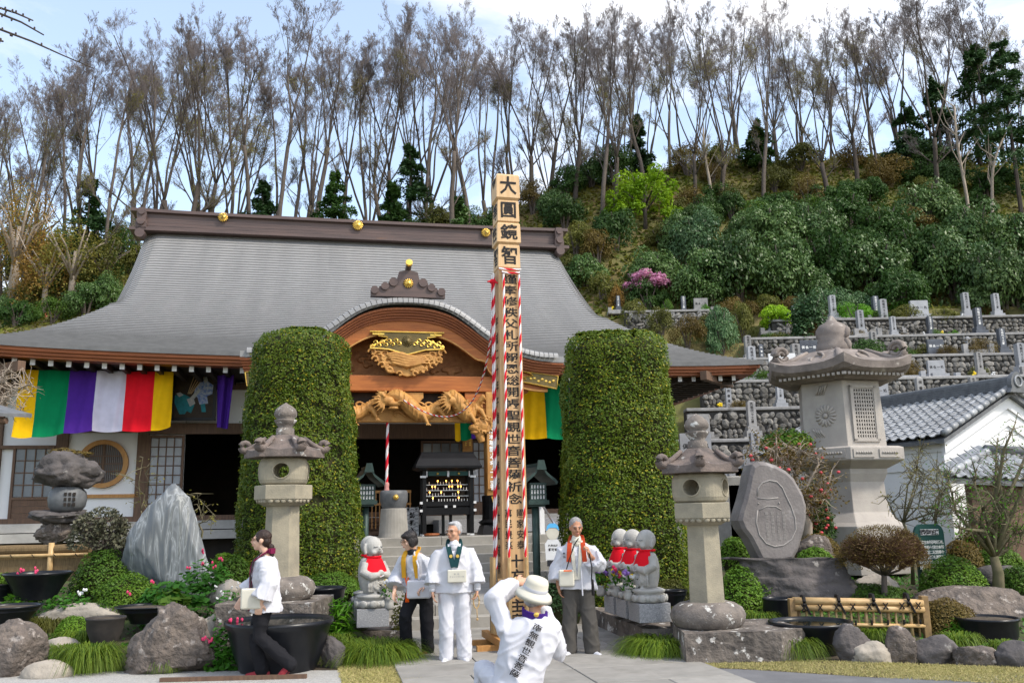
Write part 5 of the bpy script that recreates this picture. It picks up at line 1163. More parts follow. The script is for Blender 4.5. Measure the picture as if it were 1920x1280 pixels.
# bronze lantern posts
def bronze(px, py_base, Y, lab):
    p = at(px, py_base, Y); k = ppm(Y, 1.5); t = thing('lantern_post', lab, 'lantern', p, PHI + R_(8), 'bronze lantern posts by the stairs'); z1 = at(px, 945, Y).z - p.z
    q = MB(); q.tube([(0, 0, -.4), (0, 0, z1)], .062, 10); q.obj('post', M['verdigris'], t, smooth=True)
    q = MB(); q.box((0, 0, z1 + .03), (.36, .36, .07)); q.box((0, 0, z1 - .02), (.26, .26, .04)); q.obj('base_tray', M['verdigris'], t)
    q = MB(); q.box((0, 0, z1 + .20), (.26, .26, .27)); cage = q.obj('lamp_box', M['white_paint'], t)
    for rot in (0, 90, 180, 270):
        for i in range(6): b = MB(); b.box((-.13 + i * .052, -.14, z1 + .20), (.017, .02, .28)); b.xf(Matrix.Rotation(R_(rot), 4, 'Z')); b.obj('cage_bar', M['verdigris'], cage)
        for z in (.07, .16, .25, .335): b = MB(); b.box((0, -.141, z1 + z), (.30, .02, .02 if .1 < z < .3 else .035)); b.xf(Matrix.Rotation(R_(rot), 4, 'Z')); b.obj('cage_rail', M['verdigris'], cage)
    zr = z1 + .36; q = MB(); prof = [(.30, 0), (.26, .05), (.19, .10), (.11, .16), (.05, .25), (0.0, .27)]
    up = [(-a, zr + z) for a, z in prof] + [(a, zr + z) for a, z in prof[-2::-1]]; lo = [(x * .93, z - .045 if abs(x) > .02 else z - .06) for x, z in up]
    q.strip(up, lo, -.30, .30); q.obj('curved_roof', M['verdigris'], t, smooth=False); q = MB(); q.box((0, 0, zr + .29), (.06, .62, .05)); q.prism([(-.09, zr + .20), (.09, zr + .20), (.05, zr + .36), (-.05, zr + .36)], -.33, -.29); q.obj('roof_ridge', M['verdigris'], t)
bronze(1008, 1128, 15.0, 'dark green bronze lantern post right of the stairs'); bronze(684, 1060, 16.2, 'dark green bronze lantern post left of the stairs, beside the hedge column')
# ================================================================== clipped evergreen columns
def topiary(lab, cx, prof, Y, seed, sq):
    """prof: (py, left px, right px) from the top down"""
    p = at(cx, prof[-1][0], Y); p.z = .3; k = ppm(Y, 2.5); rows = []
    for py, a, b in prof: q = at((a + b) / 2, py, Y); rows.append((q.z - p.z, (q.x - p.x), (b - a) / 2 / ppm(Y, q.z)))
    rows.append((-.4, rows[-1][1], rows[-1][2])); rows = rows[::-1]; zs = [r[0] for r in rows]; n = 76000; r = np.random.default_rng(seed)
    z = r.uniform(-.1, zs[-1], n); a = r.random(n) * 6.2832; rad = np.interp(z, zs, [q[2] for q in rows]); off = np.interp(z, zs, [q[1] for q in rows])
    capn = int(n * .14); s_top = rows[-2][2]; rr = np.sqrt(r.random(capn)) * rows[-1][2] * 1.0
    z[:capn] = zs[-1] + .02; rad[:capn] = rr; ce = np.abs(np.cos(a)) ** sq + np.abs(np.sin(a)) ** sq; ce = ce ** (-1 / sq)
    nz = np.array([noise.noise(Vector((math.cos(x) * 1.6, math.sin(x) * 1.6, y * 1.3 + seed))) * .10 + noise.noise(Vector((math.cos(x) * 5, math.sin(x) * 5, y * 5 + seed))) * .045 for x, y in zip(a, z)])
    rad = rad * ce + nz * (rad > .2) - r.random(n) ** 2 * .09 + (r.random(n) < .03) * .04 - .09 * (np.array([noise.noise(Vector((math.cos(x) * 2.2, math.sin(x) * 2.2, y * 3.2 + seed * 3))) for x, y in zip(a, z)]) > .44); P = np.stack([off + rad * np.cos(a), rad * np.sin(a) * .92, z + r.normal(0, .012, n)], 1); N = np.stack([np.cos(a), np.sin(a), np.full(n, .75)], 1); N[:capn] = (0, 0, 1)
    t = thing('hedge_column', lab, 'topiary', p); put('foliage', npmesh('foliage', *leafquads(P, N, .050, .027, .55, r), M['yew']), t)
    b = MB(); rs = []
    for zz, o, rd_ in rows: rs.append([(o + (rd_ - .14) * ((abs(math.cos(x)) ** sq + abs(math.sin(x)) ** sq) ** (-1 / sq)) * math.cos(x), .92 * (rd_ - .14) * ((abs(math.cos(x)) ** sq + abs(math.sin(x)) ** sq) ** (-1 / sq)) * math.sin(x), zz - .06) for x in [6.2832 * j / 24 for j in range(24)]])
    b.rings(rs); b.obj('light_block_core', mat('hedge_core', (.02, .028, .006), (.035, .03, .01), 8, .9), t)  # solid inner core added to block light through the leaves
topiary('tall round-topped clipped hedge column left of the porch', 561, [(622, 530, 600), (632, 495, 632), (650, 478, 648), (700, 470, 656), (850, 456, 668), (1000, 443, 677), (1075, 440, 680)], 15.5, 3, 2.3)
topiary('tall square-shouldered clipped hedge column right of the porch', 1165, [(634, 1085, 1225), (640, 1070, 1238), (655, 1060, 1246), (720, 1055, 1253), (850, 1052, 1266), (1000, 1050, 1282), (1100, 1048, 1288)], 15.3, 8, 3.0)
# ================================================================== carved stone lanterns
def hexring(r, z, n=6, rot=0.0): return [(r * math.cos(rot + 2 * math.pi * j / n), r * math.sin(rot + 2 * math.pi * j / n), z) for j in range(n)]
def stone_lantern(lab, loc, rz_, hole_rot):
    t = thing('stone_lantern', lab, 'lantern', loc, rz_, 'pair of hexagonal stone lanterns'); t.scale = (LS_, LS_, LSZ)
    q = MB(); q.lathe([(.40, -.02), (.46, .02), (.50, .10), (.515, .17), (.50, .20), (.50, .215), (.47, .27), (.38, .33), (.30, .35)], 36); q.obj('round_base', M['lantern_lichen'], t, smooth=True)
    q = MB(); q.rings([hexring(.275, .33), hexring(.268, .36), hexring(.245, 1.42), hexring(.25, 1.46)]); q.obj('shaft', M['lantern_stone'], t, bevel=.008)
    q = MB(); q.rings([hexring(.29, 1.455), hexring(.36, 1.50), hexring(.41, 1.545), hexring(.41, 1.56), hexring(.43, 1.56), hexring(.43, 1.775), hexring(.42, 1.785)]); pf = q.obj('platform', M['lantern_stone'], t, bevel=.006)
    for j in range(24):
        a = 2 * math.pi * j / 24 + .13; e = .415 * math.cos(math.pi / 6) / math.cos((a % (math.pi / 3)) - math.pi / 6); b = MB(); b.ball((e * math.cos(a) * .965, e * math.sin(a) * .965, 1.53), (.045, .02, .035), 6, 5, Matrix.Rotation(a + math.pi / 2, 3, 'Z')); b.obj('lotus_petal', M['lantern_stone'], pf, smooth=True)
    q = MB(); q.rings([[(x * s, y * s, z) for x, y in [(.36 * (abs(math.cos(a)) ** .6) * (1 if math.cos(a) > 0 else -1), .36 * (abs(math.sin(a)) ** .6) * (1 if math.sin(a) > 0 else -1)) for a in [2 * math.pi * j / 32 for j in range(32)]]] for s, z in ((.84, 1.79), (.93, 1.815), (.985, 1.87), (1.0, 1.95), (1.0, 2.06), (.985, 2.14), (.93, 2.195), (.84, 2.225))])
    me = q.mesh('firebox', M['lantern_stone']); bm = bmesh.new(); bm.from_mesh(me); bmesh.ops.recalc_face_normals(bm, faces=bm.faces); bm.to_mesh(me); bm.free(); ob = bpy.data.objects.new('fb', me); cut = MB()
    for a in (0, 90): c = MB(); c.tube([(0, -.6, 2.01), (0, .6, 2.01)], .118, 28); c.xf(Matrix.Rotation(R_(a), 4, 'Z')); cut.add(c.v, c.f)
    cm = cut.mesh('cut', M['lantern_stone']); bm = bmesh.new(); bm.from_mesh(cm); bmesh.ops.recalc_face_normals(bm, faces=bm.faces); bm.to_mesh(cm); bm.free(); co = bpy.data.objects.new('cut', cm); TMP.collection.objects.link(co)
    md = ob.modifiers.new('b', 'BOOLEAN'); md.object = co; md.solver = 'EXACT'; md.use_self = True; md.operation = 'DIFFERENCE'; me2 = evalmesh(ob); bpy.data.objects.remove(co)
    fb = put('firebox', me2, t); fb.rotation_euler = (0, 0, hole_rot)
    for a in (0, 90, 180, 270):
        b = MB(); b.rings([[(r * math.cos(x), -y, 2.01 + r * math.sin(x)) for x in [2 * math.pi * j / 28 for j in range(28)]] for r, y in ((.118, .355), (.118, .366), (.132, .366), (.138, .355))], cap=False); b.xf(Matrix.Rotation(R_(a), 4, 'Z')); b.obj('hole_rim', M['lantern_stone'], fb)
    # cap: concave hexagonal roof with curled corners
    b = MB(); rs = []
    for s, z, lift in ((.60, 2.225, .0), (.60, 2.25, .02), (.585, 2.33, .03), (.47, 2.36, .02), (.36, 2.43, .0), (.27, 2.52, .0), (.20, 2.585, .0), (.17, 2.60, 0)):
        ring = []
        for j in range(36):
            a = 2 * math.pi * j / 36; e = math.cos(math.pi / 6) / math.cos((a % (math.pi / 3)) - math.pi / 6); c6 = (e - .866) / .134; ring.append((s * e * math.cos(a), s * e * math.sin(a), z + lift * c6 * 2.2))
        rs.append(ring)
    b.rings(rs); cap = b.obj('cap', M['lantern_cap'], t, smooth=False)
    for j in range(6):
        a = j * math.pi / 3; d = Vector((math.cos(a), math.sin(a), 0)); b = MB(); pts = [d * .28 + Vector((0, 0, 2.56)), d * .42 + Vector((0, 0, 2.44)), d * .54 + Vector((0, 0, 2.37))] + [d * (.575 + .085 * math.sin(t_) * (1 - t_ / 9)) + Vector((0, 0, 2.425 - .085 * math.cos(t_) * (1 - t_ / 9))) for t_ in [x * .6 for x in range(9)]]
        b.tube(pts, [.03, .04, .055] + [.06 - .003 * x for x in range(9)], 8, flat=1.3, fdir=(0, 0, 1)); b.obj('curled_corner', M['lantern_cap'], cap, smooth=True)
    q = MB(); q.lathe([(.135, 2.59), (.14, 2.60), (.135, 2.71), (.10, 2.73), (.13, 2.77), (.165, 2.83), (.17, 2.85), (.12, 2.87), (.165, 2.91), (.175, 2.96), (.15, 3.03), (.09, 3.085), (.035, 3.12), (.01, 3.14)], 24); q.obj('jewel_finial', M['lantern_lichen'], t, smooth=True)
    return t
LY, RY = 11.9, 11.1; LS_ = .88; LSZ = .818
lz = at(534, 755, LY); stone_lantern('hexagonal stone lantern in front of the left hedge column', (at(529, 1000, LY).x, LY, lz.z - 3.14 * LSZ), R_(8), R_(0))
rz2 = at(1308, 775, RY); stone_lantern('hexagonal stone lantern in front of the right hedge column, on a stone ledge', (at(1318, 1000, RY).x, RY, rz2.z - 3.14 * LSZ), R_(20), R_(38))
# ---- tall lantern
BY = 17.0; bb = at(1590, 1010, BY); big = thing('tall_stone_lantern', 'huge pale stone lantern with lattice window and flower relief, right of the hall', 'lantern', (bb.x + .06, BY, bb.z - .3), 0)
def bz_(py): return at(1590, py, BY).z - bb.z + .3
HR = R_(-104)
def hx(r, z): return hexring(r, z, 6, HR)
q = MB(); q.rings([hx(1.05, -.3), hx(1.05, bz_(985)), hx(.95, bz_(978)), hx(.78, bz_(960)), hx(.74, bz_(935)), hx(.72, bz_(905)), hx(.80, bz_(890)), hx(.80, bz_(880))]); q.obj('shaft', M['big_lantern'], big, bevel=.015)
q = MB(); q.rings([hx(.82, bz_(881)), hx(1.12, bz_(868)), hx(1.14, bz_(866)), hx(1.14, bz_(845)), hx(1.05, bz_(842))]); pf = q.obj('platform', M['big_lantern'], big, bevel=.012)
fz0, fz1 = bz_(843), bz_(722); q = MB(); q.rings([hx(.84, fz0), hx(.80, fz1)]); fbx = q.obj('firebox', M['big_lantern'], big, bevel=.015)
def onface(k, r):      # frame on hexagon face k: centre, right, normal
    a = HR + math.pi / 6 + k * math.pi / 3; n_ = Vector((math.cos(a), math.sin(a), 0)); return n_ * (r * .866), Vector((-n_.y, n_.x, 0)), n_
c, rt, nn_ = onface(0, .82); zc_ = (fz0 + fz1) / 2
def fbox(par, name, m, x0, x1, z0, z1, d0, d1, c=c, rt=rt, nn_=nn_):
    b = MB(); V = []
    for z in (z0, z1):
        for x, d in ((x0, d0), (x1, d0), (x1, d1), (x0, d1)): V.append(c + rt * x + nn_ * d + Vector((0, 0, z)))
    b.add(V, [(0, 3, 2, 1), (4, 5, 6, 7), (0, 1, 5, 4), (1, 2, 6, 5), (2, 3, 7, 6), (3, 0, 4, 7)]); return b.obj(name, M[m], par)
wh = (fz1 - fz0) * .37; fbox(fbx, 'dark_window_panel', 'interior', -.21, .21, zc_ - wh, zc_ + wh, -.02, .012)  # dark panel on the face paints the shade inside the window
for i in range(9): x = -.21 + i * .0525; fbox(fbx, 'lattice_bar', 'big_lantern', x - .011, x + .011, zc_ - wh, zc_ + wh, .0, .030)
for i in range(14): z = zc_ - wh + 2 * wh * i / 13; fbox(fbx, 'lattice_rail', 'big_lantern', -.22, .22, z - .013, z + .013, .0, .027)
for x0, x1, z0, z1 in ((-.28, -.22, zc_ - wh - .05, zc_ + wh + .05), (.22, .28, zc_ - wh - .05, zc_ + wh + .05), (-.28, .28, zc_ + wh + .012, zc_ + wh + .06), (-.28, .28, zc_ - wh - .06, zc_ - wh - .012)): fbox(fbx, 'window_surround', 'big_lantern', x0, x1, z0, z1, .0, .045)
c2, rt2, n2 = onface(5, .82)
for i in range(16):
    a = 2 * math.pi * i / 16; b = MB(); b.ball(tuple(c2 + rt2 * (.04 + .13 * math.cos(a)) + n2 * .01 + Vector((0, 0, zc_ - .02 + .13 * math.sin(a)))), (.085, .03, .028), 8, 5, (Matrix((rt2, n2, Vector((0, 0, 1)))).transposed()) @ Matrix.Rotation(-a, 3, 'Y')); b.obj('carved_petal', M['big_lantern'], fbx, smooth=True)
b = MB(); b.ball(tuple(c2 + rt2 * .04 + n2 * .01 + Vector((0, 0, zc_ - .02))), (.055, .055, .055), 10, 6); b.obj('flower_centre', M['big_lantern'], fbx, smooth=True)
for dx, dz, s in ((-.12, .38, 1), (.0, -.42, -1)):
    for k in range(4): b = MB(); o = c2 + rt2 * (dx + .05 * k * s) + n2 * .005 + Vector((0, 0, zc_ + dz)); b.tube([o, o + rt2 * .06 * s + n2 * .02 + Vector((0, 0, .09 + .02 * k)), o + rt2 * .09 * s + Vector((0, 0, .18))], [.012, .022, .008], 5); b.obj('carved_leaf', M['big_lantern'], fbx, smooth=True)
for k in (0, 5):
    ca, ra_, na = onface(k, 1.14); zm = (bz_(866) + bz_(845)) / 2
    for x in (-.30, .25):
        fbox(pf, 'carved_panel', 'big_lantern', x - .22, x + .22, zm - .075, zm + .075, .0, .02, ca, ra_, na)
        for j in range(7): b = MB(); b.ball(tuple(ca + ra_ * (x - .15 + .05 * j) + na * .022 + Vector((0, 0, zm + .01))), .026, 6, 5); b.obj('carved_bud', M['big_lantern'], pf, smooth=True)
b = MB(); rs = []; zc0 = bz_(722)
for s, z, lift in ((1.0, zc0, 0), (1.34, zc0 + .10, .05), (1.43, zc0 + .15, .10), (1.46, zc0 + .28, .14), (1.22, zc0 + .33, .10), (.98, zc0 + .42, .03), (.78, zc0 + .54, 0), (.60, zc0 + .62, 0), (.44, zc0 + .655, 0)):
    ring = []
    for j in range(48):
        a = 2 * math.pi * j / 48; aa = (a - 0) % (math.pi / 3); e = .866 / math.cos(aa - math.pi / 6); c6 = (e - .866) / .134; ring.append((s * e * math.cos(HR + a), s * e * math.sin(HR + a), z + lift * c6 ** 1.6))
    rs.append(ring)
b.rings(rs); cap = b.obj('cap', M['big_lantern_cap'], big)
for j in range(6):
    a = HR + j * math.pi / 3; d = Vector((math.cos(a), math.sin(a), 0)); b = MB(); c0 = d * 1.20 + Vector((0, 0, zc0 + .54)); pts = [d * .62 + Vector((0, 0, zc0 + .62)), d * .92 + Vector((0, 0, zc0 + .47))] + [c0 + d * (.165 * math.sin(t_) * (1 - t_ / 16)) - Vector((0, 0, .165 * math.cos(t_) * (1 - t_ / 16))) for t_ in [x * .55 - .5 for x in range(22)]]
    if j == 0: pts = pts[:3]
    b.tube(pts, [.03, .05] + [.062 - .0012 * x for x in range(len(pts) - 2)], 8, flat=1.7, fdir=(0, 0, 1)); b.obj('curled_corner', M['big_lantern_cap'], cap, smooth=True)
for k in (0, 5):
    for j in range(14):
        ca, ra_, na = onface(k, 1.38); b = MB(); b.box(tuple(ca + ra_ * (-.62 + j * .095) - na * .10 + Vector((0, 0, zc0 + .065))), (.05, .05, .05), HR); b.obj('dentil', M['big_lantern'], cap)
    ca, ra_, na = onface(k, .95); b = MB(); o = ca + Vector((0, 0, zc0 + .42)); b.tube([o + ra_ * (.17 * math.sin(t_) * (1 - t_ / 11)) + na * (-.10 * math.cos(t_)) + Vector((0, 0, .12 * math.cos(t_) * (1 - t_ / 11) + .02)) for t_ in [x * .5 for x in range(14)]], .03, 6); b.obj('carved_cloud', M['big_lantern_cap'], cap, smooth=True)
q = MB(); z0 = zc0 + .655; q.lathe([(.30, z0 - .03), (.335, z0 + .02), (.325, z0 + .12), (.285, z0 + .20), (.295, z0 + .23), (.285, z0 + .26), (.315, z0 + .32), (.31, z0 + .44), (.24, z0 + .54), (.12, z0 + .60), (.07, z0 + .66), (.05, z0 + .71), (.02, z0 + .73)], 24); fin = q.obj('jewel_finial', M['big_lantern_cap'], big, smooth=True)
for s in (1, -1):
    b = MB(); b.ball((.19, -.25, z0 + .245 + .11 * s), (.07, .05, .11), 8, 6, Matrix.Rotation(s * .3, 3, 'Y')); b.obj('carved_bow', M['big_lantern_cap'], fin, smooth=True)
# ================================================================== garden: rocks, plants, pots, fences, statues
def bedz(x, y):
    if x < -1.5: return max(0, bedL(x, y)) if 10.2 < y < 18.5 else 0
    if x > 1.7: return max(0, bedR(x, y)) if 10.7 < y < 22 else 0
    return 0.0
def ong(px, py):
    r = ray(px, py); t = 7.0
    while t < 24:
        p = CP + r * t
        if p.z < bedz(p.x, p.y): return p
        t += .02
    return CP + r * 16
def rock(lab, x0, x1, y0, y1, m, seed, Y=None, depth=.8, nplanes=9, rough=.16, sub=4, tilt=0, name='rock', pts=None, cat='rock', sink=.12, fine=.03):
    """x0..x1, y0..y1: outline box in the photograph; solid boulder with planed facets"""
    cx = (x0 + x1) / 2; p = ong(cx, y1) if Y is None else at(cx, y1, Y); k = ppm(p.y, p.z); W_ = (x1 - x0) / k; H_ = at(cx, y0, p.y).z - p.z
    rd = random.Random(seed); bm = bmesh.new(); bmesh.ops.create_icosphere(bm, subdivisions=sub, radius=1.0)
    planes = [(Vector((rd.gauss(0, 1), rd.gauss(0, 1), rd.gauss(0, .7))).normalized(), rd.uniform(.62, .9)) for _ in range(nplanes)]
    off = Vector((seed * 3.7, seed * 1.3, 0))
    for v in bm.verts:
        c = v.co.normalized(); n_ = noise.fractal(c * 1.3 + off, .8, 2.1, 4) * rough; c = c * (1 + n_)
        for q, d in planes:
            e = c.dot(q) - d
            if e > 0: c -= q * e * .9
        c += c.normalized() * (noise.fractal(c * 4 + off, .8, 2.2, 5) * fine * 1.8 - (1 - min(1, abs(noise.noise(c * 3.1 + off)) * 4)) ** 2 * fine * 1.5 + noise.noise(c * 14 + off) * fine * .6)
        v.co = c
    if pts:   # warp the outline: half-width and centre per height
        for v in bm.verts:
            t = (v.co.z + 1) / 2; hw = np.interp(t, [a for a, b, c in pts], [b for a, b, c in pts]); cc = np.interp(t, [a for a, b, c in pts], [c for a, b, c in pts]); s = math.sqrt(max(.02, 1 - v.co.z ** 2)); v.co.x = cc + v.co.x / max(s, .25) * hw; v.co.y *= .6 + .4 * hw / max(s, .25) * .6
    xs_ = [v.co.x for v in bm.verts]; zs_ = [v.co.z for v in bm.verts]; sx = W_ / (max(xs_) - min(xs_)); sz = (H_ + sink) / (max(zs_) - min(zs_)); z0 = min(zs_); xm = (max(xs_) + min(xs_)) / 2
    for v in bm.verts: v.co = Vector(((v.co.x - xm) * sx, v.co.y * W_ / 2 * depth, (v.co.z - z0) * sz - sink))
    me = bpy.data.meshes.new(name); bm.to_mesh(me); bm.free(); me.materials.append(M[m]); me.polygons.foreach_set('use_smooth', [True] * len(me.polygons))
    o = put(name, me); o.location = (p.x, p.y + W_ / 2 * depth * .35, p.z); return tag(o, lab, cat)
# left
rock('big mottled brown boulder in the front of the left garden', 172, 408, 1130, 1262, 'boulder', 1, depth=.7, sub=5, nplanes=12, pts=[(0, 1, 0), (.25, 1.0, 0), (.5, .86, -.02), (.75, .62, .02), (.9, .4, .06), (1, .22, .05)], fine=.03)
rock('brown boulder cut by the lower left edge', -40, 70, 1160, 1266, 'boulder', 2, depth=.8)
rock('long flat pale stone behind the brown boulders on the left', 62, 228, 1130, 1172, 'pale_rock', 3, depth=.5, nplanes=6); rock('smooth beige stone lying on the white gravel', 34, 132, 1238, 1270, 'pale_rock', 4, depth=.6, nplanes=2, rough=.08, fine=.008); rock('beige stone half hidden in sedge at left', 78, 150, 1194, 1228, 'pale_rock', 5, depth=.6, nplanes=2, rough=.08)
rock('tall pointed grey slab veined with white', 218, 400, 905, 1085, 'banded_rock', 6, Y=13.6, depth=.42, nplanes=10, rough=.10, pts=[(0, .95, -.04), (.2, 1.0, -.02), (.42, .97, .03), (.6, .86, .04), (.76, .66, .05), (.88, .40, .07), (.96, .17, .08), (1, .05, .08)], sub=5, name='standing_stone', cat='stone', fine=.012, sink=.3)
rock('pale grey rock right of the veined slab', 384, 460, 1085, 1132, 'pale_rock', 7, Y=13.0, depth=.7); rock('small mossy rock beside the big black basin', 600, 646, 1190, 1250, 'dark_rock', 8, depth=.8); rock('small rock under the red bleeding-heart plant', 372, 420, 1150, 1185, 'pale_rock', 9, Y=12.0)
# right
rock('wide dark rock with white veins carrying the carved monument', 1350, 1645, 1042, 1140, 'dark_rock', 11, Y=13.2, depth=.42, nplanes=12, pts=[(0, 1, 0), (.3, 1, 0), (.6, .85, -.1), (.85, .66, -.25), (1, .55, -.3)], sub=5)
rock('large grey boulder at the right edge', 1725, 2010, 1098, 1190, 'boulder', 12, Y=12.6, depth=.5, nplanes=8); rock('upright brown rock in front of the bamboo fence', 1664, 1726, 1172, 1240, 'boulder', 13, depth=.7, nplanes=16); rock('dark rock beside the wide black basin', 1568, 1642, 1168, 1240, 'dark_rock', 14, depth=.7, nplanes=16)
rock('low brown rock right of the bamboo fence', 1716, 1812, 1190, 1240, 'dark_rock', 15, depth=.7, nplanes=16); rock('low brown rock at the lower right', 1800, 1884, 1210, 1246, 'boulder', 16, depth=.9, nplanes=14); rock('rock cut by the lower right edge', 1872, 1965, 1200, 1250, 'dark_rock', 17, depth=.7, nplanes=16); rock('dark rock behind the round green azalea at right', 1830, 1925, 1058, 1110, 'dark_rock', 18, Y=14.5, depth=.6); rock('low brown stone under the twiggy dome tree', 1610, 1690, 1075, 1115, 'pale_rock', 19, Y=14.2, depth=.5)
rock('flat stone between basin and upright rock', 1600, 1680, 1200, 1242, 'pale_rock', 20, depth=.5)
rock('dark rock behind the monument on its right', 1490, 1570, 1000, 1060, 'boulder', 21, Y=14.6, depth=.6)
# carved monument
p = at(1447, 1050, 13.5); mon = thing('carved_monument', 'tall grey inscribed stone slab with a carved bell outline', 'monument', p, R_(8)); k = ppm(13.5, 1.5)
ol = [(-30, 0), (0, -2), (30, 0), (42, 16), (50, 34), (58, 54), (64, 76), (66, 98), (62, 118), (54, 134), (45, 150), (32, 163), (12, 174), (-6, 180), (-22, 182), (-33, 176), (-40, 158), (-46, 136), (-54, 112), (-64, 88), (-68, 74), (-62, 58), (-50, 42), (-40, 22)]
b = MB(); yy = .16; n = len(ol); rsA = [(x / k, -yy, z / k) for x, z in ol]; rsB = [(x / k * 1.0, yy, z / k) for x, z in ol]; rsA2 = [(x / k * .9, -yy - .05, (z - 88) / k * .92 + 88 / k) for x, z in ol]
b.rings([rsA2, rsA, rsB]); b.obj('slab', M['monument'], mon)
def stroke(name, pts, r): b = MB(); b.tube([(x / k, -yy - .050, z / k) for x, z in pts], r * .8, 6); b.obj(name, M['carved_line'], mon, smooth=True)
stroke('carved_line', [(-30, 118), (-28, 132), (-18, 142), (-4, 146), (10, 143), (20, 132), (26, 116), (34, 98), (40, 76), (40, 56), (30, 38), (14, 28), (-4, 26), (-20, 32), (-32, 48), (-36, 70), (-32, 92)], .014); stroke('carved_line', [(-30, 114), (-10, 112), (10, 114)], .011); stroke('carved_line', [(-28, 92), (-14, 99), (4, 98), (14, 92)], .011)
for x in (-30, 10): stroke('carved_dot', [(x, 104), (x + 2, 104)], .018)
lt = MB()
for c in range(4):
    for r_ in range(8): letters(lt, '観音霊場秩父札所巡礼記念碑奉納願主一同'[(c * 5 + r_) % 19], (18 - c * 11) / k, (86 - r_ * 6.6) / k, .1, .052, -yy - .056, .01)
lt.obj('inscription', M['carved_line'], mon)
# stone ledges
def ledge(lab, pts_px, z1, z0=-.1, m='ledge', P=None):
    P = P or [gr(px, py, z1) for px, py in pts_px]; b = MB(); n = len(P); b.rings([[(q.x, q.y, z0) for q in P], [(q.x, q.y, z1 - .03) for q in P], [(q.x, q.y, z1) for q in P]]); me = b.mesh('stone_ledge', M[m]); bm = bmesh.new(); bm.from_mesh(me); bmesh.ops.recalc_face_normals(bm, faces=bm.faces)
    bmesh.ops.triangulate(bm, faces=bm.faces); bmesh.ops.subdivide_edges(bm, edges=bm.edges, cuts=4, use_grid_fill=True)
    for v in bm.verts: v.co += Vector((noise.noise(v.co * 5), noise.noise(v.co * 5 + Vector((9, 0, 0))), .6 * noise.noise(v.co * 4 + Vector((0, 7, 0))))) * .035
    bm.to_mesh(me); bm.free(); return tag(put('stone_ledge', me), lab, 'stone ledge')
LZ = rz2.z - 3.14 * LSZ - .005
ledge('broad lichened stone ledge carrying the right stone lantern', None, LZ, P=[Vector((1.9, 10.5, 0)), Vector((3.0, 10.5, 0)), Vector((3.35, 10.75, 0)), Vector((3.2, 11.8, 0)), Vector((1.95, 11.8, 0))])
ledge('rough stone block under the left stone lantern', None, lz.z - 3.14 * LSZ - .005, P=[Vector((-3.75, 11.35, 0)), Vector((-2.55, 11.35, 0)), Vector((-2.5, 12.5, 0)), Vector((-3.8, 12.5, 0))])
ledge('rough stone ledge under the three red-bibbed statues on the right', [(1112, 1140), (1205, 1178), (1268, 1180), (1255, 1158), (1150, 1122), (1118, 1124)], .26); ledge('low stone ledge under the statues left of the stairs', [(655, 1184), (752, 1182), (745, 1168), (700, 1130), (660, 1132)], .17)
# ---- clipped and loose shrubs
def dome_mesh(R3, n, leaf, seed, loose=.04, asp=.55):
    r = np.random.default_rng(seed); d = sphere_pts(n, r); d[:, 2] = np.abs(d[:, 2]) - .22 * (r.random(n) < .25); nz = np.array([noise.noise(Vector(x) * 2.6 + Vector((seed, 0, 0))) for x in d.tolist()]); P = d * np.array(R3) * (1 + nz * .09 - r.random(n) ** 2 * .16)[:, None] + r.normal(0, loose * leaf * 4, (n, 3))
    return leafquads(P, d + np.array([0, 0, .6]), leaf, leaf * asp, .5, r)
def dome(lab, x0, x1, y0, y1, m, seed, Y=None, n=None, leaf=.045, depth=.85, name='azalea', cat='shrub', loose=.04):
    cx = (x0 + x1) / 2; p = ong(cx, y1) if Y is None else at(cx, y1, Y); k = ppm(p.y, p.z); W_ = (x1 - x0) / k / 2; H_ = max(.12, at(cx, y0, p.y).z - p.z)
    n = n or int(3200 * W_ * (W_ + H_) * 2.2 * (.05 / leaf) ** 2) + 900
    t = thing(name, lab, cat, (p.x, p.y + W_ * depth * .3, p.z)); put('foliage', npmesh('foliage', *dome_mesh((W_, W_ * depth, H_), n, leaf, seed, loose), M[m]), t)
    b = MB(); b.ball((0, 0, 0), (W_ * .8, W_ * depth * .8, H_ * .8), 16, 10); b.obj('light_block_core', M['hedge_core'], t, smooth=True); return t  # same added core, stops light behind the leaf shell
M['hedge_core'] = bpy.data.materials['hedge_core']
dome('round dark green azalea left of the veined slab', 125, 240, 1030, 1112, 'azalea', 1, Y=13.6); dome('bright green clipped azalea in front of the veined slab', 165, 290, 1075, 1135, 'azalea_bright', 2, Y=13.0); dome('low clipped hedge between veined slab and left lantern', 388, 486, 1040, 1092, 'azalea', 3, Y=14.6); dome('low hedge strip behind the left lantern foot', 545, 672, 1072, 1110, 'azalea', 4, Y=14.6); dome('small clipped azalea at the left edge in a dark bowl', -20, 30, 1074, 1098, 'azalea_bright', 5, Y=13.2); dome('mossy green cushion between flat stone and sedge', 100, 170, 1155, 1188, 'azalea_bright', 6, Y=11.9, leaf=.03)
dome('clipped azalea above the low hedge, right of the slab', 396, 440, 1036, 1060, 'azalea_bright', 7, Y=14.8)
dome('big round azalea beside the right stone lantern', 1346, 1440, 1060, 1150, 'azalea_bright', 11, Y=12.9); dome('second azalea dome behind the big one at the right lantern', 1385, 1492, 1065, 1120, 'azalea', 12, Y=13.4); dome('azalea tuft under the monument slab, left side', 1350, 1410, 1005, 1050, 'azalea_bright', 13, Y=14.2); dome('green azalea right behind the monument foot', 1495, 1570, 1025, 1062, 'azalea_bright', 14, Y=14.0); dome('wide clipped green azalea dome beside the twiggy tree', 1735, 1858, 1042, 1112, 'azalea_bright', 15, Y=13.6)
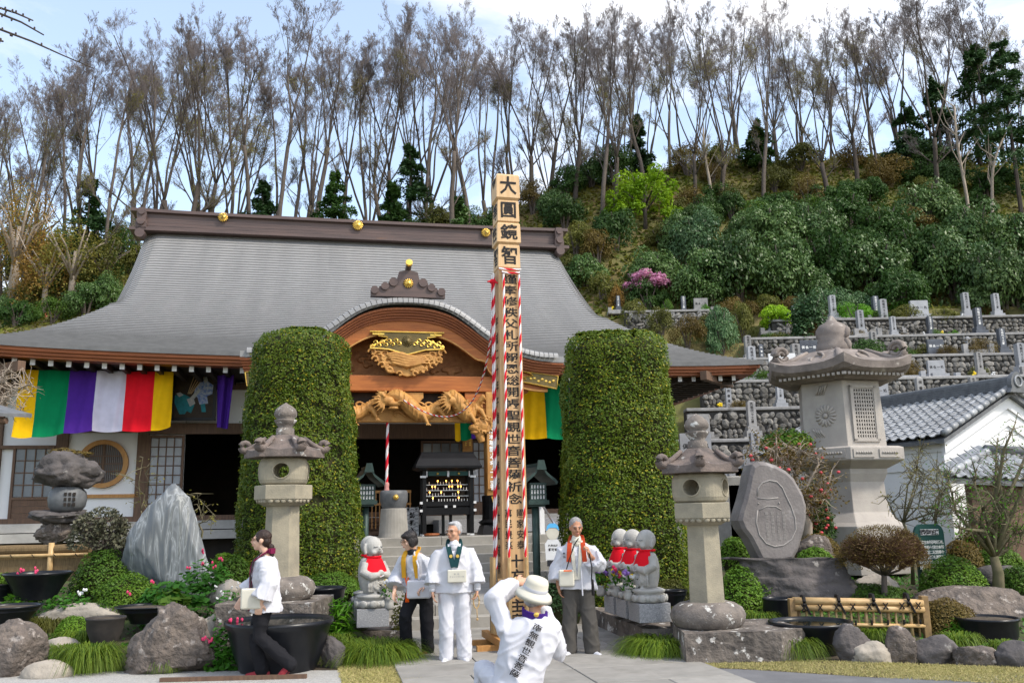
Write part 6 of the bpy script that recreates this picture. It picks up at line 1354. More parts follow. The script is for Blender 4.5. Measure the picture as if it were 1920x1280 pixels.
dome('brown twiggy mound behind the monument', 1490, 1590, 1000, 1062, 'brown_leaf', 16, Y=14.8, leaf=.035); dome('brown mound right of the green notice board', 1770, 1850, 1012, 1062, 'brown_leaf', 17, Y=14.8, leaf=.035); dome('brown mound behind the gnarled tree', 1795, 1870, 985, 1040, 'brown_leaf', 18, Y=15.6, leaf=.035); dome('green azalea behind the gnarled tree', 1835, 1925, 1025, 1062, 'azalea_bright', 19, Y=14.8); dome('brown-green low shrub right of the bamboo fence', 1720, 1845, 1122, 1185, 'brown_leaf', 20, Y=12.0, leaf=.035); dome('low grassy mound under the twiggy tree', 1560, 1720, 1095, 1130, 'azalea', 21, Y=13.2, leaf=.04); dome('green shrub at the far right edge above the boulder', 1880, 1960, 1060, 1105, 'azalea', 22, Y=13.8)
dome('low clipped shrub right of the stairs, behind the man', 1008, 1100, 1068, 1140, 'conifer', 23, Y=14.2, leaf=.05, loose=.1)
dome('green shrub at the foot of the right hedge column', 1220, 1300, 1085, 1140, 'olive_leaf', 24, Y=13.8, leaf=.04, loose=.1)
def stemmed(lab, x0, x1, y0, y1, ybase, Y, m, mt, seed, twigs=900, name='shrub', leaf=.03, nleaf=1500, loose=.1):
    """dome of fine twigs on a bare trunk"""
    cx = (x0 + x1) / 2; p = at(cx, ybase, Y); k = ppm(Y, 1); W_ = (x1 - x0) / 2 / k; zt_ = at(cx, y0, Y).z - p.z; zb_ = at(cx, y1, Y).z - p.z; rd = random.Random(seed); t = thing(name, lab, 'tree', p); tr = MB(); tr.tube([(0, 0, -.2), (-.02, 0, zb_ * .6), (.0, 0, zb_ + .02)], [.06, .045, .04], 8); tw = MB(); ends = []
    for i in range(16):
        a = i * 2.4; e = Vector((math.cos(a) * W_ * rd.uniform(.3, .75), math.sin(a) * W_ * .6, zb_ + (zt_ - zb_) * rd.uniform(.3, .75))); s = Vector((0, 0, zb_)); mid = s.lerp(e, .5) + Vector((0, 0, -.05)); tr.tube([s, mid, e], [.022, .016, .008], 5)
        for j in range(twigs // 16):
            q = mid.lerp(e, rd.random()); dirn = Vector((math.cos(a + rd.gauss(0, .7)), math.sin(a + rd.gauss(0, .7)) * .8, rd.uniform(.2, 1.4))).normalized()
            # grow to the dome's shell
            L_ = rd.uniform(.15, .6) * W_; w = q + dirn * L_; f = math.sqrt((w.x / W_) ** 2 + (w.y / (W_ * .85)) ** 2 + (max(0, w.z - zb_ - .1) / (zt_ - zb_ - .1)) ** 2)
            if f > 1: w = Vector((w.x / f, w.y / f, zb_ + .1 + (w.z - zb_ - .1) / f))
            tw.tube([q, q.lerp(w, .5) + Vector((rd.gauss(0, .02), rd.gauss(0, .02), .02)), w], [.006, .005, .003], 3, cap=False); ends.append(tuple(w))
    tr.obj('trunk', M['bark_grey'], t, smooth=True); tag(tw.obj('twigs', M[mt], t), kind='stuff'); E_ = np.array(ends); r = np.random.default_rng(seed); E2 = E_[r.integers(0, len(E_), nleaf)] + r.normal(0, .02, (nleaf, 3)); hs_ = sphere_pts(nleaf, r); hs_[:, 2] = np.abs(hs_[:, 2]); sh_ = hs_ * np.array((W_, W_ * .85, zt_ - zb_ - .1)) * r.uniform(.86, 1.0, (nleaf, 1)) + np.array((0, 0, zb_ + .1)); pk = r.random(nleaf) < .6; E2 = np.where(pk[:, None], sh_, E2); put('crown', npmesh('crown', *leafquads(E2, np.tile([0, 0, 1.], (nleaf, 1)), leaf, leaf * .5, 1, r), M[m]), t)
stemmed('dome-clipped twiggy reddish tree on a single trunk', 1578, 1752, 980, 1078, 1150, 13.0, 'brown_leaf', 'twig_red', 1, 5200, 'dome_tree', .026, 9500)
stemmed('dull maple bush with feathery grey leaves left of the slab', 122, 240, 948, 1040, 1105, 14.0, 'maple_dull', 'bark_grey', 2, 500, 'maple_bush', .075, 1900)
# grasses
def blades(n, R, H, seed, droop=.8, w=.006, spread=1.0, rx=None):
    r = np.random.default_rng(seed); V = []; F = []; rx = rx or R * .5
    for i in range(n):
        a = r.random() * 6.283; rr = math.sqrt(r.random()); x = rr * rx * math.cos(a); y = rr * R * .4 * math.sin(a); a2 = a + r.normal(0, .5); h = H * r.uniform(.55, 1.1); L_ = R * spread * r.uniform(.35, 1.0); o = len(V); sd_ = np.array([-math.sin(a2), math.cos(a2), 0]) * w * r.uniform(.7, 1.3)
        for j in range(5):
            t = j / 4; c = np.array([x + math.cos(a2) * L_ * t, y + math.sin(a2) * L_ * t, h * (t * 1.7 - t * t * (.7 + droop))]); ww = (1 - t * .85); V.append(c - sd_ * ww); V.append(c + sd_ * ww)
        for j in range(4): F.append((o + 2 * j, o + 2 * j + 1, o + 2 * j + 3, o + 2 * j + 2))
    return np.array(V), np.array(F)
def sedge(lab, px, py, w, h, seed, n=420, m='grass', droop=.8, bw_=.008, Y=None):
    p = ong(px, py) if Y is None else at(px, py, Y); k = ppm(p.y, p.z); t = thing('sedge_tuft', lab, 'grass', p); put('blades', npmesh('blades', *blades(int(n * 1.3), w / k / 2 * 1.05, h / k * 1.5, seed, droop + .15, bw_, 1.0, w / k / 2 * .55), M[m]), t)
for i, (lab, px, py, w, h, n) in enumerate((('arching green sedge tuft left of the big boulder', 165, 1258, 130, 70, 800), ('small sedge tuft at the foot of the big boulder', 308, 1260, 56, 40, 300), ('yellowish sedge spilling over at the left', 95, 1185, 110, 40, 600), ('sedge trailing beside the half-hidden beige stone', 150, 1205, 90, 40, 500), ('broad sedge mound left of the pavement', 705, 1238, 170, 52, 1600), ('sedge mound under the right statues ledge', 1245, 1226, 160, 48, 1600), ('sedge tuft in front of the wide black basin', 1490, 1232, 110, 56, 700), ('sedge right of the right lantern base', 1425, 1178, 80, 46, 500), ('sedge tuft between upright rock and bowl', 1800, 1222, 80, 52, 500), ('sedge tuft at the lower right corner', 1890, 1224, 70, 34, 400), ('sedge tuft above the flat stone by the fence', 1645, 1200, 70, 34, 450), ('low sedge left of the big boulder top', 120, 1228, 70, 34, 400), ('sedge by the big black basin', 640, 1215, 50, 40, 300), ('dark grass along the right of the stairs', 1062, 1108, 90, 70, 700), ('dry grass tuft behind the azalea', 262, 1128, 50, 36, 300), ('sedge under the statues, left of the stairs', 760, 1228, 50, 36, 350))):
    sedge(lab, px, py, w, h, 40 + i, n, 'grass' if 'dry' not in lab and 'yellow' not in lab else 'olive_leaf', bw_=.006)
# leafy clumps and flowers
def leafy(lab, x0, x1, y0, y1, m, seed, Y=None, n=260, leaf=.09, flowers=None, nf=20, asp=.6, name='leafy_plant', fl=.03):
    cx = (x0 + x1) / 2; p = ong(cx, y1) if Y is None else at(cx, y1, Y); k = ppm(p.y, p.z); W_ = (x1 - x0) / k / 2; H_ = at(cx, y0, p.y).z - p.z; r = np.random.default_rng(seed); t = thing(name, lab, 'plant', p)
    d = sphere_pts(n, r); d[:, 2] = np.abs(d[:, 2]); P = d * np.array((W_, W_ * .7, H_ * .9)) * (r.random(n) ** .4)[:, None]; put('leaves', npmesh('leaves', *leafquads(P, d * .4 + np.array([0, -.25, 1.]), leaf, leaf * asp, .4, r), M[m]), t)
    st_ = MB()
    for i in range(10): q = P[i * 7 % n]; st_.tube([(q[0] * .2, q[1] * .2, -.05), (q[0] * .7, q[1] * .7, q[2] * .6), tuple(q)], .004, 4)
    tag(st_.obj('stems', M['fern'], t), kind='stuff')
    if flowers:
        for i in range(nf):
            q = np.array((r.uniform(-1, 1) * W_, r.uniform(-.8, .1) * W_, H_ * r.uniform(.45, 1.1))); b = MB()
            for j in range(3): b.ball(tuple(q + r.normal(0, fl * .5, 3)), (fl * .55, fl * .55, fl * .75), 6, 4)
            b.obj('blossom', M[flowers], t)
leafy('bleeding-heart plant with pink-red flowers right of the slab', 330, 440, 1040, 1105, 'fern', 1, Y=13.2, flowers='pink_red', nf=5, leaf=.10, n=420); leafy('lush green plants in front of the slab', 255, 400, 1080, 1135, 'fern', 2, Y=12.8, flowers='pink_red', nf=2, leaf=.11, n=520, asp=.8); leafy('red-flowering plant left of the big black basin', 382, 446, 1155, 1256, 'fern', 3, flowers='pink_red', nf=6, leaf=.085, n=420); leafy('tall pale green strap-leaved plant right of the big basin', 606, 668, 1112, 1188, 'bright_leaf', 4, Y=12.2, leaf=.24, asp=.14, n=240); leafy('white-flowering foliage beside the walking woman', 395, 460, 1095, 1160, 'fern', 5, Y=12.0, flowers='white_petal', nf=10, leaf=.06, n=380, fl=.018)
leafy('light green ferny plant in front of the left bowl', 5, 78, 1098, 1135, 'bright_leaf', 6, Y=12.9, leaf=.08, n=300); leafy('green plant with one white blossom near the bowls', 80, 180, 1108, 1138, 'fern', 7, Y=12.9, flowers='white_petal', nf=3, leaf=.07, n=300); leafy('arching stem with pink hanging flowers over the left bowl', 30, 80, 1070, 1100, 'fern', 8, Y=12.9, flowers='pink_red', nf=8, leaf=.04, n=30); leafy('green strap-leaved plants beside the right lantern', 1390, 1460, 1145, 1180, 'fern', 9, Y=12.2, leaf=.15, asp=.12, n=300); leafy('strappy green plant left of the right bowl', 1765, 1830, 1155, 1200, 'bright_leaf', 10, Y=11.8, leaf=.16, asp=.12, n=200); leafy('leafy plant behind the left statues', 730, 770, 1105, 1180, 'olive_leaf', 11, Y=12.8, leaf=.06, n=300); leafy('big round butterbur leaves before the slab', 285, 355, 1098, 1135, 'azalea_bright', 12, Y=12.5, leaf=.17, asp=.85, n=60)
leafy('green ground plants behind the bamboo fence', 1490, 1720, 1135, 1190, 'azalea', 13, Y=12.4, leaf=.07, n=500)
# ---- pots and basins
def basin(lab, x0, x1, yrim, ybot, Y, m='black_pot', fill='water', taper=.62, name='basin', drop=.03):
    cx = (x0 + x1) / 2; p = at(cx, ybot, Y); k = ppm(Y, p.z); R = (x1 - x0) / 2 / k; H_ = at(cx, yrim, Y).z - p.z; t = thing(name, lab, 'basin', p); b = MB()
    b.lathe([(R * taper, -.03), (R * (taper + .02), .0), (R * (taper + .2), H_ * .45), (R * .94, H_ * .86), (R, H_ * .93), (R * 1.0, H_), (R * .95, H_), (R * .93, H_ * .9), (R * .9, H_ - drop - .04)], 40, cap=False); b.obj('bowl', M[m], t, smooth=True); b = MB(); b.lathe([(R * .935, H_ - drop), (.01, H_ - drop + (.03 if fill == 'soil' else 0))], 36, cap=False); b.obj('contents', M[fill], t); return t
basin('huge glossy black water basin behind the walking woman', 420, 622, 1160, 1268, 10.75); basin('black basin behind the left stone lantern foot', 558, 648, 1100, 1148, 12.9, taper=.7); basin('wide dark iron bowl at the far left', 8, 128, 1072, 1118, 13.0, fill='water', taper=.55); basin('dark bowl planter at the left edge, below the others', -40, 72, 1134, 1172, 11.9, fill='soil', taper=.5); basin('shallow black bowl left of the big boulder top', 218, 332, 1134, 1162, 12.2, fill='soil', taper=.5); basin('small brown pot between flat stone and big boulder', 160, 232, 1156, 1196, 11.6, 'rust_pot', 'soil', .7); basin('dark bowl with clipped azalea at the left edge', -30, 30, 1094, 1122, 13.1, fill='soil', taper=.6)
basin('wide black bowl in front of the bamboo fence', 1448, 1602, 1163, 1240, 11.15, taper=.5); basin('dark blue-black pot at the right edge', 1803, 1912, 1156, 1214, 11.7, taper=.72, fill='soil'); basin('black basin behind the left end of the bamboo fence', 1432, 1492, 1120, 1160, 12.5, taper=.8); basin('low black bowl behind the right statues', 1240, 1290, 1105, 1130, 13.0, taper=.6)
# ---- bamboo fence on the right
fy = 11.9; a = at(1488, 1130, fy); b_ = at(1728, 1134, fy); bf = thing('bamboo_fence', 'low bamboo fence with black cord ties right of the lantern', 'fence', a); L_ = (b_ - a).length; zt0 = a.z
dirx = Vector((1, 0, (b_.z - a.z) / L_)); zb0 = at(1600, 1192, fy).z - a.z
for j, (y, z, r) in enumerate(((-.035, .03, .045), (.035, .03, .045), (-.05, -.05, .04), (.03, -.05, .04))): q = MB(); q.tube([dirx * (L_ * s) + Vector((0, y, z)) for s in (0, .33, .66, 1)], r, 12); q.obj('top_rail', M['bamboo'], bf, smooth=True)
for y, z in ((-.03, at(1600, 1166, fy).z - a.z),):
    q = MB(); q.tube([dirx * (L_ * s) + Vector((0, y, z)) for s in (0, .5, 1)], .024, 10); q.obj('lower_rail', M['bamboo'], bf, smooth=True)
for i in range(17): q = MB(); x = .06 + (L_ - .12) * i / 16; q.tube([(x, .0, zb0 - .12), (x, 0, 0)], .016 + .006 * (i % 3 == 0), 8); q.obj('upright', M['bamboo' if i % 4 else 'bamboo_dark'], bf, smooth=True)
for x in (-.02, L_ + .03): q = MB(); q.box((x, 0, zb0 / 2 - .05), (.09, .10, -zb0 + .22)); q.obj('end_post', M['bamboo_dark'], bf, bevel=.01)
for i in range(4): q = MB(); x = .12 + i * L_ * .27; q.tube([(x - .01, -.10, .02), (x, -.05, .085), (x + .01, .06, .085), (x + .01, .09, 0), (x, 0, -.10), (x - .01, -.10, .0)], .022, 6); q.tube([(x, -.09, .0), (x + .06, -.10, -.14)], .016, 5); q.obj('cord_tie', M['black_cord'], bf)
for i in range(8): q = MB(); x = .10 + i * L_ * .127; q.tube([(x - .03, -.095, -.01), (x + .03, -.095, -.09)], .008, 5); q.tube([(x + .03, -.097, -.01), (x - .03, -.097, -.09)], .008, 5); q.obj('cord_tie', M['black_cord'], bf)
for i in range(8): q = MB(); x = .14 + i * L_ * .125; z = at(1600, 1166, fy).z - a.z; q.tube([(x, -.062, z + .03), (x, -.066, z), (x, -.06, z - .03)], .014, 5); q.obj('cord_tie', M['black_cord'], bf)
# ---- brush fence at the left
fy = 14.6; a = at(-40, 1068, fy); b_ = at(165, 1066, fy); lf = thing('brush_fence', 'low brushwood fence with one bamboo rail at the far left', 'fence', a); L_ = (b_ - a).length; hz = at(60, 1022, fy).z - a.z
for x0, x1 in ((0, L_ * .64), (L_ * .67, L_)): q = MB(); q.b2(x0, x1, 0, .07, -.2, hz * .5); q.tube([(x0, .035, hz * .82), ((x0 + x1) / 2, .035, hz * .84), (x1, .035, hz * .82)], hz * .20, 12); tag(q.obj('brush_panel', M['brush_fence'], lf, smooth=False), kind='stuff')
q = MB(); q.tube([(0, -.05, hz * .56), (L_, -.05, hz * .58)], .028, 10); q.obj('bamboo_rail', M['bamboo'], lf, smooth=True)
for i in range(5): q = MB(); x = .2 + i * .35; q.tube([(x - .02, -.082, hz * .63), (x + .02, -.082, hz * .5)], .006, 4); q.obj('cord_tie', M['black_cord'], lf)
q = MB(); q.tube([(L_ * .655, -.02, -.3), (L_ * .655, -.02, hz * 1.1)], .045, 10); q.obj('fence_post', M['bamboo'], lf, smooth=True)
# ---- rustic lantern with boulder cap
rp = at(120, 1020, 15.2); rlr = thing('rustic_lantern', 'rustic lantern of natural rocks with boulder cap, far left', 'lantern', rp); k = ppm(15.2, 1.6)
def rk(x0, x1, y0, y1, m, seed, depth): o = rock('x', x0, x1, y0, y1, m, seed, Y=15.2, depth=depth, sink=.0, name='rock_part', nplanes=14, fine=.07); o.parent = rlr; o.location = Vector(o.location) - rp; o.location.y = 0; del o['label']; del o['category']; return o
rk(64, 140, 975, 1025, 'boulder', 31, .9).name = 'base_rock'; rk(52, 165, 953, 984, 'dark_rock', 32, .8).name = 'tray_rock'; cpr = rk(56, 186, 842, 918, 'dark_rock', 33, .8); cpr.name = 'cap_rock'; put('moss', npmesh('moss', *clump(900, (.42, .3, .14), 14, .35, .05, 77), M['brown_leaf']), rlr, loc=(-.05, -.05, at(118, 858, 15.2).z - rp.z))
q = MB(); zc_ = at(118, 936, 15.2).z - rp.z; zh = (at(118, 913, 15.2).z - at(118, 958, 15.2).z) / 2; q.lathe([(.22, -zh), (.29, -zh * .6), (.31, 0), (.29, zh * .6), (.22, zh)], 20, (.0, 0, zc_)); q.obj('fire_box', M['kawara_dark'], rlr, smooth=True)
for i in range(3):
    for j in range(3): q = MB(); q.box((.10 + i * .058, -.27 + .03 * i, zc_ - .09 + j * .085), (.04, .05, .055), .3); q.obj('dark_window_block', M['interior'], rlr)  # dark blocks paint in the shaded openings of the fire box
# ---- child-like guardian statues
def jizo_meshes():
    b = MB(); b.ball((0, 0, .72), (.112, .118, .125), 18, 12); b.ball((0, -.02, .685), (.098, .105, .075), 14, 10)      # head, cheeks
    b.ball((0, -.118, .705), (.018, .022, .022), 8, 6)
    for s in (-1, 1): b.tube([(s * .112, .01, .76), (s * .122, .012, .70), (s * .112, .0, .635)], [.018, .022, .02], 7); b.ball((s * .052, -.078, .655), (.04, .04, .034), 10, 8)
    b.tube([(0, 0, .56), (0, 0, .63)], [.075, .07], 12)
    b.rings([[(rx * math.cos(a), ry * math.sin(a) + cy, z) for a in [2 * math.pi * j / 24 for j in range(24)]] for z, rx, ry, cy in ((.17, .115, .10, 0), (.20, .13, .11, 0), (.30, .155, .13, 0), (.42, .165, .135, 0), (.50, .155, .12, 0), (.56, .12, .095, 0), (.585, .07, .065, 0))])
    for s in (-1, 1):
        b.tube([(s * .13, -.01, .53), (s * .175, -.03, .42), (s * .13, -.12, .37), (s * .03, -.155, .39)], [.05, .058, .055, .035], 10)
        for k in range(4): b.tube([(s * (.05 + .03 * k), -.13 + .01 * k, .36), (s * (.06 + .032 * k), -.14 + .012 * k, .26), (s * (.05 + .03 * k), -.12 + .01 * k, .19)], .014, 6)
        b.ball((s * .05, -.09, .155), (.04, .07, .03), 10, 6)
    b.ball((0, -.15, .41), (.045, .035, .04), 10, 8)
    for k in range(4): b.tube([(-.12 + .01 * k, -.10 - .012 * k, .34 - .03 * k), (0, -.155, .28 - .035 * k), (.12 - .01 * k, -.10 - .012 * k, .34 - .03 * k)], .011, 6)
    body = remesh(b, .0085, M['statue'], 2, 'figure')
    f = MB()
    for s in (-1, 1): f.tube([(s * .022, -.119, .722), (s * .046, -.113, .717), (s * .07, -.098, .722)], .004, 5)
    f.tube([(-.024, -.126, .668), (0, -.13, .664), (.024, -.126, .668)], .004, 5); face = f.mesh('face_lines', M['kawara_dark'])
    l = MB(); l.lathe([(.17, 0), (.20, .02), (.215, .05), (.21, .075), (.165, .085), (.15, .10), (.19, .12), (.20, .145), (.16, .16), (.13, .17)], 32); lot = l.mesh('lotus_seat', M['statue'], True)
    pt = MB(); pt.ball((0, -.205, .052), (.055, .022, .045), 10, 6); pet = pt.mesh('lotus_petal', M['statue'], True)
    bi = MB(); V = []
    for i in range(9):
        t = i / 8; 
        for j in range(13):
            a = (-1.25 + 2.5 * j / 12); r0 = .095 + .095 * t ** .7; z = .60 - .21 * t - .02 * math.cos(a * 2) * t + .012 * math.sin(a * 9) * t; V.append((r0 * math.sin(a) * 1.02, -r0 * math.cos(a) * .95 + .01, z))
    bibm = npmesh('bib', V, [(i * 13 + j, i * 13 + j + 1, (i + 1) * 13 + j + 1, (i + 1) * 13 + j) for i in range(8) for j in range(12)], M['red_cloth'], smooth=True)
    c = MB(); c.tube([(.095 * math.cos(x), .095 * math.sin(x), .60) for x in [2 * math.pi * i / 20 for i in range(21)]], .014, 6); col = c.mesh('bib_collar', M['red_cloth'], True)
    tr = MB(); tr.tube([V[8 * 13 + j] for j in range(13)], .008, 5); trim = tr.mesh('bib_trim', M['white_cloth'], True)
    return body, face, lot, pet, bibm, col, trim
JZ = jizo_meshes()
def jizo(px, py, Y, face_dir, lab, head_turn=0, s=1.0):
    p = at(px, py, Y); t = thing('guardian_statue', lab, 'statue', p, face_dir, 'child-like stone guardian statues'); t.scale = (s,) * 3
    body, face, lot, pet, bibm, col, trim = JZ
    fg = put('figure', body, t); put('face_lines', face, fg); ls = put('lotus_seat', lot, t); bb_ = put('bib', bibm, t); put('bib_collar', col, bb_); put('bib_trim', trim, bb_)
    for j in range(10): o = put('lotus_petal', pet, ls); o.rotation_euler = (0, 0, j * 2 * math.pi / 10)
    return p
def plinth(p, lab, w=.42, h=.23, rz_=PHI): b = MB(); b.box((0, 0, -h / 2), (w, w, h)); o = b.obj('granite_plinth', M['granite'], bevel=.008); o.location = p; o.rotation_euler = (0, 0, rz_); return tag(o, lab, 'plinth', 'granite plinths of the guardian statues')
pF = jizo(1217, 1128, 11.75, PHI + R_(-78), 'red-bibbed stone guardian statue nearest the camera in the right row', s=1.08)
plinth(pF, 'speckled granite plinth of the nearest right statue')
for i, (lab, lab2) in enumerate((('red-bibbed stone guardian statue in the middle of the right row', 'granite plinth of the middle right statue'), ('red-bibbed stone guardian statue farthest back in the right row', 'granite plinth of the farthest right statue'))):
    q = pF + BV * (.52 * (i + 1)) + BU * .0; px_ = q.copy(); t = jizo(1217, 1128, 11.75, PHI + R_(-78), lab, s=1.08); bpy.context.view_layer.update
    COL.objects[-1] if False else None
    o = [x for x in COL.objects if x.get('label') == lab][0]; o.location = q; plinth(q, lab2)
pL = jizo(698, 1138, 12.25, PHI + R_(38), 'red-bibbed stone guardian statue in front, left of the stairs', s=1.1); plinth(pL, 'speckled granite plinth of the left front statue')
q = pL + BV * .55 - BU * .02; o = jizo(698, 1138, 12.25, PHI + R_(60), 'stone guardian statue half hidden behind the left front one', s=1.1); o = [x for x in COL.objects if x.get('label') == 'stone guardian statue half hidden behind the left front one'][0]; o.location = q; plinth(q, 'granite plinth of the rear left statue')
# offering vases with flowers
def vase(p, lab, cols, h=.20):
    t = thing('flower_vase', lab, 'vase', p); b = MB(); b.lathe([(.05, 0), (.065, .03), (.06, .08), (.05, h * .6), (.062, h * .68)], 14); b.obj('vase', M['statue'], t, smooth=True); r = np.random.default_rng(int(p.x * 100) + 500)
    P = r.normal(0, .05, (60, 3)) * np.array([1, 1, 1.2]) + np.array([0, 0, h + .04]); put('leaves', npmesh('leaves', *leafquads(P, r.normal(size=(60, 3)), .06, .03, .5, r), M['fern']), t)
    for i, c in enumerate(cols):
        b = MB(); c0 = np.array([math.cos(i * 2.1) * .06, -.04 + math.sin(i * 2.1) * .04, h + .10 + .03 * (i % 3)])
        for j in range(7): b.ball(tuple(c0 + r.normal(0, .016, 3)), .024, 6, 5)
        b.obj('bloom', M[c], t)
vase(pL + Vector((.24, -.12, -.02)), 'vase of yellow chrysanthemums beside the left front statue', ['yellow_petal', 'yellow_petal', 'white_petal', 'white_petal']); vase(pF - BU * .22 + BV * .62 + Vector((0, 0, .02)), 'vase with yellow and red flowers before the farthest right statue', ['yellow_petal', 'yellow_petal', 'pink_red', 'pink_red', 'violet_petal'])
vase(pF - BU * .24 + BV * .1 + Vector((0, 0, .02)), 'vase with white and violet flowers before the nearest right statue', ['white_petal', 'white_petal', 'violet_petal', 'yellow_petal']); vase(pF - BU * .3 + BV * 1.1, 'small vase of violet flowers at the end of the right statue row', ['violet_petal', 'violet_petal'])
# ---- green notice board
p = at(1748, 1050, 14.0); gb_ = thing('green_sign', 'dark green rounded notice board with white lettering at right', 'sign', p, R_(10)); k = ppm(14, 1.6); W_ = 30 / k; H_ = 66 / k
b = MB(); b.prism([(-W_, -.05), (W_, -.05), (W_, H_ * .8), (W_ * .85, H_ * .93), (W_ * .6, H_), (-W_ * .6, H_), (-W_ * .85, H_ * .93), (-W_, H_ * .8)], 0, .05); b.obj('board', M['green_board'], gb_, bevel=.005); b = MB(); b.b2(-W_ * .62, W_ * .62, -.008, -.001, H_ * .70, H_ * .86); b.obj('title_panel', M['white_paint'], gb_)
lt = MB()
for i, c in enumerate('野坂寺の由来'): letters(lt, c, -W_ * .48 + i * W_ * .19, H_ * .78, .1, .085, -.011, .02)
lt.obj('title', M['ink'], gb_); lt = MB()
for c in range(9):
    for r_ in range(6): letters(lt, '札所十二番本尊聖観世音菩薩縁起'[(c * 4 + r_) % 15], W_ * .78 - c * W_ * .195, H_ * .50 - r_ * .075, .1, .06, -.004, .01)
lt.obj('lettering', M['white_ink'], gb_)
for x in (-W_ * .7, W_ * .7): b = MB(); b.box((x, .08, -.3 + H_ * .3), (.05, .05, .6 + H_ * .6)); b.obj('leg', M['verdigris'], gb_)
# ---- camellia tree, gnarled tree, saplings
def gnarl(lab, name, px, py, Y, tips_px, r0, bark, leafm, nleaf, leaf, seed, flower_m=None, nf=0, twn=4, cat='tree'):
    """tree whose limbs reach given picture points at their own depths"""
    p = at(px, py, Y); rd = random.Random(seed); t = thing(name, lab, cat, p); b = MB(); tw = MB(); ends = []
    fork = Vector((rd.uniform(-.1, .1), 0, (at(tips_px[0][0], tips_px[0][1], Y).z - p.z) * .35)); b.tube([(0, 0, -.3), (.06, 0, fork.z * .5), tuple(fork)], [r0, r0 * .8, r0 * .62], 8)
    for i, (tx, ty) in enumerate(tips_px):
        e = at(tx, ty, Y + rd.uniform(-.6, .6)) - p; m1 = fork.lerp(e, .4) + Vector((rd.gauss(0, .12), rd.gauss(0, .12), rd.gauss(0, .12))); m2 = fork.lerp(e, .75) + Vector((rd.gauss(0, .1), rd.gauss(0, .1), rd.gauss(0, .1) + .05)); P = [fork, m1, m2, e]; b.tube(P, [r0 * .42, r0 * .32, r0 * .2, r0 * .08], 6)
        for j in range(twn * 4):
            k_ = rd.randrange(1, 3); q = P[k_].lerp(P[k_ + 1], rd.random()); d = Vector((rd.gauss(0, 1), rd.gauss(0, 1), rd.gauss(.2, .8))).normalized(); w = q + d * rd.uniform(.12, .38); tw.tube([q, q.lerp(w, .5) + Vector((0, 0, rd.gauss(0, .04))), w], [.008, .006, .003], 3, cap=False); ends.append(tuple(w)); ends.append(tuple(q.lerp(w, .6)))
    b.obj('trunk', M[bark], t, smooth=True); tag(tw.obj('twigs', M[bark], t), kind='stuff'); E_ = np.array(ends); r = np.random.default_rng(seed); put('crown', npmesh('crown', *leafquads(E_[r.integers(0, len(E_), nleaf)] + r.normal(0, .05, (nleaf, 3)), np.tile([0, -.2, 1.], (nleaf, 1)), leaf, leaf * .5, .9, r), M[leafm]), t)
    for i in range(nf): c = E_[r.integers(0, len(E_))] + r.normal(0, .06, 3) + np.array([0, -.06, 0]); q = MB(); q.ball(tuple(c), (.034, .034, .026), 8, 5); q.obj('blossom', M[flower_m], t)
gnarl('camellia tree with red blossoms and pale gnarled branches behind the monument', 'camellia_tree', 1510, 1010, 15.6, [(1440, 850), (1405, 880), (1470, 830), (1500, 840), (1530, 850), (1545, 900), (1560, 880), (1535, 960), (1420, 830), (1480, 870), (1548, 935), (1515, 930), (1390, 850), (1455, 815), (1525, 985)], .11, 'bark_pale', 'brown_leaf', 3200, .06, 1, 'camellia_red', 46, 9)
cb = dome('glossy camellia foliage patch with red blossoms beside the lantern shaft', 1495, 1568, 905, 1000, 'forest_green', 51, Y=16.0, leaf=.07, loose=.12, name='camellia_bush')
dome('green leafy camellia top behind the monument', 1430, 1525, 806, 835, 'azalea_bright', 52, Y=16.4, leaf=.07, loose=.12, name='camellia_bush')
for i in range(18): q = MB(); a_ = random.uniform(-2.6, -.5); h_ = random.uniform(.05, .9); q.ball((.37 * math.cos(a_) * math.sqrt(1 - h_ * h_), .33 * math.sin(a_), .9 * h_), (.032, .032, .026), 8, 5); q.obj('blossom', M['camellia_red'], cb)
gnarl('gnarled garden tree with sparse fresh leaves at the right edge', 'garden_tree', 1868, 1105, 13.6, [(1800, 930), (1830, 880), (1870, 820), (1905, 790), (1930, 860), (1780, 905), (1850, 920), (1900, 930), (1940, 960), (1820, 960), (1890, 860), (1950, 810), (1860, 960), (1925, 1000), (1800, 990)], .10, 'branch_moss', 'bright_leaf', 1300, .045, 5, twn=9)
gnarl('thin budding sapling before the white storehouse wall', 'sapling', 1708, 1060, 14.8, [(1730, 830), (1700, 880), (1745, 900), (1762, 880), (1690, 930), (1755, 950), (1715, 860)], .035, 'branch_moss', 'bud_leaf', 380, .04, 8, twn=7)
gnarl('second thin sapling nearer the gate roof', 'sapling', 1762, 1060, 14.9, [(1758, 860), (1790, 900), (1740, 960), (1800, 930), (1775, 880)], .028, 'branch_moss', 'bright_leaf', 300, .04, 9, twn=6)
gnarl('bare pale shrub at the left edge before the banner', 'bare_shrub', -60, 830, 15.5, [(20, 690), (60, 720), (50, 760), (30, 740), (10, 700), (65, 745), (40, 705)], .04, 'bark_pale', 'rust_leaf', 120, .03, 10, twn=9)
gnarl('slim shrub with pale buds beside the slab', 'bud_shrub', 372, 1010, 14.2, [(365, 930), (385, 940), (400, 925), (375, 955)], .02, 'branch_moss', 'bud_leaf', 60, .06, 11, twn=1); gnarl('slim budding shoot left of the slab', 'bud_shrub', 262, 1010, 14.3, [(268, 860), (258, 900), (275, 890), (262, 940)], .014, 'branch_moss', 'bud_leaf', 60, .05, 12, twn=1)
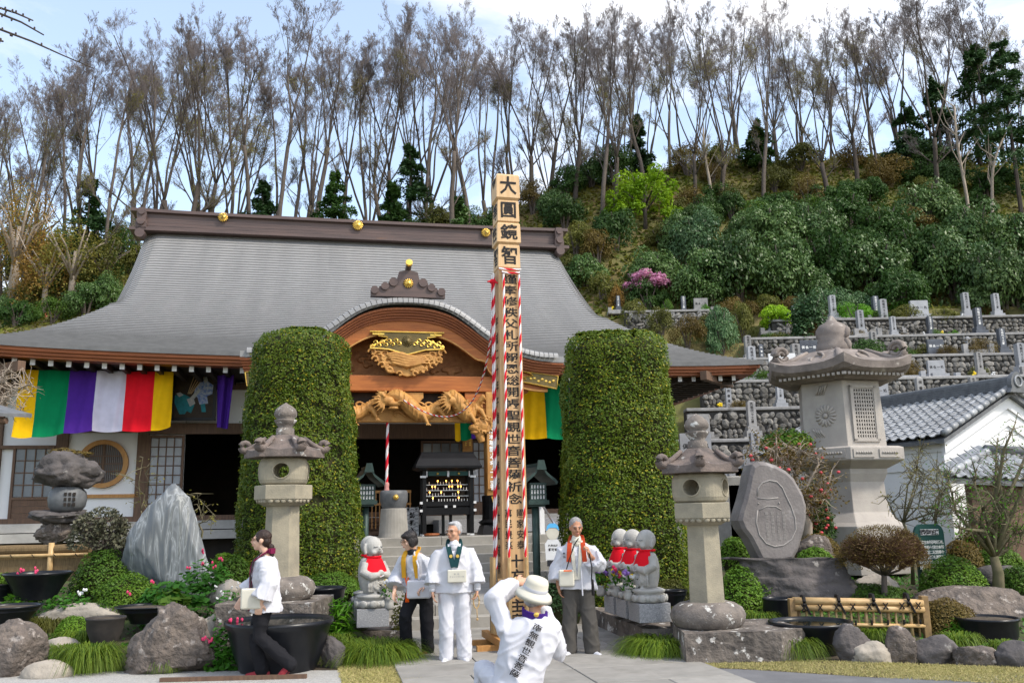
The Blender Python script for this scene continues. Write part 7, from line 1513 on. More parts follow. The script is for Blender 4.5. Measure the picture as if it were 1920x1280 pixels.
# cherry twigs reaching in at the top left, near the camera
ct = thing('cherry_branch', 'dark budding cherry twigs reaching in at the top left corner', 'branch', at(-120, 0, 6.0)); o0 = at(-120, 0, 6.0)
for pts in ([(-120, 0), (-20, 48), (60, 78), (120, 105), (175, 128)], [(-110, -10), (-10, 22), (40, 42), (82, 66)], [(-100, -10), (-10, 12), (30, 25), (62, 39)], [(-60, 70), (-20, 72), (6, 78)]):
    q = MB(); P = [at(a, b, 6.0) - o0 for a, b in pts]; q.tube(P, [.016, .009, .007, .005, .003][:len(P)], 6); tg = q.obj('twig', M['bark'], ct, smooth=True)
    for i in range(6): t_ = random.uniform(1, len(P) - 1.05); j = int(t_); c = P[j].lerp(P[j + 1], t_ - j); q = MB(); q.ball(tuple(c + Vector((0, 0, random.choice((-.012, .012))))), (.008, .008, .013), 6, 5); q.obj('bud', M['bark'], tg)
# small eave end of a gate at the left edge
ge = thing('gate_eave', 'corner of a small tiled gate roof at the left edge', 'gate', at(-60, 790, 14.0)); q = MB(); q.tube([(-.3, 0, 0), (.62, 0, .0)], .05, 8); q.obj('beam_end', M['old_wood'], ge); q = MB(); q.add([(-.4, -.3, .35), (.5, -.3, .10), (.85, .3, .14), (-.4, .3, .5), (-.4, -.3, .27), (.5, -.3, .05), (.85, .3, .08), (-.4, .3, .42)], [(0, 1, 2, 3), (7, 6, 5, 4), (0, 4, 5, 1), (1, 5, 6, 2), (2, 6, 7, 3), (3, 7, 4, 0)]); q.obj('roof_edge', M['kawara_dark'], ge)
# short dry lawn grass
def lawn_grass(name, pts, n, lab):
    P = []
    xs_ = [p[0] for p in pts]; ys_ = [p[1] for p in pts]
    def inside(x, y):
        c = False
        for (x0, y0), (x1, y1) in zip(pts, pts[1:] + pts[:1]):
            if (y0 > y) != (y1 > y) and x < (x1 - x0) * (y - y0) / (y1 - y0) + x0: c = not c
        return c
    while len(P) < n:
        x = random.uniform(min(xs_), max(xs_)); y = random.uniform(min(ys_), max(ys_))
        if inside(x, y): P.append((x, y, .012))
    P = np.array(P); N = np.tile([0, -1., .25], (n, 1)); V, F = leafquads(P, N, .045, .008, .6); return tag(put(name, npmesh(name, V, F, M['dry_grass'])), lab, 'grass', kind='stuff')
lawn_grass('lawn_grass', [q_ for q_ in (tuple(gr(1200, 1228))[:2], tuple(gr(1920, 1252))[:2], tuple(gr(1930, 1285))[:2], tuple(gr(1640, 1270))[:2], tuple(gr(1420, 1256))[:2], tuple(gr(1240, 1247))[:2])], 14000, 'short straw-coloured lawn along the right asphalt path'); lawn_grass('lawn_grass', [tuple(gr(630, 1240))[:2], tuple(gr(775, 1238))[:2], tuple(gr(795, 1285))[:2], tuple(gr(640, 1285))[:2]], 4000, 'small straw-coloured lawn patch left of the pavement')
n = 9000; X = rng.uniform(-9, 9.5, n); Yv = rng.uniform(11.3, 16.5, n); keep = (X < -2.2) | (X > 2.3); P = np.array([(x, y, bedz(x, y) + .03) for x, y in zip(X[keep], Yv[keep])]); tag(put('bed_cover', npmesh('bed_cover', *leafquads(P, np.tile([0, -.3, 1.], (len(P), 1)), .085, .045, .6), M['fern'])), 'low mixed green plants covering the garden beds', 'ground cover', kind='stuff')
# ================================================================== white storehouse, gate roof, graveyard
def tilemesh(w, l):
    b = MB(); pr = [(-.5, .0), (-.36, -.022), (-.18, -.03), (.0, -.018), (.16, .012), (.32, .03), (.5, .022)]
    b.rings([[(x * w, y, z + dz) for x, z in pr] + [(x * w, y, z + dz - .022) for x, z in pr[::-1]] for y, dz in ((0, .03), (l * 1.12, .0))]); return b.mesh('roof_tile', M['kawara'])
def tiles(par, o, dc, du, nc, nr, w, l, mesh):
    dc = Vector(dc).normalized(); du = Vector(du).normalized(); n_ = dc.cross(du); rot = Matrix((dc, du, n_)).transposed().to_euler()
    for i in range(nc):
        for j in range(nr): t = put('roof_tile', mesh, par, loc=Vector(o) + dc * (w * (i + .5)) + du * (l * j) + n_ * .05); t.rotation_euler = rot
C0 = Vector((10.18, 20.94, 0)); KA = math.atan2(.447, .894); kura = thing('storehouse', 'white plastered storehouse with grey tiled gable roof at right', 'storehouse', C0, KA)
hw, ez, az, KL = 2.36, 3.31, 4.40, 6.0; sl = (az - ez) / hw
b = MB(); b.prism([(0, .0), (2 * hw, .0), (2 * hw, ez), (hw, az - .05), (0, ez)], 0, KL); b.obj('wall', M['kura_plaster'], kura)
for off, wd, pr_ in ((.0, .34, .10), (.34, .42, .05)):
    b = MB(); up = [(-.12 + 0, ez - off - .12 * sl), (hw, az - off), (2 * hw + .12, ez - off - .12 * sl)]; b.strip(up, [(x, z - wd + .004) for x, z in up], -pr_, -.001); b.obj('gable_band', M['kura_plaster'], kura)
b = MB(); b.b2(-.08, -.001, .0, KL, ez - .34, ez - .02); b.b2(-.04, -.0005, .0, KL, ez - .75, ez - .345); b.obj('eave_band', M['kura_plaster'], kura)
ov = .30; S0 = Vector((-ov, -.22, ez + .10 - ov * sl)); su = Vector((1, 0, sl)); LS = (hw + ov) * math.sqrt(1 + sl * sl); b = MB(); n_ = Vector((-sl, 0, 1)).normalized()
for s in (1, -1):
    P = [Vector((hw - s * (hw + ov), y, ez + .06 - ov * sl)) for y in (-.24, KL + .2)] + [Vector((hw, y, az + .06)) for y in (KL + .2, -.24)]; b.add([p for p in P] + [p - Vector((0, 0, .09)) for p in P], [(0, 1, 2, 3), (7, 6, 5, 4), (0, 4, 5, 1), (1, 5, 6, 2), (2, 6, 7, 3), (3, 7, 4, 0)])
rfk = b.obj('roof', M['kawara_dark'], kura); w_, l_ = .275, LS / 11; tm_ = tilemesh(w_, l_); tiles(rfk, S0 + Vector((0, KL + .4, 0)), (0, -1, 0), su, int((KL + .42) / w_), 11, w_, l_, tm_)
for j in range(11): b = MB(); p = S0 + su.normalized() * (l_ * j) + Vector((0, -.02, .10)); q = p + su.normalized() * l_ * .98; b.tube([p, q], [.085, .075], 10); b.obj('verge_tile', M['kawara'], rfk, smooth=True)
for j in range(9): b = MB(); p = Vector((2 * hw + ov, -.24, ez + .20 - ov * sl)) + Vector((-1, 0, sl)).normalized() * (.30 * j); b.tube([p, p + Vector((-1, 0, sl)).normalized() * .29], [.085, .075], 10); b.obj('verge_tile', M['kawara'], rfk, smooth=True)
b = MB()
for i in range(5): b.b2(hw - .17 + .012 * i, hw + .17 - .012 * i, -.30, KL + .2, az + .10 + i * .055, az + .148 + i * .055)
b.tube([(hw, -.32, az + .38), (hw, KL + .2, az + .38)], .085, 10); b.obj('ridge_stack', M['kawara_dark'], rfk)
b = MB(); n = 16; b.prism([(hw + .24 * math.cos(math.pi * i / n) * (1 + .12 * math.sin(3 * math.pi * i / n)), az + .14 + .40 * math.sin(math.pi * i / n)) for i in range(n + 1)] + [(hw - .32, az + .02), (hw + .32, az + .02)], -.44, -.32); b.obj('ridge_end_tile', M['kawara_dark'], rfk, bevel=.01); b = MB(); b.tube([(hw + .13 * math.cos(t), -.46, az + .30 + .13 * math.sin(t)) for t in [2 * math.pi * i / 16 for i in range(17)]], .022, 6); b.obj('crest_ring', M['kawara'], rfk)
# gate roof in front of it
E0 = at(1772, 896, 18.0); E1 = at(1960, 904, 18.6); R0_ = at(1852, 850, 19.2); gt = thing('tiled_gate', 'small tiled gate roof over a dark wall at the right edge', 'gate', E0); dc = (E1 - E0).normalized(); upv = (R0_ - E0); Lc = (E1 - E0).length; Lu = upv.length; nr, nc = 6, 10; tw_ = Lc / nc; tl = Lu / nr
b = MB(); P = [Vector((0, 0, 0)), dc * (Lc + .3), dc * (Lc + .3) + upv, upv]; b.add([p for p in P] + [p - Vector((0, 0, .10)) for p in P], [(0, 1, 2, 3), (7, 6, 5, 4), (0, 4, 5, 1), (1, 5, 6, 2), (2, 6, 7, 3), (3, 7, 4, 0)]); rf2 = b.obj('roof', M['kawara_dark'], gt)
un = upv.normalized(); cn = dc.cross(un).normalized(); tmg = tilemesh(tw_, tl); rot = Matrix((dc, un, cn)); 
for i in range(nc):
    for j in range(nr): 
        t = put('roof_tile', tmg, rf2, loc=dc * (tw_ * (i + .5)) + un * (tl * j) + cn * .045); X_ = dc; Z_ = cn; Y_ = Z_.cross(X_); t.rotation_euler = Matrix((X_, Y_, Z_)).transposed().to_euler(); t.location = dc * (tw_ * (i + .5)) + upv * (j / nr) + cn * .045
for j in range(6): b = MB(); p = upv * (j / 6) + cn * .09; b.tube([p, p + upv * .163], [.085, .075], 10); b.obj('verge_tile', M['kawara'], rf2, smooth=True)
b = MB(); b.tube([upv + cn * .10 - dc * .1, upv + cn * .10 + dc * (Lc + .3)], .11, 10); b.obj('ridge_roll', M['kawara_dark'], rf2, smooth=True)
b = MB(); q0 = dc * .25 + upv * .3; b.add([q0 - Vector((0, 0, 2.4)), q0 + dc * Lc - Vector((0, 0, 2.4)), q0 + dc * Lc - Vector((0, 0, .1)), q0 - Vector((0, 0, .1))] + [q0 + Vector((0, .25, -2.4)), q0 + dc * Lc + Vector((0, .25, -2.4)), q0 + dc * Lc + Vector((0, .25, -.1)), q0 + Vector((0, .25, -.1))], [(0, 1, 2, 3), (7, 6, 5, 4), (0, 4, 5, 1), (1, 5, 6, 2), (2, 6, 7, 3), (3, 7, 4, 0)]); b.obj('gate_wall', M['old_wood'], gt)
# ---- terraces of stone walls
STN = []
for s in range(7):
    bm = bmesh.new(); bmesh.ops.create_icosphere(bm, subdivisions=1, radius=1.0)
    for v in bm.verts: c = v.co.copy(); v.co = Vector((c.x * (1 + .25 * noise.noise(c * 1.3 + Vector((s * 5, 0, 0)))), c.y * .75, c.z * (1 + .25 * noise.noise(c * 1.3 + Vector((0, s * 5, 0))))))
    me = bpy.data.meshes.new('stone'); bm.to_mesh(me); bm.free(); me.materials.append(M['fieldstone']); STN.append(me)
NM = ['lowest', 'second', 'third', 'fourth', 'fifth', 'sixth', 'topmost']
lev = [2.6] + [z for _, z in TERR]
for ti, (ty, tz) in enumerate(TERR):
    x0, x1 = [5.0, 6.4, 7.6, 9.2, 11.0, 13.0, 6.0][ti], [13 + ty * .42] * 6 + [10.5][0:1] and (13 + ty * .42 if ti < 6 else 10.5); z0 = lev[ti] - .15; t = thing('terrace_wall', f'{NM[ti]} dry stone terrace wall of the hillside graveyard, counted from below', 'stone wall', (0, ty - .4, 0), 0, 'dry stone terrace walls')
    b = MB(); b.b2(x0, x1, .0, .45, z0, tz - .02); b.obj('wall_core', M['wall_fill'], t); b = MB(); b.b2(x0, x1, -.12, .5, tz - .02, tz + .10)
    b.obj('coping', M['grave_mid'], t, bevel=.02, seg=1); rest = MB(); cnt = 0; z = z0 + .12
    while z < tz - .05:
        x = x0 + random.uniform(0, .2); hgt = random.uniform(.09, .15)
        while x < x1:
            w = random.choice((.08, .11, .14, .17, .23)) * random.uniform(.85, 1.15); me = random.choice(STN); r = random.uniform(-.9, .9); hz_ = hgt * random.uniform(.75, 1.45)
            vis = ti < 2 and cnt < 290
            if vis: o = put('stone', me, t, loc=(x + w, -.02, z + random.uniform(-.02, .02))); o.scale = (w, .14, hz_); o.rotation_euler = (0, r, 0); cnt += 1
            else:
                Mx = Matrix.Rotation(r, 3, 'Y'); rest.add([tuple(Mx @ Vector((v.co.x * w, v.co.y * .14, v.co.z * hz_)) + Vector((x + w, -.02, z + r * .04))) for v in me.vertices], [tuple(p.vertices) for p in me.polygons])
            x += 2 * w * .88
        z += hgt * 1.6
    tag(rest.obj('more_stones', mat('fieldstone_b%d' % ti, (.22, .205, .185), (.12, .115, .105), 3, .9, .3, 10, island=.6), t), kind='stuff')
# ---- graves
def grave_mesh(kind, m):
    b = MB()
    if kind == 0: b.box((0, 0, .12), (.75, .75, .24)); b.box((0, 0, .34), (.52, .52, .20)); b.box((0, 0, .52), (.38, .38, .16))
    elif kind == 1: b.box((0, 0, .12), (1.15, .7, .24)); b.box((0, 0, .33), (.9, .5, .18))
    else: b.box((0, 0, .10), (.55, .55, .20))
    base = b.mesh('base', M[m]); b = MB()
    if kind == 0: b.box((0, 0, 1.02), (.27, .27, .84), taper=(.97, .97)); b.box((0, 0, 1.455), (.24, .24, .03), taper=(.4, .4))
    elif kind == 1: b.box((0, 0, .72), (.72, .16, .60)); 
    else: b.box((0, 0, .62), (.22, .2, .84), taper=(.9, .9)); b.box((0, 0, 1.07), (.2, .18, .06), taper=(.4, .4))
    hs = b.mesh('headstone', M[m]); lt = MB(); yy = {0: -.137, 1: -.082, 2: -.103}[kind]; txt = {0: '先祖代々之墓', 1: '倶会一処', 2: '供養塔'}[kind]
    if kind == 1:
        for i, c in enumerate(txt): letters(lt, c, -.24 + i * .16, .72, .1, .13, yy, .02)
    else: letters(lt, txt, 0, 1.36 - .0 if kind == 0 else .92, .12 if kind == 0 else .2, .11, yy, .02)
    return base, hs, lt.mesh('inscription', M['ink' if m != 'grave_dark' else 'white_ink'])
GM = {(k, m): grave_mesh(k, m) for k in (0, 1, 2) for m in ('grave_light', 'grave_dark', 'grave_mid')}
cnt = 0
CN = {'grave_light': 'pale', 'grave_dark': 'black', 'grave_mid': 'weathered grey'}; KN = {0: 'pillar headstone', 1: 'wide headstone', 2: 'slim headstone'}
def grave(x, y, z, kind, m, s, lab, kerb=None, rz_=0.0, flow=False):
    t = thing('grave', lab, 'grave', (x, y, z), rz_, 'graves on the terraces'); base, hs, ins = GM[(kind, m)]
    for nm, me in (('base', base), ('headstone', hs)): o = put(nm, me, t); o.scale = (s,) * 3; h_ = o
    put('inscription', ins, h_)
    if kerb:
        W_, D_, H_, km = kerb; q = MB(); q.box((0, -D_ / 2, H_ / 2), (W_, .16, H_)); q.obj('front_kerb', M[km], t, bevel=.01, seg=1)
        for sx in (-1, 1): q = MB(); q.box((sx * (W_ / 2 - .08), -.0, H_ / 2), (.158, D_ - .162, H_)); q.obj('side_kerb', M[km], t); q = MB(); q.box((sx * (W_ / 2 - .09), -D_ / 2 - .02, H_ * .9), (.2, .2, H_ * 1.5)); q.obj('kerb_post', M[km], t)
    if flow:
        for sx in (-.4, .4): 
            q = MB()
            for j in range(5): q.ball((sx + random.gauss(0, .04), -.3, .35 + random.gauss(0, .05)), .05, 6, 4)
            q.obj('flowers', M[random.choice(['pink_red', 'yellow_petal', 'white_petal'])], t)
for ti, (ty, tz) in enumerate(TERR):
    x = [5.6, 7, 8.4, 10, 11.8, 13.6, 6.4][ti] + random.uniform(0, 1); i = 0; x1 = 12 + ty * .40 if ti < 6 else 10.5
    while x < x1:
        m = random.choice(['grave_light', 'grave_light', 'grave_dark', 'grave_mid']); kd = random.choice([0, 0, 0, 1, 2]); s = random.uniform(.85, 1.25); W_ = random.uniform(1.0, 2.3)
        if random.random() < .86:
            grave(x + W_ / 2, ty + 1.05, tz, kd, m, s, f'{CN[m]} {KN[kd]} on the {NM[ti]} terrace, {ordn(i)} grave from the left', ((W_ * .92, 1.5, random.uniform(.18, .40), random.choice(['grave_light', 'grave_mid', 'grave_mid'])) if random.random() < .5 else None), 0, random.random() < .3); i += 1
        x += W_ + random.uniform(0, .4)
# larger tombs just below the lowest wall
for px, Y, z, kd, m, s, W_, lab in ((1300, 28.6, 2.75, 1, 'grave_light', 1.4, 3.0, 'broad white tomb seen just under the temple eave corner'), (1412, 28.6, 2.5, 0, 'grave_light', 1.15, 2.2, 'white pillar tomb between the eave corner and the big lantern'), (1487, 28.8, 2.7, 1, 'grave_light', 1.5, 2.8, 'wide white tomb left of the big lantern firebox'), (1700, 27.9, 2.9, 0, 'grave_dark', 1.0, 2.0, 'dark headstone just above the storehouse roof'), (1660, 28.0, 2.8, 1, 'grave_light', 1.1, 2.2, 'white tomb between big lantern and storehouse ridge'), (1760, 28.0, 3.1, 0, 'grave_dark', 1.1, 2.0, 'black pillar tomb above the middle of the storehouse roof')):
    x = at(px, 780, Y).x; grave(x, Y, z, kd, m, s, lab, (W_, 1.5, .5, 'grave_light')); q = MB(); q.b2(x - W_ / 2 - .1, x + W_ / 2 + .1, Y - .95, Y + 1.9, 0.2, z); o = tag(q.obj('tomb_platform', M['concrete'], bevel=.03, seg=1), 'concrete platform under the ' + lab.split(' seen')[0].split(' just')[0].split(' between')[0].split(' left of')[0].split(' above')[0] + f', {ordn(cnt)} of the front row', 'platform'); cnt += 1
# upper-left graves above the roof slope
for i, (px, py, kd, m, s, W_) in enumerate(((1160, 592, 0, 'grave_dark', .8, 1.6), (1200, 600, 2, 'grave_light', .9, 1.6), (1283, 600, 0, 'grave_dark', .9, 2.0), (1448, 632, 0, 'grave_light', .9, 1.8), (1405, 690, 0, 'grave_mid', 1.0, 1.6), (1660, 630, 0, 'grave_light', 1.3, 2.0))):
    p = onhill(px, py); grave(p.x, p.y, p.z, kd, m, s, f'{CN[m]} {KN[kd]} in the upper graveyard, {ordn(i)} from the left', (W_ * .8, 1.0, .22, 'grave_mid'), 0, i == 0)
# white notice panel on the slope
p = onhill(1470, 720); wn = thing('white_panel', 'white notice panel in the graveyard beside the left cap scroll of the big lantern', 'sign', p + Vector((0, 0, 0))); q = MB(); q.box((0, 0, .9), (1.1, .06, .75)); q.obj('panel', M['white_paint'], wn)
for x in (-.4, .4): q = MB(); q.box((x, .05, .4), (.06, .05, .9)); q.obj('leg', M['steel'], wn)

for i in range(26):
    ti = random.randrange(0, 6); ty, tz = TERR[ti]; x = random.uniform([6, 7, 8, 9.5, 11, 12.5][ti], 10 + ty * .38); kd = random.choice(['azal', 'olive', 'brown', 'bright', 'forest', 'azal']); w = random.uniform(.5, 1.1); up = random.random() < .5
    t = thing('shrub', f'clipped shrub on the {NM[ti]} graveyard terrace, {ordn(i)} planted among the graves', 'shrub', (x, ty + (.55 if up else -.75), tz if up else lev[ti]), 0, 'shrubs among the graves'); t.scale = (w, w * .8, w * random.uniform(.8, 1.3)); put('crown', random.choice(BUSH[kd]), t); put('stems', STEM, t)
# ================================================================== people
def fold(seed, amp=.008, fz=6.0):
    def ridge(v): return (1 - min(1, abs(noise.noise(v)) * 3.2)) ** 2
    def f(p):
        w = noise.noise(p * 2.5 + Vector((seed, 0, 0))) * .5
        return ridge(Vector((p.x * 6 + p.z * 3.5 + seed, p.y * 6, p.z * 2.2 + w))) * amp * 1.3 + ridge(Vector((p.x * 5 - p.z * 6, p.y * 5 + seed, p.z * 5 + w))) * amp * .9 + noise.noise(Vector((p.x * 5 + seed, p.y * 5, p.z * 2.5))) * amp * 1.2 - amp * .8
    return f
def hand(b, w, d, n_, s=1.0, curl=.5, side=1):
    """palm and five fingers from the wrist w along d, palm facing n_; thumb on the given side"""
    d = Vector(d).normalized(); n_ = Vector(n_); n_ = (n_ - d * n_.dot(d)).normalized(); l = d.cross(n_) * side; w = Vector(w)
    b.chain([w - d * .03, w + d * .02], [.026 * s, .027 * s], 8); Mx = Matrix((l, n_, d)).transposed(); b.ball(tuple(w + d * .055 * s), (.040 * s, .018 * s, .048 * s), 10, 8, Mx)
    for i, (o, L_) in enumerate(((-.030, .062), (-.011, .078), (.010, .082), (.030, .072))):
        p = w + d * .09 * s + l * o * s; c = curl * (1 + .08 * i); d1 = (d * math.cos(c * .6) + n_ * math.sin(c * .6)); d2 = (d * math.cos(c * 1.5) + n_ * math.sin(c * 1.5)); p1 = p + d1 * L_ * .5 * s + l * o * .12; p2 = p1 + d2 * L_ * .5 * s; b.chain([p - d * .02, p1, p2], [.0105 * s, .0095 * s, .008 * s], 7)
    p = w + d * .03 * s + l * .035 * s; p1 = p + (l * .8 + d * .7 + n_ * .3).normalized() * .04 * s; p2 = p1 + (d + n_ * .4 + l * .1).normalized() * .032 * s; b.chain([p, p1, p2], [.014 * s, .012 * s, .0095 * s], 7)
def head(b, c, Rm, s=1.0, long=1.0):
    def P(x, y, z): return tuple(Vector(c) + Rm @ Vector((x * s, y * s, z * s)))
    def B(x, y, z, r): b.ball(P(x, y, z), tuple(q * s for q in r), 14, 10, Rm)
    B(0, .012, .028, (.074, .092, .088)); B(0, -.022, -.03, (.062, .066, .078 * long)); B(0, -.045, -.088 * long, (.034, .034, .028)); B(0, -.072, .022, (.05, .022, .018))
    b.tube([P(0, -.088, .018), P(0, -.108, -.022), P(0, -.096, -.034)], [.010 * s, .0155 * s, .012 * s], 8); B(0, -.086, -.058, (.024, .012, .012))
    for sx in (-1, 1): B(sx * .074, .008, -.005, (.012, .022, .034)); B(sx * .038, -.062, -.028, (.024, .022, .022))
def face(t, c, Rm, s=1.0, glasses=False, closed=False, brow='hair_black'):
    def P(x, y, z): return tuple(Vector(c) + Rm @ Vector((x * s, y * s, z * s)))
    for sx in (-1, 1):
        q = MB(); q.tube([P(sx * .018, -.0875, .004), P(sx * .03, -.0875, .007 if not closed else .002), P(sx * .044, -.079, .003)], .0045 if not closed else .003, 6); q.obj('eye', M['eye_dark'], t)
        q = MB(); q.tube([P(sx * .014, -.094, .026), P(sx * .03, -.092, .031), P(sx * .05, -.080, .026)], .0042, 6); q.obj('eyebrow', M[brow], t)
    q = MB(); q.tube([P(-.02, -.094, -.06), P(0, -.0985, -.058), P(.02, -.094, -.06)], .0055, 6); q.obj('mouth', M['lips'], t)
    if glasses:
        q = MB()
        for sx in (-1, 1): q.tube([P(sx * .033 + .023 * math.cos(a), -.104 + .008 * (abs(math.cos(a)) if math.cos(a) * sx > 0 else 0), .003 + .018 * math.sin(a)) for a in [2 * math.pi * i / 14 for i in range(15)]], .0022, 5); q.tube([P(sx * .056, -.096, .006), P(sx * .078, -.02, .006), P(sx * .08, .02, -.002)], .002, 5)
        q.tube([P(-.011, -.106, .006), P(.011, -.106, .006)], .0022, 5); q.obj('glasses', M['bead'], t)
def hairdo(t, c, Rm, m, kind, s=1.0):
    b = MB()
    def B(x, y, z, r, n=14): b.ball(tuple(Vector(c) + Rm @ Vector((x * s, y * s, z * s))), tuple(q * s for q in r), n, 10, Rm)
    if kind == 'bob': B(0, .016, .045, (.090, .100, .082)); B(0, .045, -.01, (.088, .068, .085)); B(-.072, .0, -.02, (.022, .055, .07)); B(.072, .0, -.02, (.022, .055, .07)); B(0, -.05, .072, (.066, .045, .03))
    elif kind == 'bun': B(0, .020, .045, (.081, .094, .077)); B(0, .055, -.01, (.072, .058, .07)); B(0, .115, -.075, (.04, .036, .04)); B(0, .13, -.14, (.03, .026, .055)); B(-.066, -.01, .02, (.016, .04, .04)); B(.066, -.01, .02, (.016, .04, .04))
    elif kind == 'short': B(0, .026, .050, (.080, .090, .074)); B(0, .055, .0, (.076, .055, .066)); B(-.070, .018, .018, (.014, .034, .038)); B(.070, .018, .018, (.014, .034, .038)); B(0, -.03, .095, (.055, .045, .022))
    else: B(0, .024, .046, (.082, .092, .082)); B(0, .052, .0, (.078, .06, .064)); B(-.070, .018, .014, (.014, .034, .038)); B(.070, .018, .014, (.014, .034, .038))
    put('hair', remesh(b, .007, M[m], 2, 'hair', lambda p: noise.noise(p * 60) * .004), t)
def RZX(yaw, pitch=0.0, roll=0.0): return Matrix.Rotation(yaw, 3, 'Z') @ Matrix.Rotation(pitch, 3, 'X') @ Matrix.Rotation(roll, 3, 'Y')
def rings_of(b, R): b.rings([[(cx + rx * math.cos(a), cy + ry * math.sin(a), z) for a in [2 * math.pi * j / 28 for j in range(28)]] for z, cx, cy, rx, ry in R])
class Torso:
    def __init__(s, R): s.R = sorted(R)
    def front(s, x, z, o=.012):
        zs = [r[0] for r in s.R]; g = lambda k: np.interp(z, zs, [r[k] for r in s.R]); cx, cy, rx, ry = g(1), g(2), g(3), g(4); return cy - ry * math.sqrt(max(.02, 1 - ((x - cx) / rx) ** 2)) - o
def ribbon(t, name, m, pts, hw_=.028, th=.008, side=None):
    """flat band through 3-D points; width direction is perpendicular to the path in the picture of the chest"""
    P = [Vector(p) for p in pts]; b = MB(); rs = []
    for i, p in enumerate(P):
        d = (P[min(i + 1, len(P) - 1)] - P[max(i - 1, 0)]).normalized(); w = Vector(side) if side else Vector((-d.z, 0, d.x)); w = (w - d * w.dot(d)); w = w.normalized() if w.length > 1e-4 else Vector((1, 0, 0)); n_ = d.cross(w); rs.append([p + w * hw_ + n_ * th, p + w * hw_ - n_ * th, p - w * hw_ - n_ * th, p - w * hw_ + n_ * th])
    b.rings(rs); return b.obj(name, m if not isinstance(m, str) else M[m], t, smooth=False)
def dense(pts, n=6):
    P = [Vector(p) for p in pts]; out = []
    for a, c in zip(P, P[1:]): out += [a.lerp(c, i / n) for i in range(n)]
    return out + [P[-1]]
def person(lab, loc, rz_, H, legs, arms, tors, hd, skin, jacket, trousers, shoes, hair, opt):
    t = thing('person', lab, 'person', loc, rz_); c, yaw, pitch = hd; c = Vector(c); Rm = RZX(yaw, pitch, opt.get('hroll', 0)); b = MB(); head(b, c, Rm, opt.get('hs', 1.0), opt.get('long', 1.0))
    nk = Vector(opt['neck']); b.chain([nk - Vector((0, 0, .06)), nk, c + Rm @ Vector((0, .02, -.07))], [.062, .052, .050], 12); rings_of(b, [(z + (.07 if i == 0 else 0), cx, cy, rx * (.7 if i == 0 else .84), ry * (.7 if i == 0 else .80)) for i, (z, cx, cy, rx, ry) in enumerate(tors)])
    for sh, el, wr, hdir, hn, curl, sd_ in arms: b.chain([sh, el, wr], [.045, .036, .026], 10); hand(b, wr, hdir, hn, 1.0, curl, sd_)
    for hp, kn, an in legs: b.chain([hp, kn, an], [.068, .05, .038], 10)
    put('body', remesh(b, opt.get('vox', .0085), M[skin], 2, 'body'), t); face(t, c, Rm, opt.get('hs', 1.0), opt.get('glasses', False), opt.get('closed', False), hair[0])
    if hair[1]: hairdo(t, c, Rm, hair[0], hair[1], opt.get('hs', 1.0))
    # jacket with sleeves
    b = MB(); rings_of(b, tors); top = max(tors)[0]
    for (sh, el, wr, hdir, hn, curl, sd_), (r0, r1, r2, tt) in zip(arms, opt['sleeves']):
        sh, el, wr = Vector(sh), Vector(el), Vector(wr); e = el.lerp(wr, tt); b.chain([sh.lerp(Vector((tors[-1][1], tors[-1][2], sh.z)), .35), sh, sh.lerp(el, .5), el], [r0 * .9, r0, (r0 + r1) / 2, r1], 14); b.tube([el, el.lerp(e, .5), e], [r1, (r1 + r2) / 2, r2], 16); b.ball(tuple(el), r1, 12, 8)
    put('jacket', remesh(b, .0125, M[jacket], 3, 'jacket', fold(sum(map(ord, lab)) % 50, opt.get('wr', .010))), t)
    # trousers
    b = MB(); hz = legs[0][0][2]
    for (hp, kn, an), w in zip(legs, (0, 1)):
        hp, kn, an = Vector(hp), Vector(kn), Vector(an); r = opt.get('leg_r', (.105, .085, .075)); b.chain([hp, hp.lerp(kn, .5), kn, kn.lerp(an, .6), an + (an - kn).normalized() * .03], [r[0], (r[0] + r[1]) / 2, r[1], (r[1] + r[2]) / 2, r[2]], 14)
    m1 = (Vector(legs[0][0]) + Vector(legs[1][0])) / 2; b.ball(tuple(m1 + Vector((0, 0, .03))), (.16, .12, .12), 16, 10)
    put('trousers', remesh(b, .0125, M[trousers], 2, 'trousers', fold(sum(map(ord, lab)) % 40 + 3, opt.get('wr', .010) * .7, 3)), t)
    for (hp, kn, an), fd in zip(legs, opt['feet']):
        an = Vector(an); f = Vector(fd).normalized(); q = MB(); s0 = an + Vector((0, 0, -.055)); q.chain([s0 - f * .05, s0 + f * .06 + Vector((0, 0, -.012)), s0 + f * .15 + Vector((0, 0, -.02))], [.042, .046, .034], 12); q.chain([an + Vector((0, 0, .02)), s0], [.04, .044], 10)
        sh_ = put('shoe', remesh(q, .008, M[shoes], 2, 'shoe'), t); q = MB(); q.tube([s0 - f * .075 + Vector((0, 0, -.035)), s0 + f * .05 + Vector((0, 0, -.042)), s0 + f * .17 + Vector((0, 0, -.045))], [.036, .044, .03], 12, flat=.3, fdir=f.cross(Vector((0, 0, 1)))); q.obj('sole', M[opt.get('sole', 'white_paint')], sh_)
    return t
def tor(z0, z1, w, d, flare=1.12, cx=(0, 0), cy=(0, 0), n=7):
    """jacket rings from hem z0 to shoulder z1; cx, cy give the sideways and fore-aft shift bottom to top"""
    prof = [(0, flare, flare * 1.02), (.25, 1.02, 1.04), (.45, .98, 1.0), (.65, 1.0, 1.0), (.80, .98, .95), (.90, .84, .82), (.96, .62, .66), (1.0, .36, .50)]
    return [(z0 + (z1 - z0) * t, cx[0] + (cx[1] - cx[0]) * t, cy[0] + (cy[1] - cy[0]) * t, w * a, d * c) for t, a, c in prof]
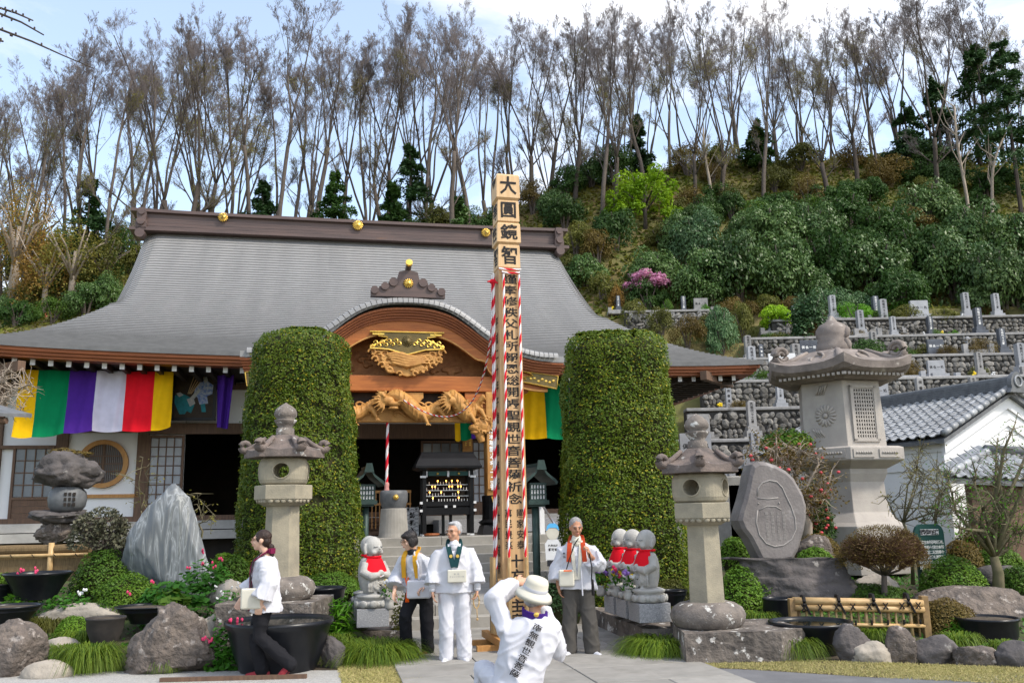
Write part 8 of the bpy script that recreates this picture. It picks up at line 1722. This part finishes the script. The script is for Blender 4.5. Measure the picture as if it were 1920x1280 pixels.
def sashes(t, T, m, x0, zn, x1, z1, hw_=.027, back=.07, emblem=None, nk=(0, 0)):
    """the two hanging ends of a prayer stole and its loop behind the neck"""
    for s in (-1, 1):
        pts = [(nk[0] + s * .03, nk[1] + back, zn + .012), (nk[0] + s * .068, nk[1] + .03, zn + .012)] + [(nk[0] + s * (x0 + (x1 - x0) * k / 6), T.front(nk[0] + s * (x0 + (x1 - x0) * k / 6), zn - .03 + (z1 - zn + .03) * k / 6, .022), zn - .03 + (z1 - zn + .03) * k / 6) for k in range(7)]
        o = ribbon(t, 'stole', m, dense(pts, 3), hw_, .006)
        if emblem: xk = nk[0] + s * (x0 + (x1 - x0) * .55); zk = zn + (z1 - zn) * .55; q = MB(); q.tube([(xk, T.front(xk, zk, .034), zk), (xk, T.front(xk, zk, .038), zk)], .02, 12); q.obj('stole_crest', M[emblem], o)
def lapels(t, T, m, zn, z1, x1=.02, nk=(0, 0)):
    for s in (-1, 1): ribbon(t, 'lapel', m, [(nk[0] + s * (.06 + (x1 - .06) * k / 6), T.front(nk[0] + s * (.06 + (x1 - .06) * k / 6), zn - .01 + (z1 - zn) * k / 6, .008), zn - .01 + (z1 - zn) * k / 6) for k in range(7)], .02, .006)
# --- man with grey hair and glasses, all in white, dark teal stole
p = gr(853, 1240); T_ = tor(.79, 1.36, .215, .135, 1.14); arms = [((-.185, 0, 1.265), (-.255, -.01, 1.04), (-.265, -.06, .84), (.1, -.15, -1), (1, 0, 0), .5, -1), ((.185, 0, 1.265), (.265, -.01, 1.04), (.275, -.06, .84), (-.1, -.15, -1), (-1, 0, 0), .9, 1)]
P1 = person('grey-haired man with glasses in white pilgrim clothes and dark green stole', p, R_(4), 1.64, [((-.09, 0, .83), (-.10, -.01, .45), (-.105, 0, .085)), ((.09, 0, .83), (.10, -.01, .45), (.115, 0, .085))], arms, T_, ((0, -.035, 1.52), R_(-38), R_(4)), 'skin', 'white_cloth', 'white_cloth', 'white_cloth', ('hair_grey', 'short'), dict(neck=(0, 0, 1.37), sleeves=((.070, .085, .115, .72), (.070, .085, .115, .72)), feet=((-.2, -1, 0), (.2, -1, 0)), glasses=True, leg_r=(.108, .095, .09), sole='bead'))
TT = Torso(T_); sashes(P1, TT, M['teal_sash'], .075, 1.39, .012, 1.10, .03, emblem='gold'); lapels(P1, TT, M['white_cloth'], 1.38, 1.02, .0)
q = MB(); y = TT.front(0, 1.05, .05); q.box((.03, y - .0, 1.0), (.225, .07, .145)); q.obj('chest_bag', M['cream_cloth'], P1, bevel=.018, seg=3); lt = MB(); 
for i, c in enumerate('秩父三十四ヶ所'): letters(lt, c, -.045 + i * .025, .995, .1, .02, y - .037, .02)
for i, c in enumerate('霊場'): letters(lt, c, .005 + i * .04, 1.025, .1, .022, y - .037, .02)
lt.obj('bag_print', M['grave_mid'], P1)
for s, wx in ((-1, -.265), (1, .275)): q = MB(); q.chain([(wx, -.045, .92), (wx, -.062, .845)], [.045, .042], 12); q.obj('shirt_cuff', M['white_cloth'], P1, smooth=True)
q = MB(); q.tube([(.26 + .035 * math.cos(a), -.085, .70 + .085 * math.sin(a)) for a in [2 * math.pi * i / 18 for i in range(19)]], .0085, 6); q.tube([(.265, -.085, .62), (.27, -.09, .50)], .006, 5); q.ball((.27, -.09, .49), .016, 8, 6); q.obj('prayer_beads', M['bamboo'], P1, smooth=True)
q = MB(); q.chain([(-.0, -.062, 1.33), (0, -.048, 1.365)], [.06, .06], 12); q.obj('shirt_collar', M['white_cloth'], P1, smooth=True)
# --- man at right, cream jacket, rust stole, grey trousers
p = gr(1088, 1228); T_ = tor(.78, 1.37, .22, .14, 1.10); arms = [((-.185, 0, 1.265), (-.25, .01, 1.04), (-.24, -.05, .83), (.15, -.1, -1), (1, 0, 0), .6, -1), ((.185, 0, 1.265), (.27, -.06, 1.07), (.16, -.22, 1.21), (-.25, -.3, 1), (-.9, -.1, 0), 1.5, 1)]
P2 = person('short grey-haired man in a cream jacket, rust stole and grey trousers', p, R_(-6), 1.65, [((-.09, 0, .83), (-.11, -.01, .45), (-.13, 0, .085)), ((.09, 0, .83), (.12, -.01, .45), (.15, 0, .085))], arms, T_, ((.0, -.035, 1.53), R_(14), R_(10)), 'skin_tan', 'white_cloth', 'grey_cloth', 'white_cloth', ('hair_short_grey', 'crop'), dict(neck=(0, 0, 1.38), sleeves=((.074, .092, .125, .72), (.074, .092, .125, .62)), feet=((-.25, -1, 0), (.75, -1, 0)), closed=True, leg_r=(.11, .098, .095), sole='charcoal', wr=.012))
TT = Torso(T_); sashes(P2, TT, M['rust_sash'], .08, 1.40, .10, 1.12, .028); lapels(P2, TT, M['cream_cloth'], 1.38, .92, .02)
q = MB(); q.box((-.13, TT.front(-.13, .95, .05), .93), (.19, .08, .20)); q.obj('white_pouch', M['cream_cloth'], P2, bevel=.035, seg=3); q = MB(); q.box((-.11, TT.front(-.11, .95, .096), 1.02), (.10, .012, .014)); q.obj('red_tab', M['orange_cord'], P2)
q = MB(); q.tube([(-.13, -.16, 1.03), (-.09, -.155, 1.15), (-.02, -.13, 1.33), (.03, -.09, 1.40)], .007, 5); q.tube([(.16, -.245, 1.22), (.185, -.24, 1.05), (.175, -.2, .9)], .008, 5); q.obj('cord', M['black_cord'], P2); q = MB(); q.chain([(.185, -.2, .90), (.19, -.19, .74)], [.016, .02], 8); q.obj('black_tassel', M['black_cord'], P2)
q = MB(); q.tube([(.05, TT.front(.05, 1.0, .02), 1.06), (.055, TT.front(.05, .9, .03), .9), (.06, TT.front(.05, .8, .03), .72)], [.006, .012, .008], 6); q.obj('jacket_tie', M['white_cloth'], P2); q = MB(); q.chain([(0, -.05, 1.34), (0, -.035, 1.395)], [.068, .06], 14); q.obj('roll_neck', M['cream_cloth'], P2, smooth=True)
lt = MB()
for i, c in enumerate('奉納'): letters(lt, c, -.155, 1.22 - i * .04, .1, .032, TT.front(-.155, 1.2, .02), .02)
lt.obj('jacket_print', M['ink'], P2)
# --- woman in front of the statues, black bob, gold stole, stepping down
p = gr(788, 1228); T_ = tor(.76, 1.27, .20, .135, 1.16, (0, -.04), (0, -.11)); arms = [((-.205, -.10, 1.165), (-.27, -.10, .97), (-.25, -.22, .80), (.1, -.4, -1), (1, 0, 0), .5, -1), ((.135, -.10, 1.165), (.21, -.06, .97), (.17, -.20, .86), (-.5, -.6, -.4), (0, 0, -1), .8, 1)]
P3 = person('woman with black bobbed hair and gold stole leaning forward beside the left statue', p, R_(-22), 1.55, [((-.08, 0, .80), (-.12, -.17, .49), (-.14, -.10, .19)), ((.08, 0, .80), (.09, .0, .43), (.08, .05, .085))], arms, T_, ((-.05, -.20, 1.41), R_(-36), R_(14)), 'skin_pale', 'pale_cloth', 'black_cloth', 'bead', ('hair_black', 'bob'), dict(neck=(-.04, -.13, 1.28), sleeves=((.068, .085, .12, .72), (.068, .085, .115, .7)), feet=((-.3, -1, -.2), (-.2, -1, 0)), glasses=True, leg_r=(.10, .085, .08), sole='charcoal'))
TT = Torso(T_); sashes(P3, TT, M['gold_sash'], .075, 1.29, .10, .95, .03, nk=(-.04, -.11), back=.06)
q = MB(); q.box((.10, -.22, .82), (.30, .12, .22), .4); q.obj('shoulder_bag', M['white_cloth'], P3, bevel=.04, seg=3); q = MB(); q.tube([(.12, -.26, .93), (.10, -.24, 1.1), (.02, -.20, 1.25), (-.02, -.10, 1.31)], .012, 6); q.obj('bag_strap', M['white_cloth'], P3)
lt = MB()
for i, c in enumerate('同行二人'): letters(lt, c, .03 + (i % 2) * .06, .86 - (i // 2) * .06, .1, .05, 0, .02)
lt.xf(Matrix.Translation((.07, -.295, 0)) @ Matrix.Rotation(.4, 4, 'Z') @ Matrix.Translation((-.06, 0, 0))); lt.obj('bag_print', M['ink'], P3)
q = MB(); x = -.09
for s in (-1, 1): q.tube([(x + s * .02, TT.front(x, .93, .03), .96), (x + .02, TT.front(x, .85, .05), .84), (x + s * .015, TT.front(x, .72, .03), .66)], [.008, .011, .013], 6)
q.obj('orange_cord', M['orange_cord'], P3); q = MB(); q.chain([(-.04, -.14, 1.26), (-.045, -.155, 1.32)], [.064, .056], 12); q.obj('dark_shirt', M['charcoal'], P3, smooth=True)
# --- woman walking to the left in profile
p = gr(492, 1270); T_ = tor(.70, 1.31, .175, .150, 1.22, (0, 0), (.02, -.01)); arms = [((-.155, -.02, 1.21), (-.20, -.12, 1.0), (-.17, -.26, .86), (0, -.5, -1), (1, 0, 0), .5, -1), ((.155, 0, 1.21), (.22, .06, 1.0), (.215, -.015, .82), (0, -.25, -1), (-1, 0, 0), .7, 1)]
P4 = person('woman in white jacket and black trousers walking left past the black basin', p, R_(-82), 1.60, [((-.08, 0, .80), (-.08, -.10, .46), (-.08, -.02, .085)), ((.08, 0, .80), (.08, -.04, .45), (.08, .28, .16))], arms, T_, ((0, -.06, 1.475), R_(-4), R_(-3)), 'skin_pale', 'white_cloth', 'black_cloth', 'shoe_red', ('hair_dark_brown', 'bun'), dict(neck=(0, -.015, 1.33), sleeves=((.072, .095, .125, .8), (.072, .095, .13, .78)), feet=((0, -1, 0), (0, -.85, -.75)), glasses=True, leg_r=(.108, .085, .078), sole='charcoal', long=.95))
TT = Torso(T_); sashes(P4, TT, M['maroon'], .075, 1.345, .05, .92, .03, back=.09)
q = MB(); q.box((.20, -.12, .86), (.09, .22, .22)); q.obj('cream_bag', M['cream_cloth'], P4, bevel=.035, seg=3); q = MB(); q.tube([(.19, -.13, .96), (.17, -.145, 1.10), (.10, -.13, 1.26), (.05, -.05, 1.345)], .008, 5); q.obj('bag_strap', M['black_cord'], P4)
for s in (-1, 1): ribbon(P4, 'dark_piping', M['maroon'], [(s * .05, TT.front(s * .05, z, .010), z) for z in (.92, .85, .78, .72)], .012, .005)
# --- kneeling photographer seen from behind
KY = 7.6
def K(px, py, dy=0.0): return at(px, py, KY + dy)
o0 = gr(985, 1305); o0 = Vector((K(985, 1280).x, KY, 0))
def k_(px, py, dy=0.0): return tuple(K(px, py, dy) - o0)
z = lambda py: K(985, py).z
pelv = Vector(k_(968, 1292)); nk = Vector(k_(1003, 1152, .06))
def kr(t, rx, ry): c = pelv.lerp(nk, t); return (c.z, c.x, c.y, rx, ry)
T_ = [kr(0, .20, .17), kr(.15, .205, .165), kr(.4, .225, .16), kr(.62, .245, .155), kr(.80, .255, .145), kr(.92, .20, .115), kr(1.0, .10, .08)]
arms = [(k_(945, 1180, .05), k_(928, 1120, .16), k_(966, 1092, .34), (.9, .35, .05), (.2, .9, -.3), .7, 1), (k_(1033, 1190, .05), k_(1046, 1222, .24), k_(1012, 1120, .36), (-.6, .5, .6), (0, 1, 0), 1.2, -1)]
legs = [((pelv.x - .10, pelv.y, pelv.z), tuple(Vector(k_(908, 1255, .30))), (Vector(k_(905, 1300, .3)).x, .34, .09)), ((pelv.x + .10, pelv.y + .02, pelv.z), (pelv.x + .16, .34, .08), (pelv.x + .14, -.12, .07))]
c = Vector(k_(1001, 1124, .12))
P5 = person('kneeling photographer in white pilgrim coat and cream bucket hat, seen from behind', o0, 0, 1.65, legs, arms, T_, (tuple(c), R_(170), R_(8)), 'skin', 'white_cloth', 'white_cloth', 'white_cloth', ('hair_grey', 'crop'), dict(neck=tuple(nk), sleeves=((.085, .09, .072, .86), (.088, .085, .07, .8)), feet=((0, 1, 0), (0, 1, -.3)), leg_r=(.11, .10, .09), wr=.013, hroll=R_(8)))
b = MB(); prof = [(.158, -.005), (.165, -.012), (.15, .02), (.118, .045), (.104, .055), (.100, .12), (.088, .148), (.05, .16), (.0, .162)]; b.lathe(prof, 36, cap=False); b.lathe([(.163, -.014), (.10, .04)], 36, cap=False)
hm = Matrix.Translation(c + Vector((0, 0, .035))) @ Matrix.Rotation(R_(16), 4, 'Y') @ Matrix.Rotation(R_(14), 4, 'X'); b.xf(hm); hat = b.obj('bucket_hat', M['cream_cloth'], P5, smooth=True); b = MB(); b.lathe([(.106, .052), (.1075, .056), (.1065, .078), (.105, .082)], 36, cap=False); b.xf(hm); b.obj('hat_band', M['white_cloth'], hat, smooth=True)
pts = [nk + Vector((math.cos(a) * .10, math.sin(a) * .085 + .0, .01 - .02 * math.cos(a) + .02 * math.sin(a))) for a in [R_(x) for x in range(-200, 21, 20)]]; cb_ = ribbon(P5, 'violet_stole', M['violet_sash'], pts, .032, .008, side=(0, -.25, 1)); q = MB(); q.ball(tuple(nk + Vector((.01, -.10, .012))), (.022, .008, .02), 8, 6); q.obj('stole_crest', M['gold'], cb_)
# lettering down the back, laid on the cloth
lt = MB(); A_ = Vector(k_(1008, 1172)); B_ = Vector(k_(964, 1258)); TT = Torso(T_); ax = (A_ - B_).normalized(); rt_ = Vector((ax.z, 0, -ax.x))
for i, ch in enumerate('南無観世音菩薩'):
    cc = A_.lerp(B_, (i + .1) / 6.3); V, Fc = glyph(ch, bold=.016); s_ = .078; W_ = []
    for p_ in V: w = cc + rt_ * (p_[0] * s_ * 1.05) + ax * (p_[1] * s_ * .76); W_.append((w.x, TT.front(w.x, w.z, .026), w.z))
    lt.add(W_, Fc)
lt.obj('back_lettering', M['ink'], P5)
w = Vector(arms[0][2]); q = MB(); q.tube([w + Vector((-.01 + .01 * math.sin(a), .040 * math.cos(a), .040 * math.sin(a))) for a in [2 * math.pi * i / 16 for i in range(17)]], .012, 6); q.obj('wrist_beads', M['bamboo'], P5); q = MB(); q.tube([w + Vector((-.035, .042 * math.cos(a), .042 * math.sin(a))) for a in [2 * math.pi * i / 16 for i in range(17)]], .010, 6); q.obj('watch', M['steel'], P5)
cpos = Vector(k_(998, 1108, .42)); q = MB(); q.box(tuple(o0 + cpos), (.14, .07, .09)); q.tube([o0 + cpos + Vector((0, .03, 0)), o0 + cpos + Vector((0, .12, .02))], .035, 14); tag(q.obj('camera_body', M['black_lacquer'], bevel=.01), 'black camera held up to the kneeling photographer\'s face', 'camera')
bpy.data.scenes.remove(TMP)
